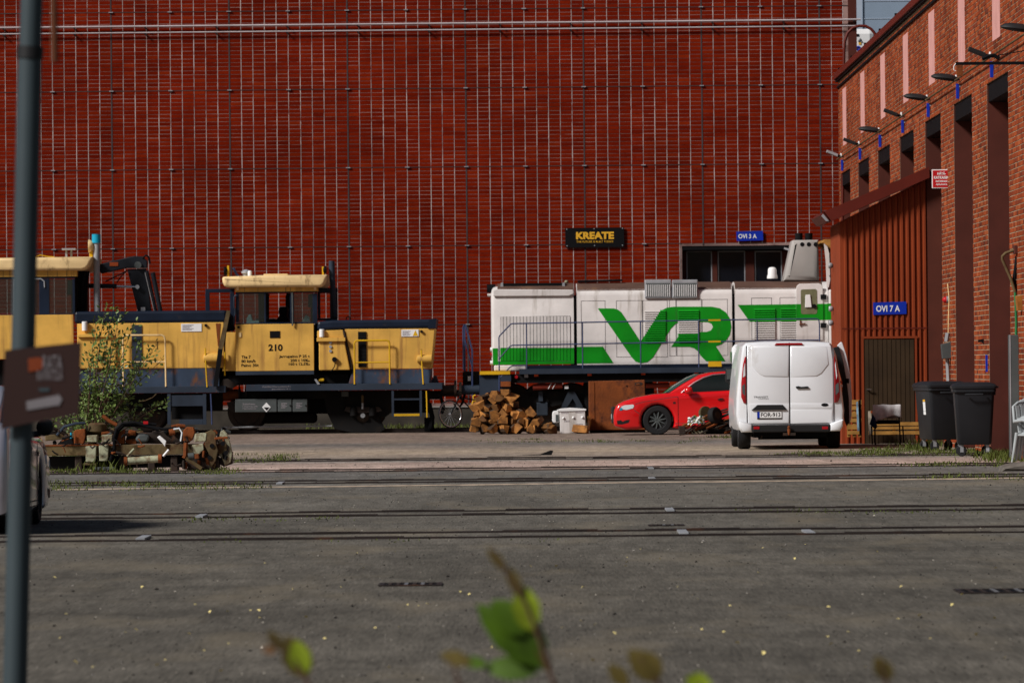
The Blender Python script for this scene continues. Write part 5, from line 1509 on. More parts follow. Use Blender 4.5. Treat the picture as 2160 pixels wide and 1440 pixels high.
# bumper
bm_ = MB().layers([W(*q, VD) for q in ((1586, 895.5), (1750, 894.5), (1749.5, 911), (1587, 912))], [(VD - 0.08, 0.02), (VD - 0.06, 0), (VD + 0.1, 0)]).build('bumper', m_plast, van, smooth=40)
for a in (((1556, 885), (1586, 893), (1587, 911.5), (1565, 912), (1558, 900)), ((1750, 892), (1779, 883), (1778, 899), (1772, 909), (1750, 910))):
    MB().layers([W(*q, VD) for q in a], [(VD - 0.07, 0.03), (VD - 0.05, 0.008), (VD + 0.3, 0)]).build('bumper_corner', m_vanw, van, smooth=50)
for x0 in (1589.5, 1734):
    vbx('reflector', (x0, 899, x0 + 12.5, 905), 0.088, 0.081, m_redl, 0.004, bm_)
vbx('underbody', (1590, 909, 1745, 922), -0.15, -4.5, m_blk)
vbx('rear_axle', (1600, 921, 1730, 926), -0.9, -1.1, m_blk)
MB().lathe([(0.02, 0), (0.03, 0.1), (0.02, 0.11), (0.028, 0.14), (0.005, 0.17)], P3(1664, 917, VD - 0.13), (0, 0, 1), 12).build('tow_ball', m_rustpart, van, smooth=50)
vbx('tow_bracket', (1652, 912.3, 1678, 918), 0.14, -0.1, m_oily)
MB().cyl(P3(1605, 921, VD + 0.15), P3(1605, 921, VD + 0.6), 0.03, n=10).build('exhaust_pipe', m_oily, van)
for s, x in ((-1, vx0 + 0.135), (1, vx1 - 0.135)):
    for y in (VD + 0.95, VD + 3.9):
        wheel(van, (x, y, 0.335), 0.335, 0.22, (s, 0, 0), m_zinc, spokes=6)
# open front door on the right, mirror on the left
od = pp(van, 'front_door', [(1766, 728), (1773.5, 720.8), (1776.5, 722), (1785, 748), (1791, 778), (1795, 802), (1797, 838), (1796, 878), (1792, 896), (1789, 892), (1788, 845), (1784, 806), (1776, 765), (1769, 738)], VD + 3.35, VD + 3.42, m_vanw, 0.01)
pp(od, 'door_lining', [(1758, 733), (1769, 730), (1779, 764), (1786, 803), (1790.5, 843), (1791.5, 890), (1786, 899), (1781, 886), (1777, 850), (1776, 806), (1768, 775), (1764, 750)], VD + 3.28, VD + 3.349, m_plast, 0.01)
bx(od, 'door_handle', (1783, 798, 1791, 808), VD + 3.22, VD + 3.279, m_blk, 0.008)
bx(od, 'lamp', (1772.5, 803, 1776.5, 808.5), VD + 3.2, VD + 3.279, m_orange)
bx(od, 'lamp', (1772.5, 811, 1777.5, 816), VD + 3.2, VD + 3.279, m_wht)
mr_ = pp(van, 'mirror', [(1531, 777), (1541, 775.5), (1544, 778), (1544.5, 806), (1540, 809), (1532, 807), (1529.5, 800)], VD + 3.75, VD + 3.9, m_plast, 0.02)
pp(mr_, 'mirror_glass', [(1532.5, 779), (1542, 778), (1542.5, 799), (1533, 800)], VD + 3.742, VD + 3.749, m_greybox)
bx(mr_, 'mirror_arm', (1538, 802, 1556, 812), VD + 3.8, VD + 3.88, m_plast)

# ------------------------------------------------------------------ cars
def car_local(px, py):
    return ((px - 1293) / 96.6, (917.5 - py) / 96.6 + 0.0)
def arc(cx, cy, r, a0, a1, n=12):
    return [(cx + r * math.cos(math.radians(a0 + (a1 - a0) * i / n)), cy - r * math.sin(math.radians(a0 + (a1 - a0) * i / n))) for i in range(n + 1)]
def build_car(T, xf, paint, rim, spokes, mirror=None, disc=None):
    WID = 1.77
    RW = 1643
    low = [(1297, 899), (1294.5, 892), (1294, 876), (1296, 864), (1300, 856), (1306, 851), (1318, 845), (1343, 837.5), (1378, 831.5), (1412, 829), (1450, 828.5), (1550, 824.5), (1640, 820), (1700, 817), (1727, 819), (1732, 830), (1735, 850), (1733, 880), (1728, 900), (1690, 903)]
    low += arc(RW, 888, 34.5, -25, 205)
    low += [(1608, 905), (1424, 905)]
    low += arc(1387, 888, 34.5, -25, 205)
    low += [(1345, 905), (1318, 906)]
    q = [car_local(*p) for p in low]
    body = MB().layers(q, [(0.0, 0.075), (0.008, 0.05), (0.03, 0.02), (0.09, 0.003), (0.2, 0.0), (WID - 0.2, 0.0), (WID - 0.09, 0.003), (WID - 0.03, 0.02), (WID - .008, 0.05), (WID, 0.075)]).build('body', paint, T, smooth=38, xf=xf)
    gh = [(1408, 832), (1440, 811), (1474, 792), (1496, 787), (1524, 784.8), (1570, 784.5), (1612, 788), (1650, 803), (1682, 819), (1690, 828)]
    cabn = MB().layers([car_local(*p) for p in gh], [(0.13, 0.05), (0.15, 0.02), (0.22, 0.0), (WID - .22, 0.0), (WID - .15, 0.02), (WID - .13, 0.05)]).build('cabin', paint, T, smooth=38, xf=xf)
    wn_ = [(1434, 833.5), (1445, 822.5), (1465.5, 807.3), (1485, 797.3), (1504, 791.5), (1527, 789.6), (1575, 789.2), (1604, 792.5), (1640, 806), (1655, 817), (1648, 821), (1546, 826.5)]
    for y0, y1 in ((0.118, 0.134), (WID - .134, WID - .118)):
        MB().prism([car_local(*p) for p in wn_], y0, y1).build('side_window', m_dglass, cabn, xf=xf)
    ring = [car_local(*p) for p in wn_]
    MB().tube([(a, 0.116, c) for a, c in ring + ring[:1]], 0.012, 6).build('window_trim', m_chrome, cabn, smooth=50, xf=xf)
    for px in (1546, 1570):
        a = [car_local(px, 790), car_local(px + 10, 790), car_local(px + 6, 826), car_local(px - 2, 826.3)]
        MB().prism(a, 0.112, 0.1175).build('pillar', m_plast, cabn, xf=xf) if px == 1546 else None
    ws = [(1400, 830), (1420, 815), (1450, 797.5), (1468, 790.2), (1478, 790.5), (1440, 812), (1414, 829)]
    MB().layers([car_local(*p) for p in ws], [(0.24, 0.02), (0.34, 0), (WID - 0.34, 0), (WID - .24, 0.02)]).build('windscreen', M('windscreen_teal', (0.03, 0.10, 0.09), 0.1, coat=1.0), cabn, smooth=50, xf=xf)
    # doors, handle, mirror, lamps, grille
    for q_ in ([(1340, 851.5), (1360, 846.5), (1410, 839), (1431, 837), (1431, 838), (1410, 840), (1360, 847.5), (1340, 852.5)], [(1338, 864), (1349, 872), (1348.5, 873), (1337.5, 865)], [(1424, 893), (1608, 893), (1608, 894), (1424, 894)]):
        MB().prism([car_local(*p) for p in q_], -0.0015, 0.03).build('panel_gap', m_seam, body, xf=xf)
    for px, y0, y1 in ((1430, 838, 903), (1544, 827, 903)):
        a = [car_local(px, y0), car_local(px + 1, y0), car_local(px + 1, y1), car_local(px, y1)]
        MB().prism(a, -0.002, 0.03).build('door_gap', m_blk, body, xf=xf)
    a = [car_local(*p) for p in ((1513, 843.5), (1520, 841.5), (1525, 841), (1525, 843.5), (1516, 845.5))]
    MB().prism(a, -0.03, 0.004).build('door_handle', m_plast, body, xf=xf)
    MB().prism([car_local(*p) for p in ((1420, 848), (1425, 848), (1425, 852), (1420, 852))], -0.006, 0.004).build('side_repeater', m_plast, body, xf=xf)
    cx, cz = car_local(1452.5, 824.5)
    MB().lathe([(0.02, -0.09), (0.06, -0.07), (0.085, -0.01), (0.08, 0.06), (0.03, 0.09)], (cx, -0.1, cz), (1, 0.1, 0), 14).build('mirror', mirror or paint, T, smooth=60, xf=xf)
    MB().tube([(cx + 0.02, -0.05, cz - 0.06), (cx + 0.05, 0.12, cz - 0.08)], 0.03, 6).build('mirror_stalk', m_plast, T, xf=xf)
    hl = [car_local(*p) for p in ((1307, 863), (1311, 856), (1318, 853.5), (1336, 852.2), (1338.5, 855), (1336, 861), (1322, 864.5))]
    for y0, y1 in ((-0.006, 0.06), (WID - .06, WID + .006)):
        MB().layers(hl, [(y0, 0.006), ((y0 + y1) / 2, 0), (y1, 0)]).build('head_lamp', m_lens, body, smooth=50, xf=xf)
        MB().prism([car_local(*p) for p in ((1306.5, 865), (1309, 858), (1314, 862), (1312, 864.8))], y0 - 0.002, y0 + 0.002).build('lamp_corner', m_turq, body, xf=xf) if y0 < 0.1 else None
    MB().prism([car_local(*p) for p in ((1301, 886.5), (1310, 885.5), (1313, 889), (1320, 885.5), (1328.5, 884.5), (1326, 891), (1312, 894.5), (1302, 894))], -0.003, 0.05).build('bumper_vent', m_plast, body, xf=xf)
    x0, z0 = car_local(1291.5, 893)
    x1, z1 = car_local(1300, 858)
    MB().box(x0, x1, 0.35, WID - 0.35, z0, z1).build('grille', m_plast, body, xf=xf, bev=0.02)
    MB().box(x0 - 0.012, x0 - 0.001, 0.62, WID - 0.62, z0 + 0.1, z0 + 0.21).build('licence_plate', m_lens, body, xf=xf)
    x0, z0 = car_local(1312, 912)
    x1, z1 = car_local(1728, 902)
    MB().box(x0 + .1, x1 - .1, 0.12, WID - 0.12, z0 + 0.1, z1 + 0.12).build('underbody', m_blk, T, xf=xf)
    for wx in (1387, RW):
        for y, s in ((0.125, -1), (WID - 0.125, 1)):
            c = xf @ Vector((*car_local(wx, 886.5)[:1], y, 0.32))
            ax = (xf.to_3x3() @ Vector((0, s, 0)))
            wheel(T, c, 0.32, 0.205, ax, rim, spokes=spokes, disc=disc)
        c = xf @ Vector((*car_local(wx, 886.5)[:1], 0.25, 0.35))
        e = xf @ Vector((*car_local(wx, 886.5)[:1], WID - 0.25, 0.35))
        MB().cyl(c, e, 0.33, n=20).build('wheel_well', m_blk, T)
nose = W(1293, 880, 119.0)
rc = thing('red_car', 'bright red hatchback parked beside the white van, nose to the left', 'car', (nose[0] + 2.2, 119.9, 0))
build_car(rc, Matrix.Translation((nose[0], 119.0, 0)), m_redcar, m_greybox, 10, disc=m_darkrim)
svx = -4.80
sc = thing('silver_car', 'silver mauve car cut by the left edge behind the grey pole', 'car', (svx - 0.9, 52.7, 0))
mxf = Matrix(((0, -1, 0, svx), (-1, 0, 0, 54.85), (0, 0, 1, 0), (0, 0, 0, 1)))
build_car(sc, mxf, m_silver, m_greybox, 5, mirror=m_plast, disc=m_darkrim)

# ------------------------------------------------------------------ firewood heap: every split log is a thing of its own
def log_mesh(k):
    r = random.Random(100 + k)
    kind = k % 3
    if kind == 0:
        poly = [(0, -0.02), (0.12, 0.02), (0.11, 0.10), (0.05, 0.15), (-0.03, 0.13)]
    elif kind == 1:
        poly = [(-0.12, -0.05), (0.11, -0.07), (0.13, 0.0), (0.02, 0.13), (-0.06, 0.09)]
    else:
        poly = [(-0.11, -0.06), (0.0, -0.11), (0.11, -0.05), (0.12, 0.05), (-0.10, 0.08)]
    poly = [(a * r.uniform(0.8, 1.15), c * r.uniform(0.8, 1.15)) for a, c in poly]
    cx = sum(p[0] for p in poly) / 5
    cz = sum(p[1] for p in poly) / 5
    poly = [(a - cx, c - cz) for a, c in poly]
    L = r.uniform(0.3, 0.38)
    b = MB().layers(poly, [(-L / 2, 0.006), (-L / 2 + 0.01, 0), (0, r.uniform(-0.012, 0.004)), (L / 2, 0.004)])
    n = len(poly)
    b.mi = [0] * len(b.f)
    for i in range(len(b.f)):
        if 0 < i < len(b.f) - 1 and (i - 1) % n in (2, 3):
            b.mi[i] = 1
    return b
LOGM = [log_mesh(k).build('firewood_log', [m_wood, m_bark], base=(0, 0, 0)) for k in range(7)]
for o in LOGM:
    COL.objects.unlink(o)
WD = 123.0
rows = [(905, 998, 1168, 19.5), (889, 1001, 1150, 19), (873, 1004, 1122, 19), (857, 1008, 1100, 19), (842, 1022, 1082, 19), (830, 1044, 1070, 23)]
nlog = 0
def add_log(px, py, d, rx, ry, rz, label, scale=1.0):
    global nlog
    o = LOGM[nlog % 7].copy()
    nlog += 1
    COL.objects.link(o)
    o.location = P3(px, py, d)
    o.rotation_euler = (rx, ry, rz)
    o.scale = (scale,) * 3
    tag(o, label, 'log', 'firewood logs in the heap')
for k, (py, xa, xb, st) in enumerate(rows):
    x = xa
    while x <= xb:
        d = WD - 0.25 + 0.05 * k + rnd.uniform(-0.05, 0.05)
        add_log(x + rnd.uniform(-3, 3), py + rnd.uniform(-2, 2), d, rnd.uniform(-0.35, 0.35), rnd.uniform(0, 2 * PI), rnd.uniform(-0.6, 0.6), 'split firewood log in the brown heap beside the locomotive front', rnd.uniform(0.92, 1.3))
        x += st
for k, (py, xa, xb, st) in enumerate(rows[:-1]):
    x = xa + 8
    while x <= xb - 6:
        add_log(x, py - 3, WD + 0.26 + 0.03 * k, rnd.uniform(-0.2, 0.2), rnd.uniform(0, 2 * PI), rnd.uniform(-0.3, 0.3), 'split firewood log in the brown heap beside the locomotive front', 1.0)
        x += st * 1.2
o = LOGM[1].copy(); COL.objects.link(o); o.location = P3(1160, 904, WD - 0.35); o.rotation_euler = (0.1, 0.5, 0.9)
tag(o, 'single split log leaning at the left foot of the white appliance', 'log', 'loose logs by the appliance')
o = LOGM[4].copy(); COL.objects.link(o); o.location = P3(1225, 905, WD - 0.5); o.rotation_euler = (0.1, 0.1, 1.35); o.scale = (1.1, 1.1, 1.1)
tag(o, 'single split log lying in front of the white appliance', 'log', 'loose logs by the appliance')
for o in LOGM:
    bpy.data.objects.remove(o)

# ------------------------------------------------------------------ discarded white appliance
ap = thing('white_appliance', 'discarded white enamel appliance standing beside the firewood heap', 'appliance', P3(1207, 915, WD))
MB().pprism([(1180, 866), (1234, 864.5), (1236, 912), (1182, 915)], WD - 0.15, WD + 0.35).build('body', m_white, ap, bev=0.015)
MB().pprism([(1174, 865), (1184, 861.5), (1205, 860), (1237, 862.3), (1236, 866), (1180, 867.5)], WD - 0.17, WD + 0.36).build('top', m_wht, ap, bev=0.008)
MB().pprism([(1165, 870), (1168, 866.5), (1179, 866), (1179, 891), (1168, 892), (1165, 888)], WD - 0.1, WD + 0.3).build('side_box', m_wht, ap, bev=0.02)
bx(ap, 'side_gap', (1172, 874, 1178.5, 889), WD - 0.107, WD - 0.101, m_greybox)
for px, py in ((1188.5, 881.5), (1209.5, 880.5), (1228.5, 880)):
    p = P3(px, py, WD - 0.15)
    MB().lathe([(0.03, 0), (0.028, 0.015), (0.015, 0.03), (0.003, 0.034)], p, (0, -1, 0), 12).build('knob', m_wht, ap, smooth=60)
for x0, y0, n_ in ((1184, 868.5, 8), (1214, 867.5, 9), (1190, 886, 6), (1214, 893, 8)):
    for k in range(n_):
        bx(ap, 'vent_slot', (x0 + k * 2.0, y0, x0 + k * 2.0 + 0.8, y0 + 3.6), WD - 0.154, WD - 0.1505, m_greyp)

# ------------------------------------------------------------------ rusty steel container between appliance and car
RD = 123.6
rs = thing('rusty_steel_box', 'large rust-brown steel plate box standing behind the red car nose', 'steel box', P3(1300, 910, RD))
MB().pprism([(1242, 804), (1360, 801), (1363, 906), (1243, 907)], RD, RD + 0.9).build('shell', m_rust, rs, bev=0.012)
bx(rs, 'edge_strip', (1247, 806, 1254, 900), RD - 0.012, RD - 0.001, m_rust)
pp(rs, 'slot', [(1338, 808), (1342, 806), (1354, 806), (1356, 809), (1354, 812), (1341, 813)], RD - 0.005, RD - 0.001, m_oily)
pp(rs, 'slot_plate', [(1341, 808.5), (1350, 808), (1350, 811), (1342, 811.5)], RD - 0.010, RD - 0.0052, m_rust)
MB().cyl(P3(1322.5, 814, RD - 0.006), P3(1322.5, 814, RD), 0.02, n=10).build('hole', m_blk, rs)
MB().box(W(1244, 880, RD)[0], W(1361, 880, RD)[0], RD + 0.05, RD + 0.85, 0, W(1300, 907, RD)[1]).build('skid', m_black, rs)
for px in (1239, 1243):
    pp(rs, 'prop', [(px, 878), (px + 2.2, 877), (px + 2, 900), (px, 901)], RD - 0.1, RD - 0.05, m_plank)

# ------------------------------------------------------------------ bicycle behind the heap
BD = 124.2
bi = thing('bicycle', 'bicycle with bright rim standing between the coupling and the firewood', 'bicycle', P3(955, 905, BD))
wc = P3(950, 873, BD)
wr = 0.29
ax1 = Vector((0.55, -0.84, 0.10)).normalized()
a0 = ax1.cross(Vector((0, 0, 1))).normalized()
b0 = a0.cross(ax1)
def ringpts(c, a, bb, r, n=28):
    return [c + a * math.cos(2 * PI * i / n) * r + bb * math.sin(2 * PI * i / n) * r for i in range(n + 1)]
fw_ = MB().tube(ringpts(wc, a0, b0, wr), 0.014, 8).build('wheel', m_chrome, bi, smooth=60)
MB().tube(ringpts(wc, a0, b0, wr + 0.02), 0.016, 8).build('tyre', m_rubber, fw_, smooth=60)
for i in range(16):
    q = 2 * PI * i / 16
    MB().cyl(wc, wc + (a0 * math.cos(q) + b0 * math.sin(q)) * wr, 0.0035, n=4).build('spoke', m_zinc, fw_)
MB().cyl(wc - ax1 * 0.05, wc + ax1 * 0.05, 0.02, n=8).build('hub', m_zinc, fw_)
hdp = P3(972, 836, BD + 0.05)
tb(bi, 'fork', [(951, 873, BD - 0.05), (964, 846, BD), (972, 834, BD + 0.05)], BD, 0.016, m_blk)
tb(bi, 'frame', [(971, 840, BD + 0.05), (1000, 868, BD + 0.5), (1012, 845, BD + 0.55), (971, 838, BD + 0.05)], BD, 0.018, m_blk)
tb(bi, 'handlebar', [(966, 829, BD - 0.2), (972, 826, BD + 0.05), (976, 829, BD + 0.3)], BD, 0.014, m_blk)
wc2 = P3(1034, 874, BD + 0.75)
a2 = Vector((0.8, 0.6, 0)); b2 = Vector((0, 0, 1))
rw2 = MB().tube(ringpts(wc2, a2, b2, wr), 0.016, 8).build('wheel', m_rubber, bi, smooth=60)
tb(bi, 'stay', [(1012, 845, BD + 0.55), (1034, 874, BD + 0.75), (1000, 868, BD + 0.5)], BD, 0.012, m_blk)
pp(bi, 'saddle', [(1005, 838), (1020, 836), (1022, 840), (1008, 841)], BD + 0.5, BD + 0.65, m_blk)

# ------------------------------------------------------------------ machine scrap in front of the red car
KD = 114.2
kj = thing('scrap_trolley', 'tilted rusty trolley with wheel and rag in front of the red car', 'scrap trolley', P3(1490, 918, KD))
for a, c in (((1437, 905), (1500, 872)), ((1452, 914), (1520, 880)), ((1440, 898), (1478, 880))):
    tb(kj, 'bar', [(*a, KD), (*c, KD + 0.05)], KD, 0.028, m_rustpart)
tb(kj, 'bar', [(1452, 914, KD + 0.2), (1500, 890, KD + 0.2), (1545, 868, KD + 0.2)], KD, 0.03, m_oily)
tb(kj, 'leg', [(1440, 897), (1437, 907), (1440, 912)], KD, 0.02, m_rustpart)
tb(kj, 'leg', [(1437, 900), (1436, 914)], KD + 0.1, 0.03, m_rustpart)
pp(kj, 'foot_block', [(1432, 899), (1445, 898), (1446, 917), (1433, 918)], KD - 0.1, KD + 0.25, m_oily, 0.01)
wc = P3(1508, 876, KD)
t = MB().lathe([(0.08, -0.07), (0.16, -0.07), (0.18, -0.04), (0.18, 0.04), (0.16, 0.07), (0.08, 0.07)], wc, (0.75, -0.7, 0.15), 22).build('wheel', m_rubber, kj, smooth=40)
MB().lathe([(0.02, 0.02), (0.08, 0.03), (0.08, 0.075), (0.03, 0.08)], wc, (0.75, -0.7, 0.15), 16).build('hub', m_oily, t, smooth=40)
wc = P3(1488, 872, KD + 0.3)
MB().lathe([(0.11, -0.04), (0.15, -0.04), (0.16, 0), (0.15, 0.04), (0.11, 0.04)], wc, (0.5, -0.8, 0.2), 20).build('wheel_ring', m_beam, kj, smooth=40)
for a, c in (((1521, 866), (1535, 862)), ((1523, 870), (1537, 867)), ((1500, 888), (1545, 893)), ((1470, 906), (1545, 902))):
    tb(kj, 'rod', [(*a, KD + .05), (*c, KD + .05)], KD, 0.02, m_oily)
pp(kj, 'engine_or_gap_fill', [(1478, 896), (1500, 886), (1540, 884), (1545, 900), (1540, 914), (1484, 915)], KD + 0.1, KD + 0.6, m_black, 0.02)
for k in range(4):
    tb(kj, 'strap', [(1455 + k * 8, 906 + k), (1462 + k * 9, 914)], KD - 0.03, 0.012, m_olive)
rk = random.Random(8)
for k in range(34):
    x, y = rk.uniform(1440, 1535), rk.uniform(872, 914)
    if y < 915 - (x - 1430) * 0.5:
        y = 915 - (x - 1430) * 0.35 * rk.random()
    L_ = rk.uniform(8, 30)
    dd = KD + rk.uniform(-0.1, 0.25)
    tb(kj, 'scrap_bar', [(x, y, dd), (x + L_, y - L_ * rk.uniform(0.1, 0.7), dd + 0.05)], dd, rk.uniform(0.008, 0.026), rk.choice([m_oily, m_black, m_rustpart, m_beam, m_oily]), 6)
rg = thing('rag', 'crumpled white and green rag lying on the rusty trolley', 'rag', P3(1467, 890, KD - 0.05))
rq = MB()
rr = random.Random(5)
NX, NZ = 12, 7
gv = []
for j in range(NZ):
    for i in range(NX):
        px = 1451 + i * 3.2 + rr.uniform(-1.2, 1.2)
        py = 876 + j * 2.6 + abs(i - 6) * 0.5 + rr.uniform(-1.5, 1.5) + (3 if i in (2, 7) else 0)
        gv.append(P3(px, py, KD - 0.12 + rr.uniform(-0.05, 0.05)))
gf, gm = [], []
for j in range(NZ - 1):
    for i in range(NX - 1):
        gf.append((j * NX + i, j * NX + i + 1, (j + 1) * NX + i + 1, (j + 1) * NX + i))
        gm.append(0 if rr.random() < 0.62 else (1 if rr.random() < 0.5 else 2))
rq.add(gv, gf); rq.mi = gm
o = rq.build('cloth', [m_wht, m_greenpipe, m_yel], rg, smooth=80)
so_ = o.modifiers.new('thickness', 'SOLIDIFY'); so_.thickness = 0.012

# ------------------------------------------------------------------ rusty machine frames lying at the left
JD = 81.6
jk = thing('machine_frame', 'long rusty machine frame with cream pads lying at the left of the yard', 'machine frame', P3(290, 992, JD))
def jb_(name, poly, d0, d1, mat, bev=0.01, par=None):
    return pp(par or jk, name, poly, JD + d0, JD + d1, mat, bev)
jb_('long_beam', [(78, 940), (478, 935), (478, 956), (330, 959), (78, 961)], -0.05, 0.12, m_beam)
bx(jk, 'beam_edge', (78, 937.3, 250, 940), JD - 0.06, JD + 0.12, m_rustpart)
for x0, x1, y0, y1 in ((180, 207, 941, 974), (208.5, 233, 939, 972)):
    jb_('pad', [(x0, y0), (x1 - 4, y0 - 2), (x1 - 5, y1 - 8), (x1 - 7, y1), (x0 + 1, y1)], -0.12, -0.051, m_olive)
for x0, x1, y0, y1 in ((183, 205, 917, 932), (214, 237, 916, 932)):
    jb_('pad', [(x0, y0 + 1), (x1, y0), (x1 - 1, y1), (x0 + 1, y1)], -0.08, 0.15, m_olive)
jb_('rust_block', [(155, 910), (160, 906), (179, 904), (180, 920), (176, 936), (156, 937)], -0.04, 0.2, m_rustpart)
jb_('rust_block', [(386, 908), (394, 900), (408, 901), (411, 912), (405, 928), (398, 932), (386, 930)], -0.1, 0.1, m_rustpart)
jb_('rust_block', [(242, 936), (250, 912), (262, 904), (262, 936)], -0.03, 0.2, m_rustpart)
jb_('rust_block', [(264, 930), (272, 906), (286, 909), (288, 936), (266, 938)], 0.05, 0.3, m_rustpart)
jb_('dark_block', [(120, 937), (132, 925), (150, 922), (156, 937)], 0.0, 0.3, m_black)
jb_('dark_block', [(286, 935), (288, 912), (330, 913), (350, 905), (385, 908), (386, 936)], 0.12, 0.4, m_oily)
jb_('dark_block', [(95, 918), (150, 912), (200, 905), (240, 903), (245, 914), (200, 920), (150, 924), (95, 930)], 0.2, 0.5, m_beam)
jb_('shell_casting', [(284, 926), (292, 915), (306, 914), (316, 919), (312, 932), (290, 933)], -0.02, 0.15, m_greybox, 0.03)
jb_('cream_bracket', [(331, 922), (337, 918), (351, 930), (348, 942), (344, 936)], -0.1, -0.055, m_wht)
jb_('end_pad', [(411, 914), (430, 912.5), (436, 914), (434, 930), (410, 932)], -0.15, 0.1, m_olive)
jb_('end_pad', [(405, 938), (428, 935), (430, 948), (420, 958), (406, 957)], -0.16, -0.06, m_olive)
jb_('end_plate', [(432, 912), (446, 906), (455, 912), (456, 938), (460, 950), (455, 972), (446, 985), (438, 978), (440, 955), (432, 940)], -0.14, -0.07, m_beam)
jb_('end_plate', [(458, 945), (465, 910), (472, 906), (479, 914), (486, 935), (490, 955), (486, 975), (474, 982), (468, 965), (462, 962)], -0.02, 0.05, m_olive)
jb_('end_plate', [(452, 922), (480, 920), (481, 925), (452, 927)], -0.18, -0.15, m_rustpart)
jb_('end_block', [(395, 958), (445, 952), (462, 966), (462, 986), (440, 993), (398, 992), (392, 975)], -0.05, 0.35, m_oily)
jb_('end_block', [(466, 960), (490, 952), (490, 978), (472, 984), (462, 978)], 0.05, 0.3, m_oily)
for q in ((447, 940), (470, 935), (476, 955), (442, 965)):
    p = P3(*q, JD - 0.16)
    MB().cyl(p, p + Vector((0, 0.03, 0)), 0.035, n=10).build('bolt_hole', m_blk, jk)
MB().cyl(P3(268, 972, JD - 0.3), P3(337, 967, JD - 0.3), 0.055, n=16).build('cream_cylinder', m_olive, jk, smooth=40)
for q in ((266, 972.5), (338, 966.5)):
    p = P3(*q, JD - 0.3)
    MB().cyl(p + Vector((-0.03, 0, 0)), p + Vector((0.02, 0, 0)), 0.065, n=14).build('cylinder_end', m_rustpart, jk, smooth=40)
tb(jk, 'link_rod', [(268, 962), (283, 946)], JD - 0.3, 0.02, m_olive)
tb(jk, 'link_rod', [(344, 962), (356, 948)], JD - 0.3, 0.02, m_wht)
tb(jk, 'link_rod', [(392, 933), (391, 960), (388, 966)], JD - 0.2, 0.035, m_rustpart)
tb(jk, 'link_rod', [(392, 966), (425, 988)], JD - 0.25, 0.03, m_beam)
MB().cyl(P3(397, 962, JD - 0.25), P3(409, 961, JD - 0.25), 0.05, n=12).build('pin', m_greybox, jk, smooth=40)
jb_('pin_block', [(410, 958), (419, 956), (420, 967), (411, 968)], -0.3, -0.2, m_rustpart)
jb_('under_beam', [(95, 963), (395, 959), (395, 985), (95, 989)], 0.1, 0.5, m_black)
jb_('under_pad', [(176, 976), (204, 975), (204, 980), (176, 981)], -0.1, 0.1, m_beam)
jb_('under_pad', [(200, 985), (244, 984), (244, 991), (200, 992)], -0.15, 0.1, m_greybox)
for x0 in (158, 250, 312, 360):
    jb_('support_block', [(x0, 962), (x0 + 14, 961), (x0 + 15, 992), (x0, 993)], 0.0, 0.4, m_oily)
for k, pts in enumerate(([(232, 972), (241, 945), (240, 925), (246, 905), (258, 893), (285, 891), (310, 899), (335, 906)], [(236, 970), (238, 950), (243, 928), (250, 908), (262, 897), (300, 897), (345, 905), (372, 902)], [(215, 980), (230, 966), (238, 952)],
                         [(120, 918), (135, 900), (160, 893), (180, 892)], [(255, 897), (275, 890), (300, 893), (330, 895)], [(376, 928), (383, 915), (380, 905), (370, 902), (355, 906)])):
    tb(jk, 'hose', pts, JD - 0.1 + 0.05 * k, 0.022, m_blk if k != 3 else m_deck, 7)
tb(jk, 'red_pipe', [(216, 876), (228, 886), (246, 896)], JD + 0.1, 0.03, m_rustpart, 8)
tb(jk, 'pale_pipe', [(150, 912), (150, 924)], JD - 0.1, 0.016, m_turq, 7)
bx(jk, 'red_tag', (302, 888, 312, 894), JD, JD + 0.05, m_signred)
tb(jk, 'pale_hose', [(381, 930), (384, 912), (378, 903), (366, 905)], JD - 0.2, 0.014, m_lens, 6)
MB().cyl(P3(357, 912, JD - 0.1), P3(369, 910, JD - 0.1), 0.05, n=12).build('rust_drum', m_rustpart, jk, smooth=40)
MB().lathe([(0.1, 0), (0.14, 0.02), (0.14, 0.12), (0.1, 0.15)], P3(205, 912, JD + 0.2), (0, 0, 1), 14).build('pot_casting', m_beam, jk, smooth=40)

rj = random.Random(31)
for k in range(46):
    x, y = rj.uniform(100, 470), rj.uniform(900, 938)
    L_, a = rj.uniform(8, 30), rj.uniform(-0.6, 0.5)
    dd = JD + rj.uniform(0.0, 0.35)
    mt = rj.choice([m_oily, m_black, m_black, m_rustpart, m_beam, m_oily, m_greybox])
    if rj.random() < 0.55:
        tb(jk, 'loose_rod', [(x, y, dd), (x + L_ * .5, y + L_ * a * .5 - 2, dd + .02), (x + L_, y + L_ * a, dd + .05)], dd, rj.uniform(0.012, 0.035), mt, 7)
    else:
        w_, h_ = L_ * .5, rj.uniform(5, 12)
        pp(jk, 'loose_part', [(x, y), (x + w_ * .6, y - 2), (x + w_, y + h_ * .4), (x + w_ * .8, y + h_), (x + 1, y + h_ * .9)], dd, dd + 0.12, mt, 0.008)
for k in range(22):
    x, y = rj.uniform(110, 400), rj.uniform(915, 985)
    dd = JD - rj.uniform(0.10, 0.22)
    L_ = rj.uniform(6, 22)
    tb(jk, 'loose_rod', [(x, y, dd), (x + L_ * .4, y + rj.uniform(-4, 6), dd - .02), (x + L_, y + rj.uniform(-8, 14), dd)], dd, rj.uniform(0.008, 0.02), rj.choice([m_black, m_oily, m_blk, m_rustpart]), 6)
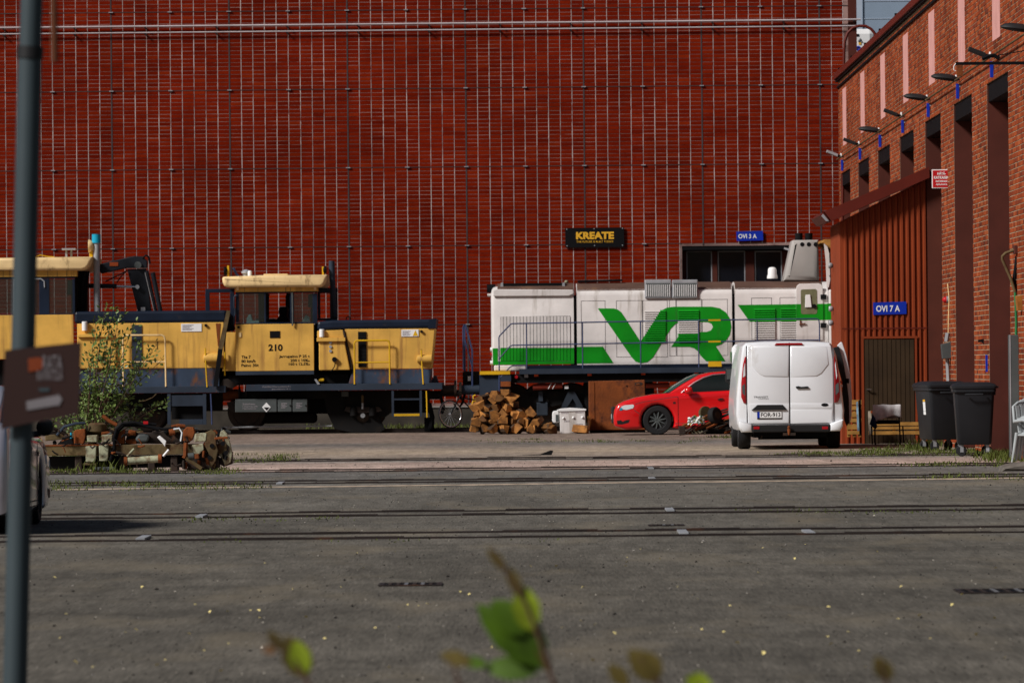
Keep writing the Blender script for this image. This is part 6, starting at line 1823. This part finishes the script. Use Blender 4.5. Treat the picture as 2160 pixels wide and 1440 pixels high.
for k in range(26):
    x, y = rj.uniform(386, 486), rj.uniform(905, 985)
    dd = JD + rj.uniform(-0.2, 0.1)
    mt = rj.choice([m_oily, m_black, m_rustpart, m_beam, m_oily])
    L_ = rj.uniform(5, 16)
    tb(jk, 'loose_rod', [(x, y, dd), (x + rj.uniform(-4, 4), y + L_, dd)], dd, rj.uniform(0.012, 0.03), mt, 7)
# ------------------------------------------------------------------ wheelie bins
def make_bin():
    T = thing('wheelie_bin', 'x', 'bin', (0, 0, 0), 'dark grey wheelie bins by the workshop')
    # local: long side along x, origin under the centre
    lx0, ly0, lx1, ly1 = 0.52, 0.30, 0.62, 0.365
    def ring(hx, hy, z, r=0.06):
        pts = []
        for sx, sy, a0 in ((1, 1, 0), (-1, 1, 90), (-1, -1, 180), (1, -1, 270)):
            for k in range(4):
                a = math.radians(a0 + k * 30)
                pts.append((sx * (hx - r) + r * math.cos(a), sy * (hy - r) + r * math.sin(a), z))
        return pts
    b = MB()
    rs_ = [ring(lx0 - .02, ly0 - .02, 0.19), ring(lx0, ly0, 0.22), ring(lx1 - .01, ly1 - .01, 1.03), ring(lx1 + .03, ly1 + .02, 1.04), ring(lx1 + .03, ly1 + .02, 1.09)]
    n = 16
    vs = [p for r in rs_ for p in r]
    fs = [tuple(reversed(range(n)))] + [(k * n + i, k * n + (i + 1) % n, (k + 1) * n + (i + 1) % n, (k + 1) * n + i) for k in range(len(rs_) - 1) for i in range(n)] + [tuple(range((len(rs_) - 1) * n, len(rs_) * n))]
    b.add(vs, fs)
    b.build('body', m_bin, T, smooth=40)
    rs_ = [ring(lx1 + .045, ly1 + .035, 1.092), ring(lx1 + .05, ly1 + .04, 1.13), ring(lx1 + .01, ly1 + .0, 1.165), ring(lx1 - .12, ly1 - .1, 1.195)]
    vs = [p for r in rs_ for p in r]
    fs = [tuple(reversed(range(n)))] + [(k * n + i, k * n + (i + 1) % n, (k + 1) * n + (i + 1) % n, (k + 1) * n + i) for k in range(len(rs_) - 1) for i in range(n)] + [tuple(range((len(rs_) - 1) * n, len(rs_) * n))]
    lid = MB().add(vs, fs).build('lid', m_bin, T, smooth=40)
    for s in (-0.4, 0.4):
        MB().box(s - .05, s + .05, -ly1 - .07, -ly1 - .041, 1.1, 1.13).build('lid_grip', m_plast, lid)
    for k in range(12):
        x = -lx1 + 0.06 + k * (2 * lx1 - .12) / 11
        MB().box(x - .012, x + .012, -ly1 - .012, -ly1 + .005, 0.985, 1.035).build('rim_rib', m_bin, T)
    for sx in (-1, 1):
        for sy in (-1, 1):
            c = Vector((sx * 0.42, sy * 0.23, 0.085))
            w_ = MB().lathe([(0.02, -.025), (0.075, -.025), (0.085, -.015), (0.085, .015), (0.075, .025), (0.02, .025)], c, (1, 0.25 * sx, 0), 18).build('wheel', m_rubber, T, smooth=40)
            MB().box(c.x - .035, c.x - .028, c.y - .03, c.y + .03, .07, .2).box(c.x + .028, c.x + .035, c.y - .03, c.y + .03, .07, .2).box(c.x - .028, c.x + .028, c.y - .035, c.y + .035, .175, .195).build('caster_fork', m_zinc, w_)
        MB().tube([(sx * (lx1 + .035), -0.16, 1.0), (sx * (lx1 + .09), -0.15, 1.0), (sx * (lx1 + .09), 0.15, 1.0), (sx * (lx1 + .035), 0.16, 1.0)], 0.016, 8).build('handle', m_bin, T, smooth=50)
    return T
binA = make_bin()
binB = copy_tree(binA)
dA = 87.9
binA.location = (W(2057, 900, dA)[0], dA + 0.3, 0)
binA.rotation_euler = (0, 0, math.radians(87))
binA.scale = (0.95, 0.9, 1.0)
tag(binA, 'nearer dark grey wheelie bin, standing closest to the white stacked chairs')
dB = 94.2
binB.location = (W(1966, 900, 93.6)[0] + 0.21, dB + 0.1, 0)
binB.rotation_euler = (0, 0, math.radians(99))
binB.scale = (0.95, 0.94, 1.0)
tag(binB, 'farther dark grey wheelie bin with a pale sticker on its side')
# the sticker sits on the bin's long side: made a part of that bin
q = MB()
hx = -0.1
for (z0, z1, mi) in ((0.62, 0.68, 0), (0.685, 0.84, 0), (0.845, 0.88, 1)):
    def yy_(z): return (0.30 + (0.355 - 0.30) * (z - 0.22) / 0.81) + 0.004
    q.add([(hx - .09, yy_(z0), z0), (hx + .09, yy_(z0), z0), (hx + .09, yy_(z1), z1), (hx - .09, yy_(z1), z1)], [(0, 1, 2, 3)], mi)
st_ = q.build('sticker', [m_wht, m_gold], binA)
st_.parent = binB

# ------------------------------------------------------------------ stacked white garden chairs at the right edge
def make_chair():
    m_chairw = M('greyed_white_plastic', (0.36, 0.39, 0.40), 0.5, var=0.15)
    T = thing('plastic_chair', 'x', 'chair', (0, 0, 0), 'white plastic chairs in the stack')
    MB().box(-0.24, 0.22, -0.24, 0.24, 0.40, 0.43).build('seat', m_chairw, T, bev=0.015)
    for k in range(5):
        y = -0.18 + k * 0.09
        MB().add([(-0.25, y - .028, .43), (-0.25, y + .028, .43), (-0.33, y + .03, .86), (-0.33, y - .03, .86), (-0.23, y - .028, .43), (-0.23, y + .028, .43), (-0.31, y + .03, .86), (-0.31, y - .03, .86)], [(0, 1, 2, 3), (4, 7, 6, 5), (0, 3, 7, 4), (1, 5, 6, 2)]).build('back_slat', m_chairw, T)
    MB().tube([(-0.29, -0.25, .6), (-0.335, -0.24, .84), (-0.345, -0.15, .9), (-0.35, 0, .92), (-0.345, .15, .9), (-0.335, .24, .84), (-0.29, .25, .6)], 0.022, 8).build('back_frame', m_chairw, T, smooth=60)
    for sy in (-1, 1):
        MB().tube([(-0.27, sy * .26, .62), (0.0, sy * .29, .64), (0.2, sy * .28, .62), (0.24, sy * .27, .5)], 0.024, 8).build('armrest', m_chairw, T, smooth=60)
        MB().tube([(0.24, sy * .27, .56), (0.23, sy * .26, .4), (0.27, sy * .28, 0.0)], [0.022, .03, .02], 8).build('leg', m_chairw, T, smooth=60)
        MB().tube([(-0.24, sy * .24, .45), (-0.28, sy * .26, .2), (-0.33, sy * .27, 0.0)], [0.03, .026, .02], 8).build('leg', m_chairw, T, smooth=60)
    return T
ch0 = make_chair()
for k in range(5):
    c = ch0 if k == 0 else copy_tree(ch0)
    c.location = (W(2190, 900, 82.0)[0] + k * 0.06, 81.9 + k * 0.03, k * 0.03)
    c.rotation_euler = (0, -0.02 * k, math.radians(-62))
    c['label'] = ['leftmost white plastic chair of the nested stack at the right edge', 'second white plastic chair from the left in the nested stack', 'middle white plastic chair of the nested stack at the right edge', 'fourth white plastic chair from the left in the nested stack', 'last white plastic chair of the nested stack, cut by the right edge'][k]

# ------------------------------------------------------------------ chair with a blanket by the boarded door, pallets
CD = 101.3
fc = thing('metal_chair', 'thin legged metal chair standing in front of the boarded brown door', 'chair', P3(1870, 935, CD))
for pts in ([(1846, 939, CD), (1845, 895, CD), (1845, 860, CD + 0.05)], [(1899, 938, CD), (1897, 895, CD), (1895, 858, CD + 0.05)]):
    tb(fc, 'leg', pts, CD, 0.014, m_blk)
for pts in ([(1840, 936, CD + 0.35), (1838, 898, CD + 0.35)], [(1906, 934, CD + 0.35), (1904, 898, CD + 0.35)]):
    tb(fc, 'leg', pts, CD, 0.014, m_blk)
tb(fc, 'back_rail', [(1845, 860), (1848, 855.5), (1892, 855), (1895, 859)], CD + 0.05, 0.014, m_blk)
bx(fc, 'seat', (1847, 886, 1899, 894), CD - 0.02, CD + 0.4, m_blk, 0.02)
bk_ = thing('blanket', 'grey blanket hanging over the back of the metal chair', 'blanket', P3(1870, 888, CD))
bq = MB()
NX = 22
rows_b = []
for j in range(9):
    t = j / 8
    row = []
    for i in range(NX):
        s = i / (NX - 1)
        px = 1841 + s * 59 + (1.5 * t if s > .5 else -1.0 * t)
        fold = math.sin(s * 19) * 0.018 + math.sin(s * 9 + 1) * 0.02
        bot = 884 + 3 * math.sin(s * 7) - 6 * s + (3 if s < 0.15 else 0)
        py = 853.5 + (bot - 853.5) * t
        row.append(P3(px, py, CD - 0.03 + fold * t - 0.03 * min(1, t * 3)))
    rows_b.append(row)
top = []
for i in range(NX):
    s = i / (NX - 1)
    top.append(P3(1841 + s * 59, 853.2 + 0.6 * math.sin(s * 12), CD + 0.12))
back = [p + Vector((0, 0.02, -0.25)) for p in top]
allr = [back, top] + rows_b
bq.add([p for r in allr for p in r], [(j * NX + i, j * NX + i + 1, (j + 1) * NX + i + 1, (j + 1) * NX + i) for j in range(len(allr) - 1) for i in range(NX - 1)])
o = bq.build('cloth', m_cloth, bk_, smooth=80)
mo = o.modifiers.new('thickness', 'SOLIDIFY'); mo.thickness = 0.012
sb = thing('blue_bag', 'dark blue cloth hanging at the left side of the metal chair', 'cloth', P3(1842, 905, CD))
MB().layers([W(*p, CD - 0.05) for p in ((1840, 872), (1846, 880), (1851, 900), (1846, 906), (1838, 899), (1833, 894))], [(CD - 0.1, 0.03), (CD - 0.08, 0.005), (CD, 0.01), (CD + 0.04, 0.04)]).build('folds', m_bluecloth, sb, smooth=60)
def pallet(label, px0, py0, px1, py1, d, n, mat=m_plank, vertical=True):
    T = thing('wooden_pallet', label, 'pallet', P3((px0 + px1) / 2, py1, d), 'wooden pallets by the boarded door')
    st = (py1 - py0) / n
    for k in range(n):
        bx(T, 'plank', (px0 + (k % 2) * .6, py0 + k * st, px1 - (k % 3) * .5, py0 + k * st + st * (0.62 if k % 2 else 0.78)), d, d + 0.02, mat)
    for a in (px0 + 1, (px0 + px1) / 2 - 3, px1 - 7):
        bx(T, 'block', (a, py0 + 0.5, a + 6, py1), d + 0.021, d + 0.12, mat)
    return T
pallet('upright wooden pallet standing against the cladding right beside the open van door', 1786, 843, 1817, 921, 102.6, 6)
pallet('low wooden pallet lying behind the metal chair in front of the door', 1832, 890, 1940, 918, 102.3, 3)
bp = thing('blue_board', 'narrow pale blue board leaning on the upright pallet beside the van', 'board', P3(1809, 918, 102.2))
pp(bp, 'board', [(1806, 848), (1809.5, 846.5), (1812.5, 908), (1808.5, 909)], 102.25, 102.3, M('pale_blue_board', (0.22, 0.38, 0.5), 0.6, var=0.5, vs=8))
pp(bp, 'dark_edge', [(1810.5, 845), (1816, 841), (1817, 918), (1813, 918)], 102.31, 102.36, m_black)
hb = thing('hardboard_panel', 'pale panel leaning at the left of the metal chair', 'panel', P3(1834, 920, 101.9))
pp(hb, 'panel', [(1831, 867), (1837, 866), (1841, 912), (1833, 921)], 101.9, 101.94, M('pale_panel', (0.42, 0.36, 0.28), 0.7, var=0.4, vs=9))
pp(hb, 'orange_top', [(1836, 867), (1841, 865.5), (1842, 870), (1837, 871)], 101.86, 101.9 - .001, m_orangep)

# ------------------------------------------------------------------ stone block at the right edge
dcb = 75.8
o = MB().layers([W(*p, dcb) for p in ((2107, 995), (2112, 982), (2135, 976), (2168, 973), (2175, 996))], [(dcb - 0.25, 0.05), (dcb - 0.2, 0.01), (dcb + 0.2, 0.0), (dcb + 0.35, 0.06)]).build('stone_block', M('worn_block', (0.13, 0.115, 0.10), 0.9, var=0.35, vs=5), smooth=30)
tag(o, 'low worn concrete block lying at the right edge in front of the bins', 'concrete block')

# ------------------------------------------------------------------ small black flat debris on the tracks
for px, py, w, lab in ((1128, 960, 0.32, 'thin dark strip of rubber lying across the far rails at centre'),):
    d = gy(py, px)
    p = P3(px, py, d)
    o = MB().layers([(p.x - w, 0.004), (p.x + w * .3, 0.02), (p.x + w * .85, 0.085), (p.x + w, 0.075), (p.x + w * .9, 0.004)], [(d - 0.05, 0.004), (d + 0.05, 0.0)]).build('rubber_strip', m_black)
    tag(o, lab, 'debris')

# ------------------------------------------------------------------ leaves, twigs
def leaf_geo(c, n_, axis, L, wd, fold=0.25):
    """one pointed leaf with a fold along its rib"""
    axis = axis.normalized()
    side = axis.cross(n_)
    side = side.normalized() if side.length > 1e-5 else axis.orthogonal().normalized()
    nn = side.cross(axis)
    prof = ((0.0, 0.0), (0.25, 0.8), (0.55, 1.0), (0.82, 0.6), (1.0, 0.0))
    vs = []
    for t, w in prof:
        base = c + axis * (L * t) + nn * (-0.12 * L * t * t)
        vs += [base, base + side * (wd * w * 0.5) + nn * fold * wd * w * 0.5, base - side * (wd * w * 0.5) + nn * fold * wd * w * 0.5]
    fs = []
    for k in range(len(prof) - 1):
        a, b_ = 3 * k, 3 * k + 3
        fs += [(a, b_, b_ + 1, a + 1), (a, a + 2, b_ + 2, b_)]
    return vs, fs
def rvec(r):
    while True:
        v = Vector((r.uniform(-1, 1), r.uniform(-1, 1), r.uniform(-1, 1)))
        if 0.05 < v.length < 1:
            return v.normalized()

# sapling among the machine parts at the left
SD = 90.5
r5 = random.Random(21)
sp = thing('sapling', 'leafy green sapling growing behind the rusty machine frame', 'tree', (W(190, 960, SD)[0], SD, 0))
base = Vector((W(190, 960, SD)[0], SD, 0))
tips = [(222, 640), (236, 655), (258, 648), (285, 680), (205, 668), (262, 700), (300, 722), (332, 722), (318, 742), (345, 758), (300, 770), (290, 800), (265, 745), (240, 690), (210, 720), (228, 742), (250, 770), (185, 740), (200, 770), (170, 800), (215, 800), (240, 815), (262, 835), (180, 845), (160, 860), (140, 830), (205, 850), (235, 860), (290, 852), (335, 850), (352, 846), (130, 870), (110, 860), (95, 880), (175, 880), (215, 885), (150, 885), (255, 870), (125, 800), (150, 770), (280, 830), (190, 815), (225, 765)]
st_mb, lf = MB(), MB()
for (tx_, ty_) in tips:
    dd = SD + r5.uniform(-0.55, 0.55)
    tip = P3(tx_ + r5.uniform(-4, 4), ty_, dd)
    j0 = base + Vector((r5.uniform(-.12, .12), r5.uniform(-.1, .1), 0))
    mid = j0.lerp(tip, 0.5) + Vector((r5.uniform(-.15, .1), r5.uniform(-.1, .1), 0.18))
    pts = []
    for k in range(9):
        t = k / 8
        pts.append(j0 * (1 - t) ** 2 + mid * 2 * t * (1 - t) + tip * t * t)
    st_mb.tube(pts, [0.013 * (1 - 0.8 * k / 8) for k in range(9)], 5)
    ln = sum((pts[k + 1] - pts[k]).length for k in range(8))
    nl = int(26 + ln * 19)
    for i in range(nl):
        t = 0.30 + 0.70 * (i / nl) ** 0.8
        f_ = min(t * 8, 7.999)
        k = int(f_)
        pos = pts[k].lerp(pts[k + 1], f_ - k)
        dr = (pts[k + 1] - pts[k]).normalized()
        tw = rvec(r5)
        a = (dr * 0.5 + tw * 0.9 + Vector((0, 0, 0.25))).normalized()
        off = tw * r5.uniform(0.0, 0.10 + 0.10 * (1 - t))
        vs, fs = leaf_geo(pos + off, rvec(r5) + Vector((0, -0.4, 0.9)), a, r5.uniform(0.055, 0.085), r5.uniform(0.03, 0.05))
        lf.add(vs, fs)
st_mb.build('trunk', m_twig, sp)
lfo = lf.build('crown', m_leafA, sp)

m_leafD = M('leaf_deep_green', (0.045, 0.088, 0.004), 0.5, var=0.4, vs=14)
m_leafE = M('leaf_olive_brown', (0.085, 0.062, 0.012), 0.7, var=0.3, vs=10)
# out-of-focus shoots right in front of the viewer
def shoot(label, stem, leaves, d):
    T = thing('foreground_shoot', label, 'plant', (P3(*stem[0], d).x, d, 0), 'blurred shoots in front of the viewer')
    pts = [Vector((P3(*stem[0], d).x + 0.02, d, 0.0))] + [P3(*q, d) for q in stem]
    n = len(pts)
    MB().tube(pts, [0.006 - 0.004 * k / (n - 1) for k in range(n)], 6).build('stem', m_twig, T, smooth=60)
    for (x0, y0, x1, y1, wd, mt) in leaves:
        a, e = P3(x0, y0, d), P3(x1, y1, d)
        vs, fs = leaf_geo(a, Vector((0.15, -1, 0.35)), e - a, (e - a).length, wd, 0.22)
        MB().add(vs, fs).build('leaf', mt, T, smooth=60)
FD = 11.6
shoot('tall blurred shoot with bright green leaves at the bottom centre', [(1172, 1450), (1152, 1390), (1132, 1330), (1112, 1280), (1088, 1232), (1064, 1198), (1034, 1156)],
      [(1150, 1412, 1010, 1268, 0.085, m_leafD), (1140, 1415, 1018, 1402, 0.055, m_leafD), (1146, 1408, 1062, 1282, 0.095, m_leafD), (1122, 1335, 1098, 1228, 0.062, m_leafB), (1110, 1340, 1040, 1262, 0.07, m_leafD), (1128, 1330, 1092, 1268, 0.05, m_leafB), (1100, 1262, 1070, 1192, 0.030, m_leafE), (1068, 1206, 1028, 1152, 0.024, m_leafE), (1165, 1430, 1128, 1335, 0.024, m_leafE)], FD)
shoot('low blurred brown shoot left of the tall green shoot', [(972, 1450), (960, 1412), (944, 1384)], [(996, 1398, 928, 1376, 0.035, m_leafE), (1030, 1402, 968, 1390, 0.030, m_leafD)], FD)
shoot('blurred olive shoot at the bottom left of centre', [(655, 1450), (640, 1420), (620, 1390), (590, 1365), (565, 1340)],
      [(648, 1432, 604, 1338, 0.068, m_leafE), (640, 1428, 624, 1346, 0.05, m_leafB), (596, 1372, 566, 1328, 0.028, m_leafE), (584, 1374, 552, 1366, 0.020, m_leafC)], FD)
shoot('blurred dark green shoot at the bottom right of centre', [(1395, 1450), (1375, 1420), (1350, 1385)], [(1390, 1440, 1328, 1366, 0.060, m_leafE), (1392, 1430, 1362, 1370, 0.04, m_leafE), (1325, 1448, 1284, 1398, 0.038, m_leafE)], FD)
shoot('single pale green blurred leaf tip at the bottom edge', [(1476, 1460), (1475, 1440)], [(1468, 1460, 1478, 1416, 0.06, m_leafB)], FD)
shoot('small brown blurred shoot toward the bottom right corner', [(1872, 1455), (1866, 1425), (1856, 1392)], [(1872, 1436, 1848, 1382, 0.040, m_leafE), (1870, 1438, 1872, 1392, 0.03, m_leafE)], FD)

# ------------------------------------------------------------------ signpost in front at the left
PD = 20.0
sg = thing('signpost', 'blurred grey steel post with brown direction sign close to the viewer at left', 'signpost', (W(30, 1500, PD)[0], PD, 0))
top, low = P3(68, -60, PD), P3(63, 110, PD)
bot = P3(32, 1440, PD)
gnd = bot + (bot - low) * (bot.z / (low.z - bot.z))
MB().cyl(low, top + (top - low) * 0.8, 0.041, 0.041, n=24).build('upper_post', m_pole, sg, smooth=60)
MB().cyl(gnd, low, 0.044, 0.044, n=24).build('lower_post', m_pole, sg, smooth=60)
MB().cyl(P3(64, 98, PD), P3(62.5, 124, PD), 0.049, n=24).build('collar', m_plast, sg, smooth=60)
m_signorange = M('dim_orange_print', (0.17, 0.03, 0.006), 0.7)
m_signprint = M('dim_grey_print', (0.17, 0.155, 0.165), 0.7)
pn = MB().pprism([(10, 739), (60, 733), (171, 721), (166, 873), (60, 892), (2, 905)], PD - 0.075, PD - 0.055).build('panel', m_brownsign, sg)
pp(pn, 'orange_emblem', [(59, 756), (82, 753), (91, 758), (91, 774), (82, 781), (60, 784)], PD - 0.079, PD - 0.0755, m_signorange)
tx(pn, 'RATA', (90, 749, 131, 781), PD - 0.08, m_signprint, 0.0)
tx(pn, 'RAVINTOLA', (78, 781, 132, 802), PD - 0.08, m_signprint, 0.0)
bx(pn, 'small_print', (82, 818, 104, 825), PD - 0.079, PD - 0.0755, m_pole)
pp(pn, 'arrow', [(55, 846), (122, 833), (122, 829), (131, 842), (123, 857), (122, 854), (57, 865)], PD - 0.079, PD - 0.0755, m_signprint)
for py in (760, 860):
    MB().pbox(10, py, 90, py + 8, PD - 0.054, PD - 0.044).build('clamp', m_zinc, sg)
hs = thing('hanging_strap', 'blurred orange-brown strap hanging beside the grey post at the top left', 'strap', P3(114, 132, 17))
tb(hs, 'strap', [(112, -40), (113, 20), (114, 60), (115, 130)], 17, [0.008, 0.010, 0.011, 0.011], M('strap_brown', (0.10, 0.032, 0.012), 0.8), 8)

# ------------------------------------------------------------------ ground litter: grass, stones, fallen leaves
gr = MB()
rg_ = random.Random(77)
def tuft(px, py, n, h, spread=0.12, d=None):
    d = d or gy(py, px)
    c = P3(px, py, d)
    for i in range(n):
        x = c.x + rg_.gauss(0, spread)
        y = d + rg_.gauss(0, spread * 3)
        hh = h * rg_.uniform(0.5, 1.3)
        lx, ly = rg_.uniform(-.6, .6) * hh, rg_.uniform(-.5, .5) * hh
        w = rg_.uniform(0.004, 0.009) * (1.6 if h > 0.1 else 1.2)
        a = rg_.uniform(0, PI)
        dx, dy = math.cos(a) * w, math.sin(a) * w
        gr.add([(x - dx, y - dy, 0.001), (x + dx, y + dy, 0.001), (x + dx * .7 + lx * .4, y + dy * .7 + ly * .4, hh * .6), (x - dx * .7 + lx * .4, y - dy * .7 + ly * .4, hh * .6), (x + lx, y + ly, hh)], [(0, 1, 2, 3), (3, 2, 4)])
def strip(px0, px1, py0, py1, n, blades, h, spread=0.12):
    for k in range(n):
        tuft(rg_.uniform(px0, px1), rg_.uniform(py0, py1), blades, h * rg_.uniform(0.5, 1.3), spread)
strip(1640, 2130, 954, 962, 60, 22, 0.04)
strip(1800, 2150, 948, 958, 60, 22, 0.065)
strip(1890, 1990, 932, 950, 26, 18, 0.11)
strip(2080, 2165, 950, 975, 40, 28, 0.11)
strip(1900, 2120, 976, 984, 26, 16, 0.04)
strip(1950, 2160, 1000, 1012, 22, 12, 0.04)
strip(95, 500, 988, 1000, 60, 20, 0.05)
strip(95, 260, 975, 995, 70, 30, 0.16)
strip(100, 560, 1016, 1034, 60, 18, 0.035)
strip(485, 640, 958, 978, 30, 16, 0.05)
strip(420, 760, 1092, 1098, 14, 12, 0.022)
strip(1560, 2160, 1076, 1080, 26, 10, 0.018)
strip(420, 1200, 1138, 1142, 8, 8, 0.018)
strip(1000, 1500, 926, 934, 40, 14, 0.03)
strip(600, 1000, 898, 905, 60, 22, 0.12)
strip(640, 720, 898, 904, 26, 22, 0.26)
strip(820, 985, 892, 900, 90, 26, 0.30)
strip(1500, 1560, 918, 924, 12, 14, 0.05)
o = gr.build('grass', m_grass, base=(0, 0, 0))
tag(o, 'green grass and weeds growing in the rail grooves and along the walls', 'grass', kind='stuff')
b = MB()
r6 = random.Random(9)
OC = [Vector(v) for v in ((1, 0, 0), (-1, 0, 0), (0, 1, 0), (0, -1, 0), (0, 0, 1), (0, 0, -0.6))]
OF = [(0, 2, 4), (2, 1, 4), (1, 3, 4), (3, 0, 4), (2, 0, 5), (1, 2, 5), (3, 1, 5), (0, 3, 5)]
for i in range(5000):
    d = 25.5 + (r6.random() ** 1.5) * 66
    px = r6.uniform(-60, 2220)
    x = (px - VX) / F * d
    s = r6.uniform(0.002, 0.005) * (1 + d / 70) * (1.9 if r6.random() < 0.05 else 1)
    q = Matrix.Rotation(r6.uniform(0, 6.28), 3, 'Z')
    b.add([q @ Vector((v.x * s * r6.uniform(.7, 1.4), v.y * s * r6.uniform(.7, 1.4), v.z * s * .8)) + Vector((x, d, s * 0.35)) for v in OC], OF)
o = b.build('loose_stones', m_stone, base=(0, 0, 0))
tag(o, 'small loose stones scattered over the asphalt', 'gravel', kind='stuff')
b = MB()
vs, fs = leaf_geo(Vector((-0.02, 0, 0)), Vector((0, 0, 1)), Vector((1, 0, 0)), 0.04, 0.032, 0.45)
lm = MB().add(vs, fs).build('fallen_leaf', m_yleaf, base=(0, 0, 0), smooth=60)
COL.objects.unlink(lm)
spots = [(1295, 1338), (1225, 1312), (618, 1244), (140, 1298), (287, 1331), (545, 1290), (842, 1325), (626, 1418), (1753, 1361), (2008, 1278), (1748, 1283), (1555, 1359), (1790, 1336), (1322, 1187), (1320, 1196), (1460, 1258), (1350, 1160), (720, 1240), (480, 1292), (443, 1293), (527, 1290), (645, 1304), (882, 1280), (860, 1278), (990, 1256), (1960, 1092), (2010, 1092), (1940, 1300), (1600, 1210), (1700, 1150), (1850, 1165), (1230, 1240), (1430, 1240), (300, 1240), (200, 1225), (160, 1400), (350, 1395), (430, 1376), (1610, 1380), (1665, 1300), (2060, 1340), (2120, 1390), (1480, 1330), (790, 1328), (1180, 1205), (560, 1190), (1900, 1240), (2100, 1200), (1250, 1395), (100, 1180), (60, 1150), (413, 1278), (766, 1200), (1119, 1196), (1472, 1266), (1825, 1410), (128, 1348), (481, 1360), (834, 1166), (1187, 1326), (1540, 1280), (1893, 1308), (196, 1410), (549, 1306), (902, 1276), (1255, 1320), (1608, 1158), (1961, 1350), (264, 1336), (617, 1396), (970, 1250), (1323, 1178), (1676, 1180), (2029, 1256), (332, 1406), (685, 1350), (1038, 1368), (1391, 1180), (1744, 1346), (2097, 1306), (400, 1340), (753, 1168), (1106, 1350), (1459, 1326), (1812, 1376), (115, 1220), (468, 1418), (821, 1410), (1174, 1196), (1527, 1336)]
for i, (px, py) in enumerate(spots):
    c = lm.copy()
    COL.objects.link(c)
    p = P3(px, py, gy(py, px))
    c.location = (p.x, p.y, 0.012)
    c.rotation_euler = (r6.uniform(-0.5, 0.5), r6.uniform(-0.7, 0.7), r6.uniform(0, 6.28))
    s = r6.uniform(0.35, 0.8)
    c.scale = (s, s, s)
    tag(c, 'small yellow fallen leaf lying on the foreground asphalt', 'leaf', 'yellow leaves on the asphalt')
bpy.data.objects.remove(lm)
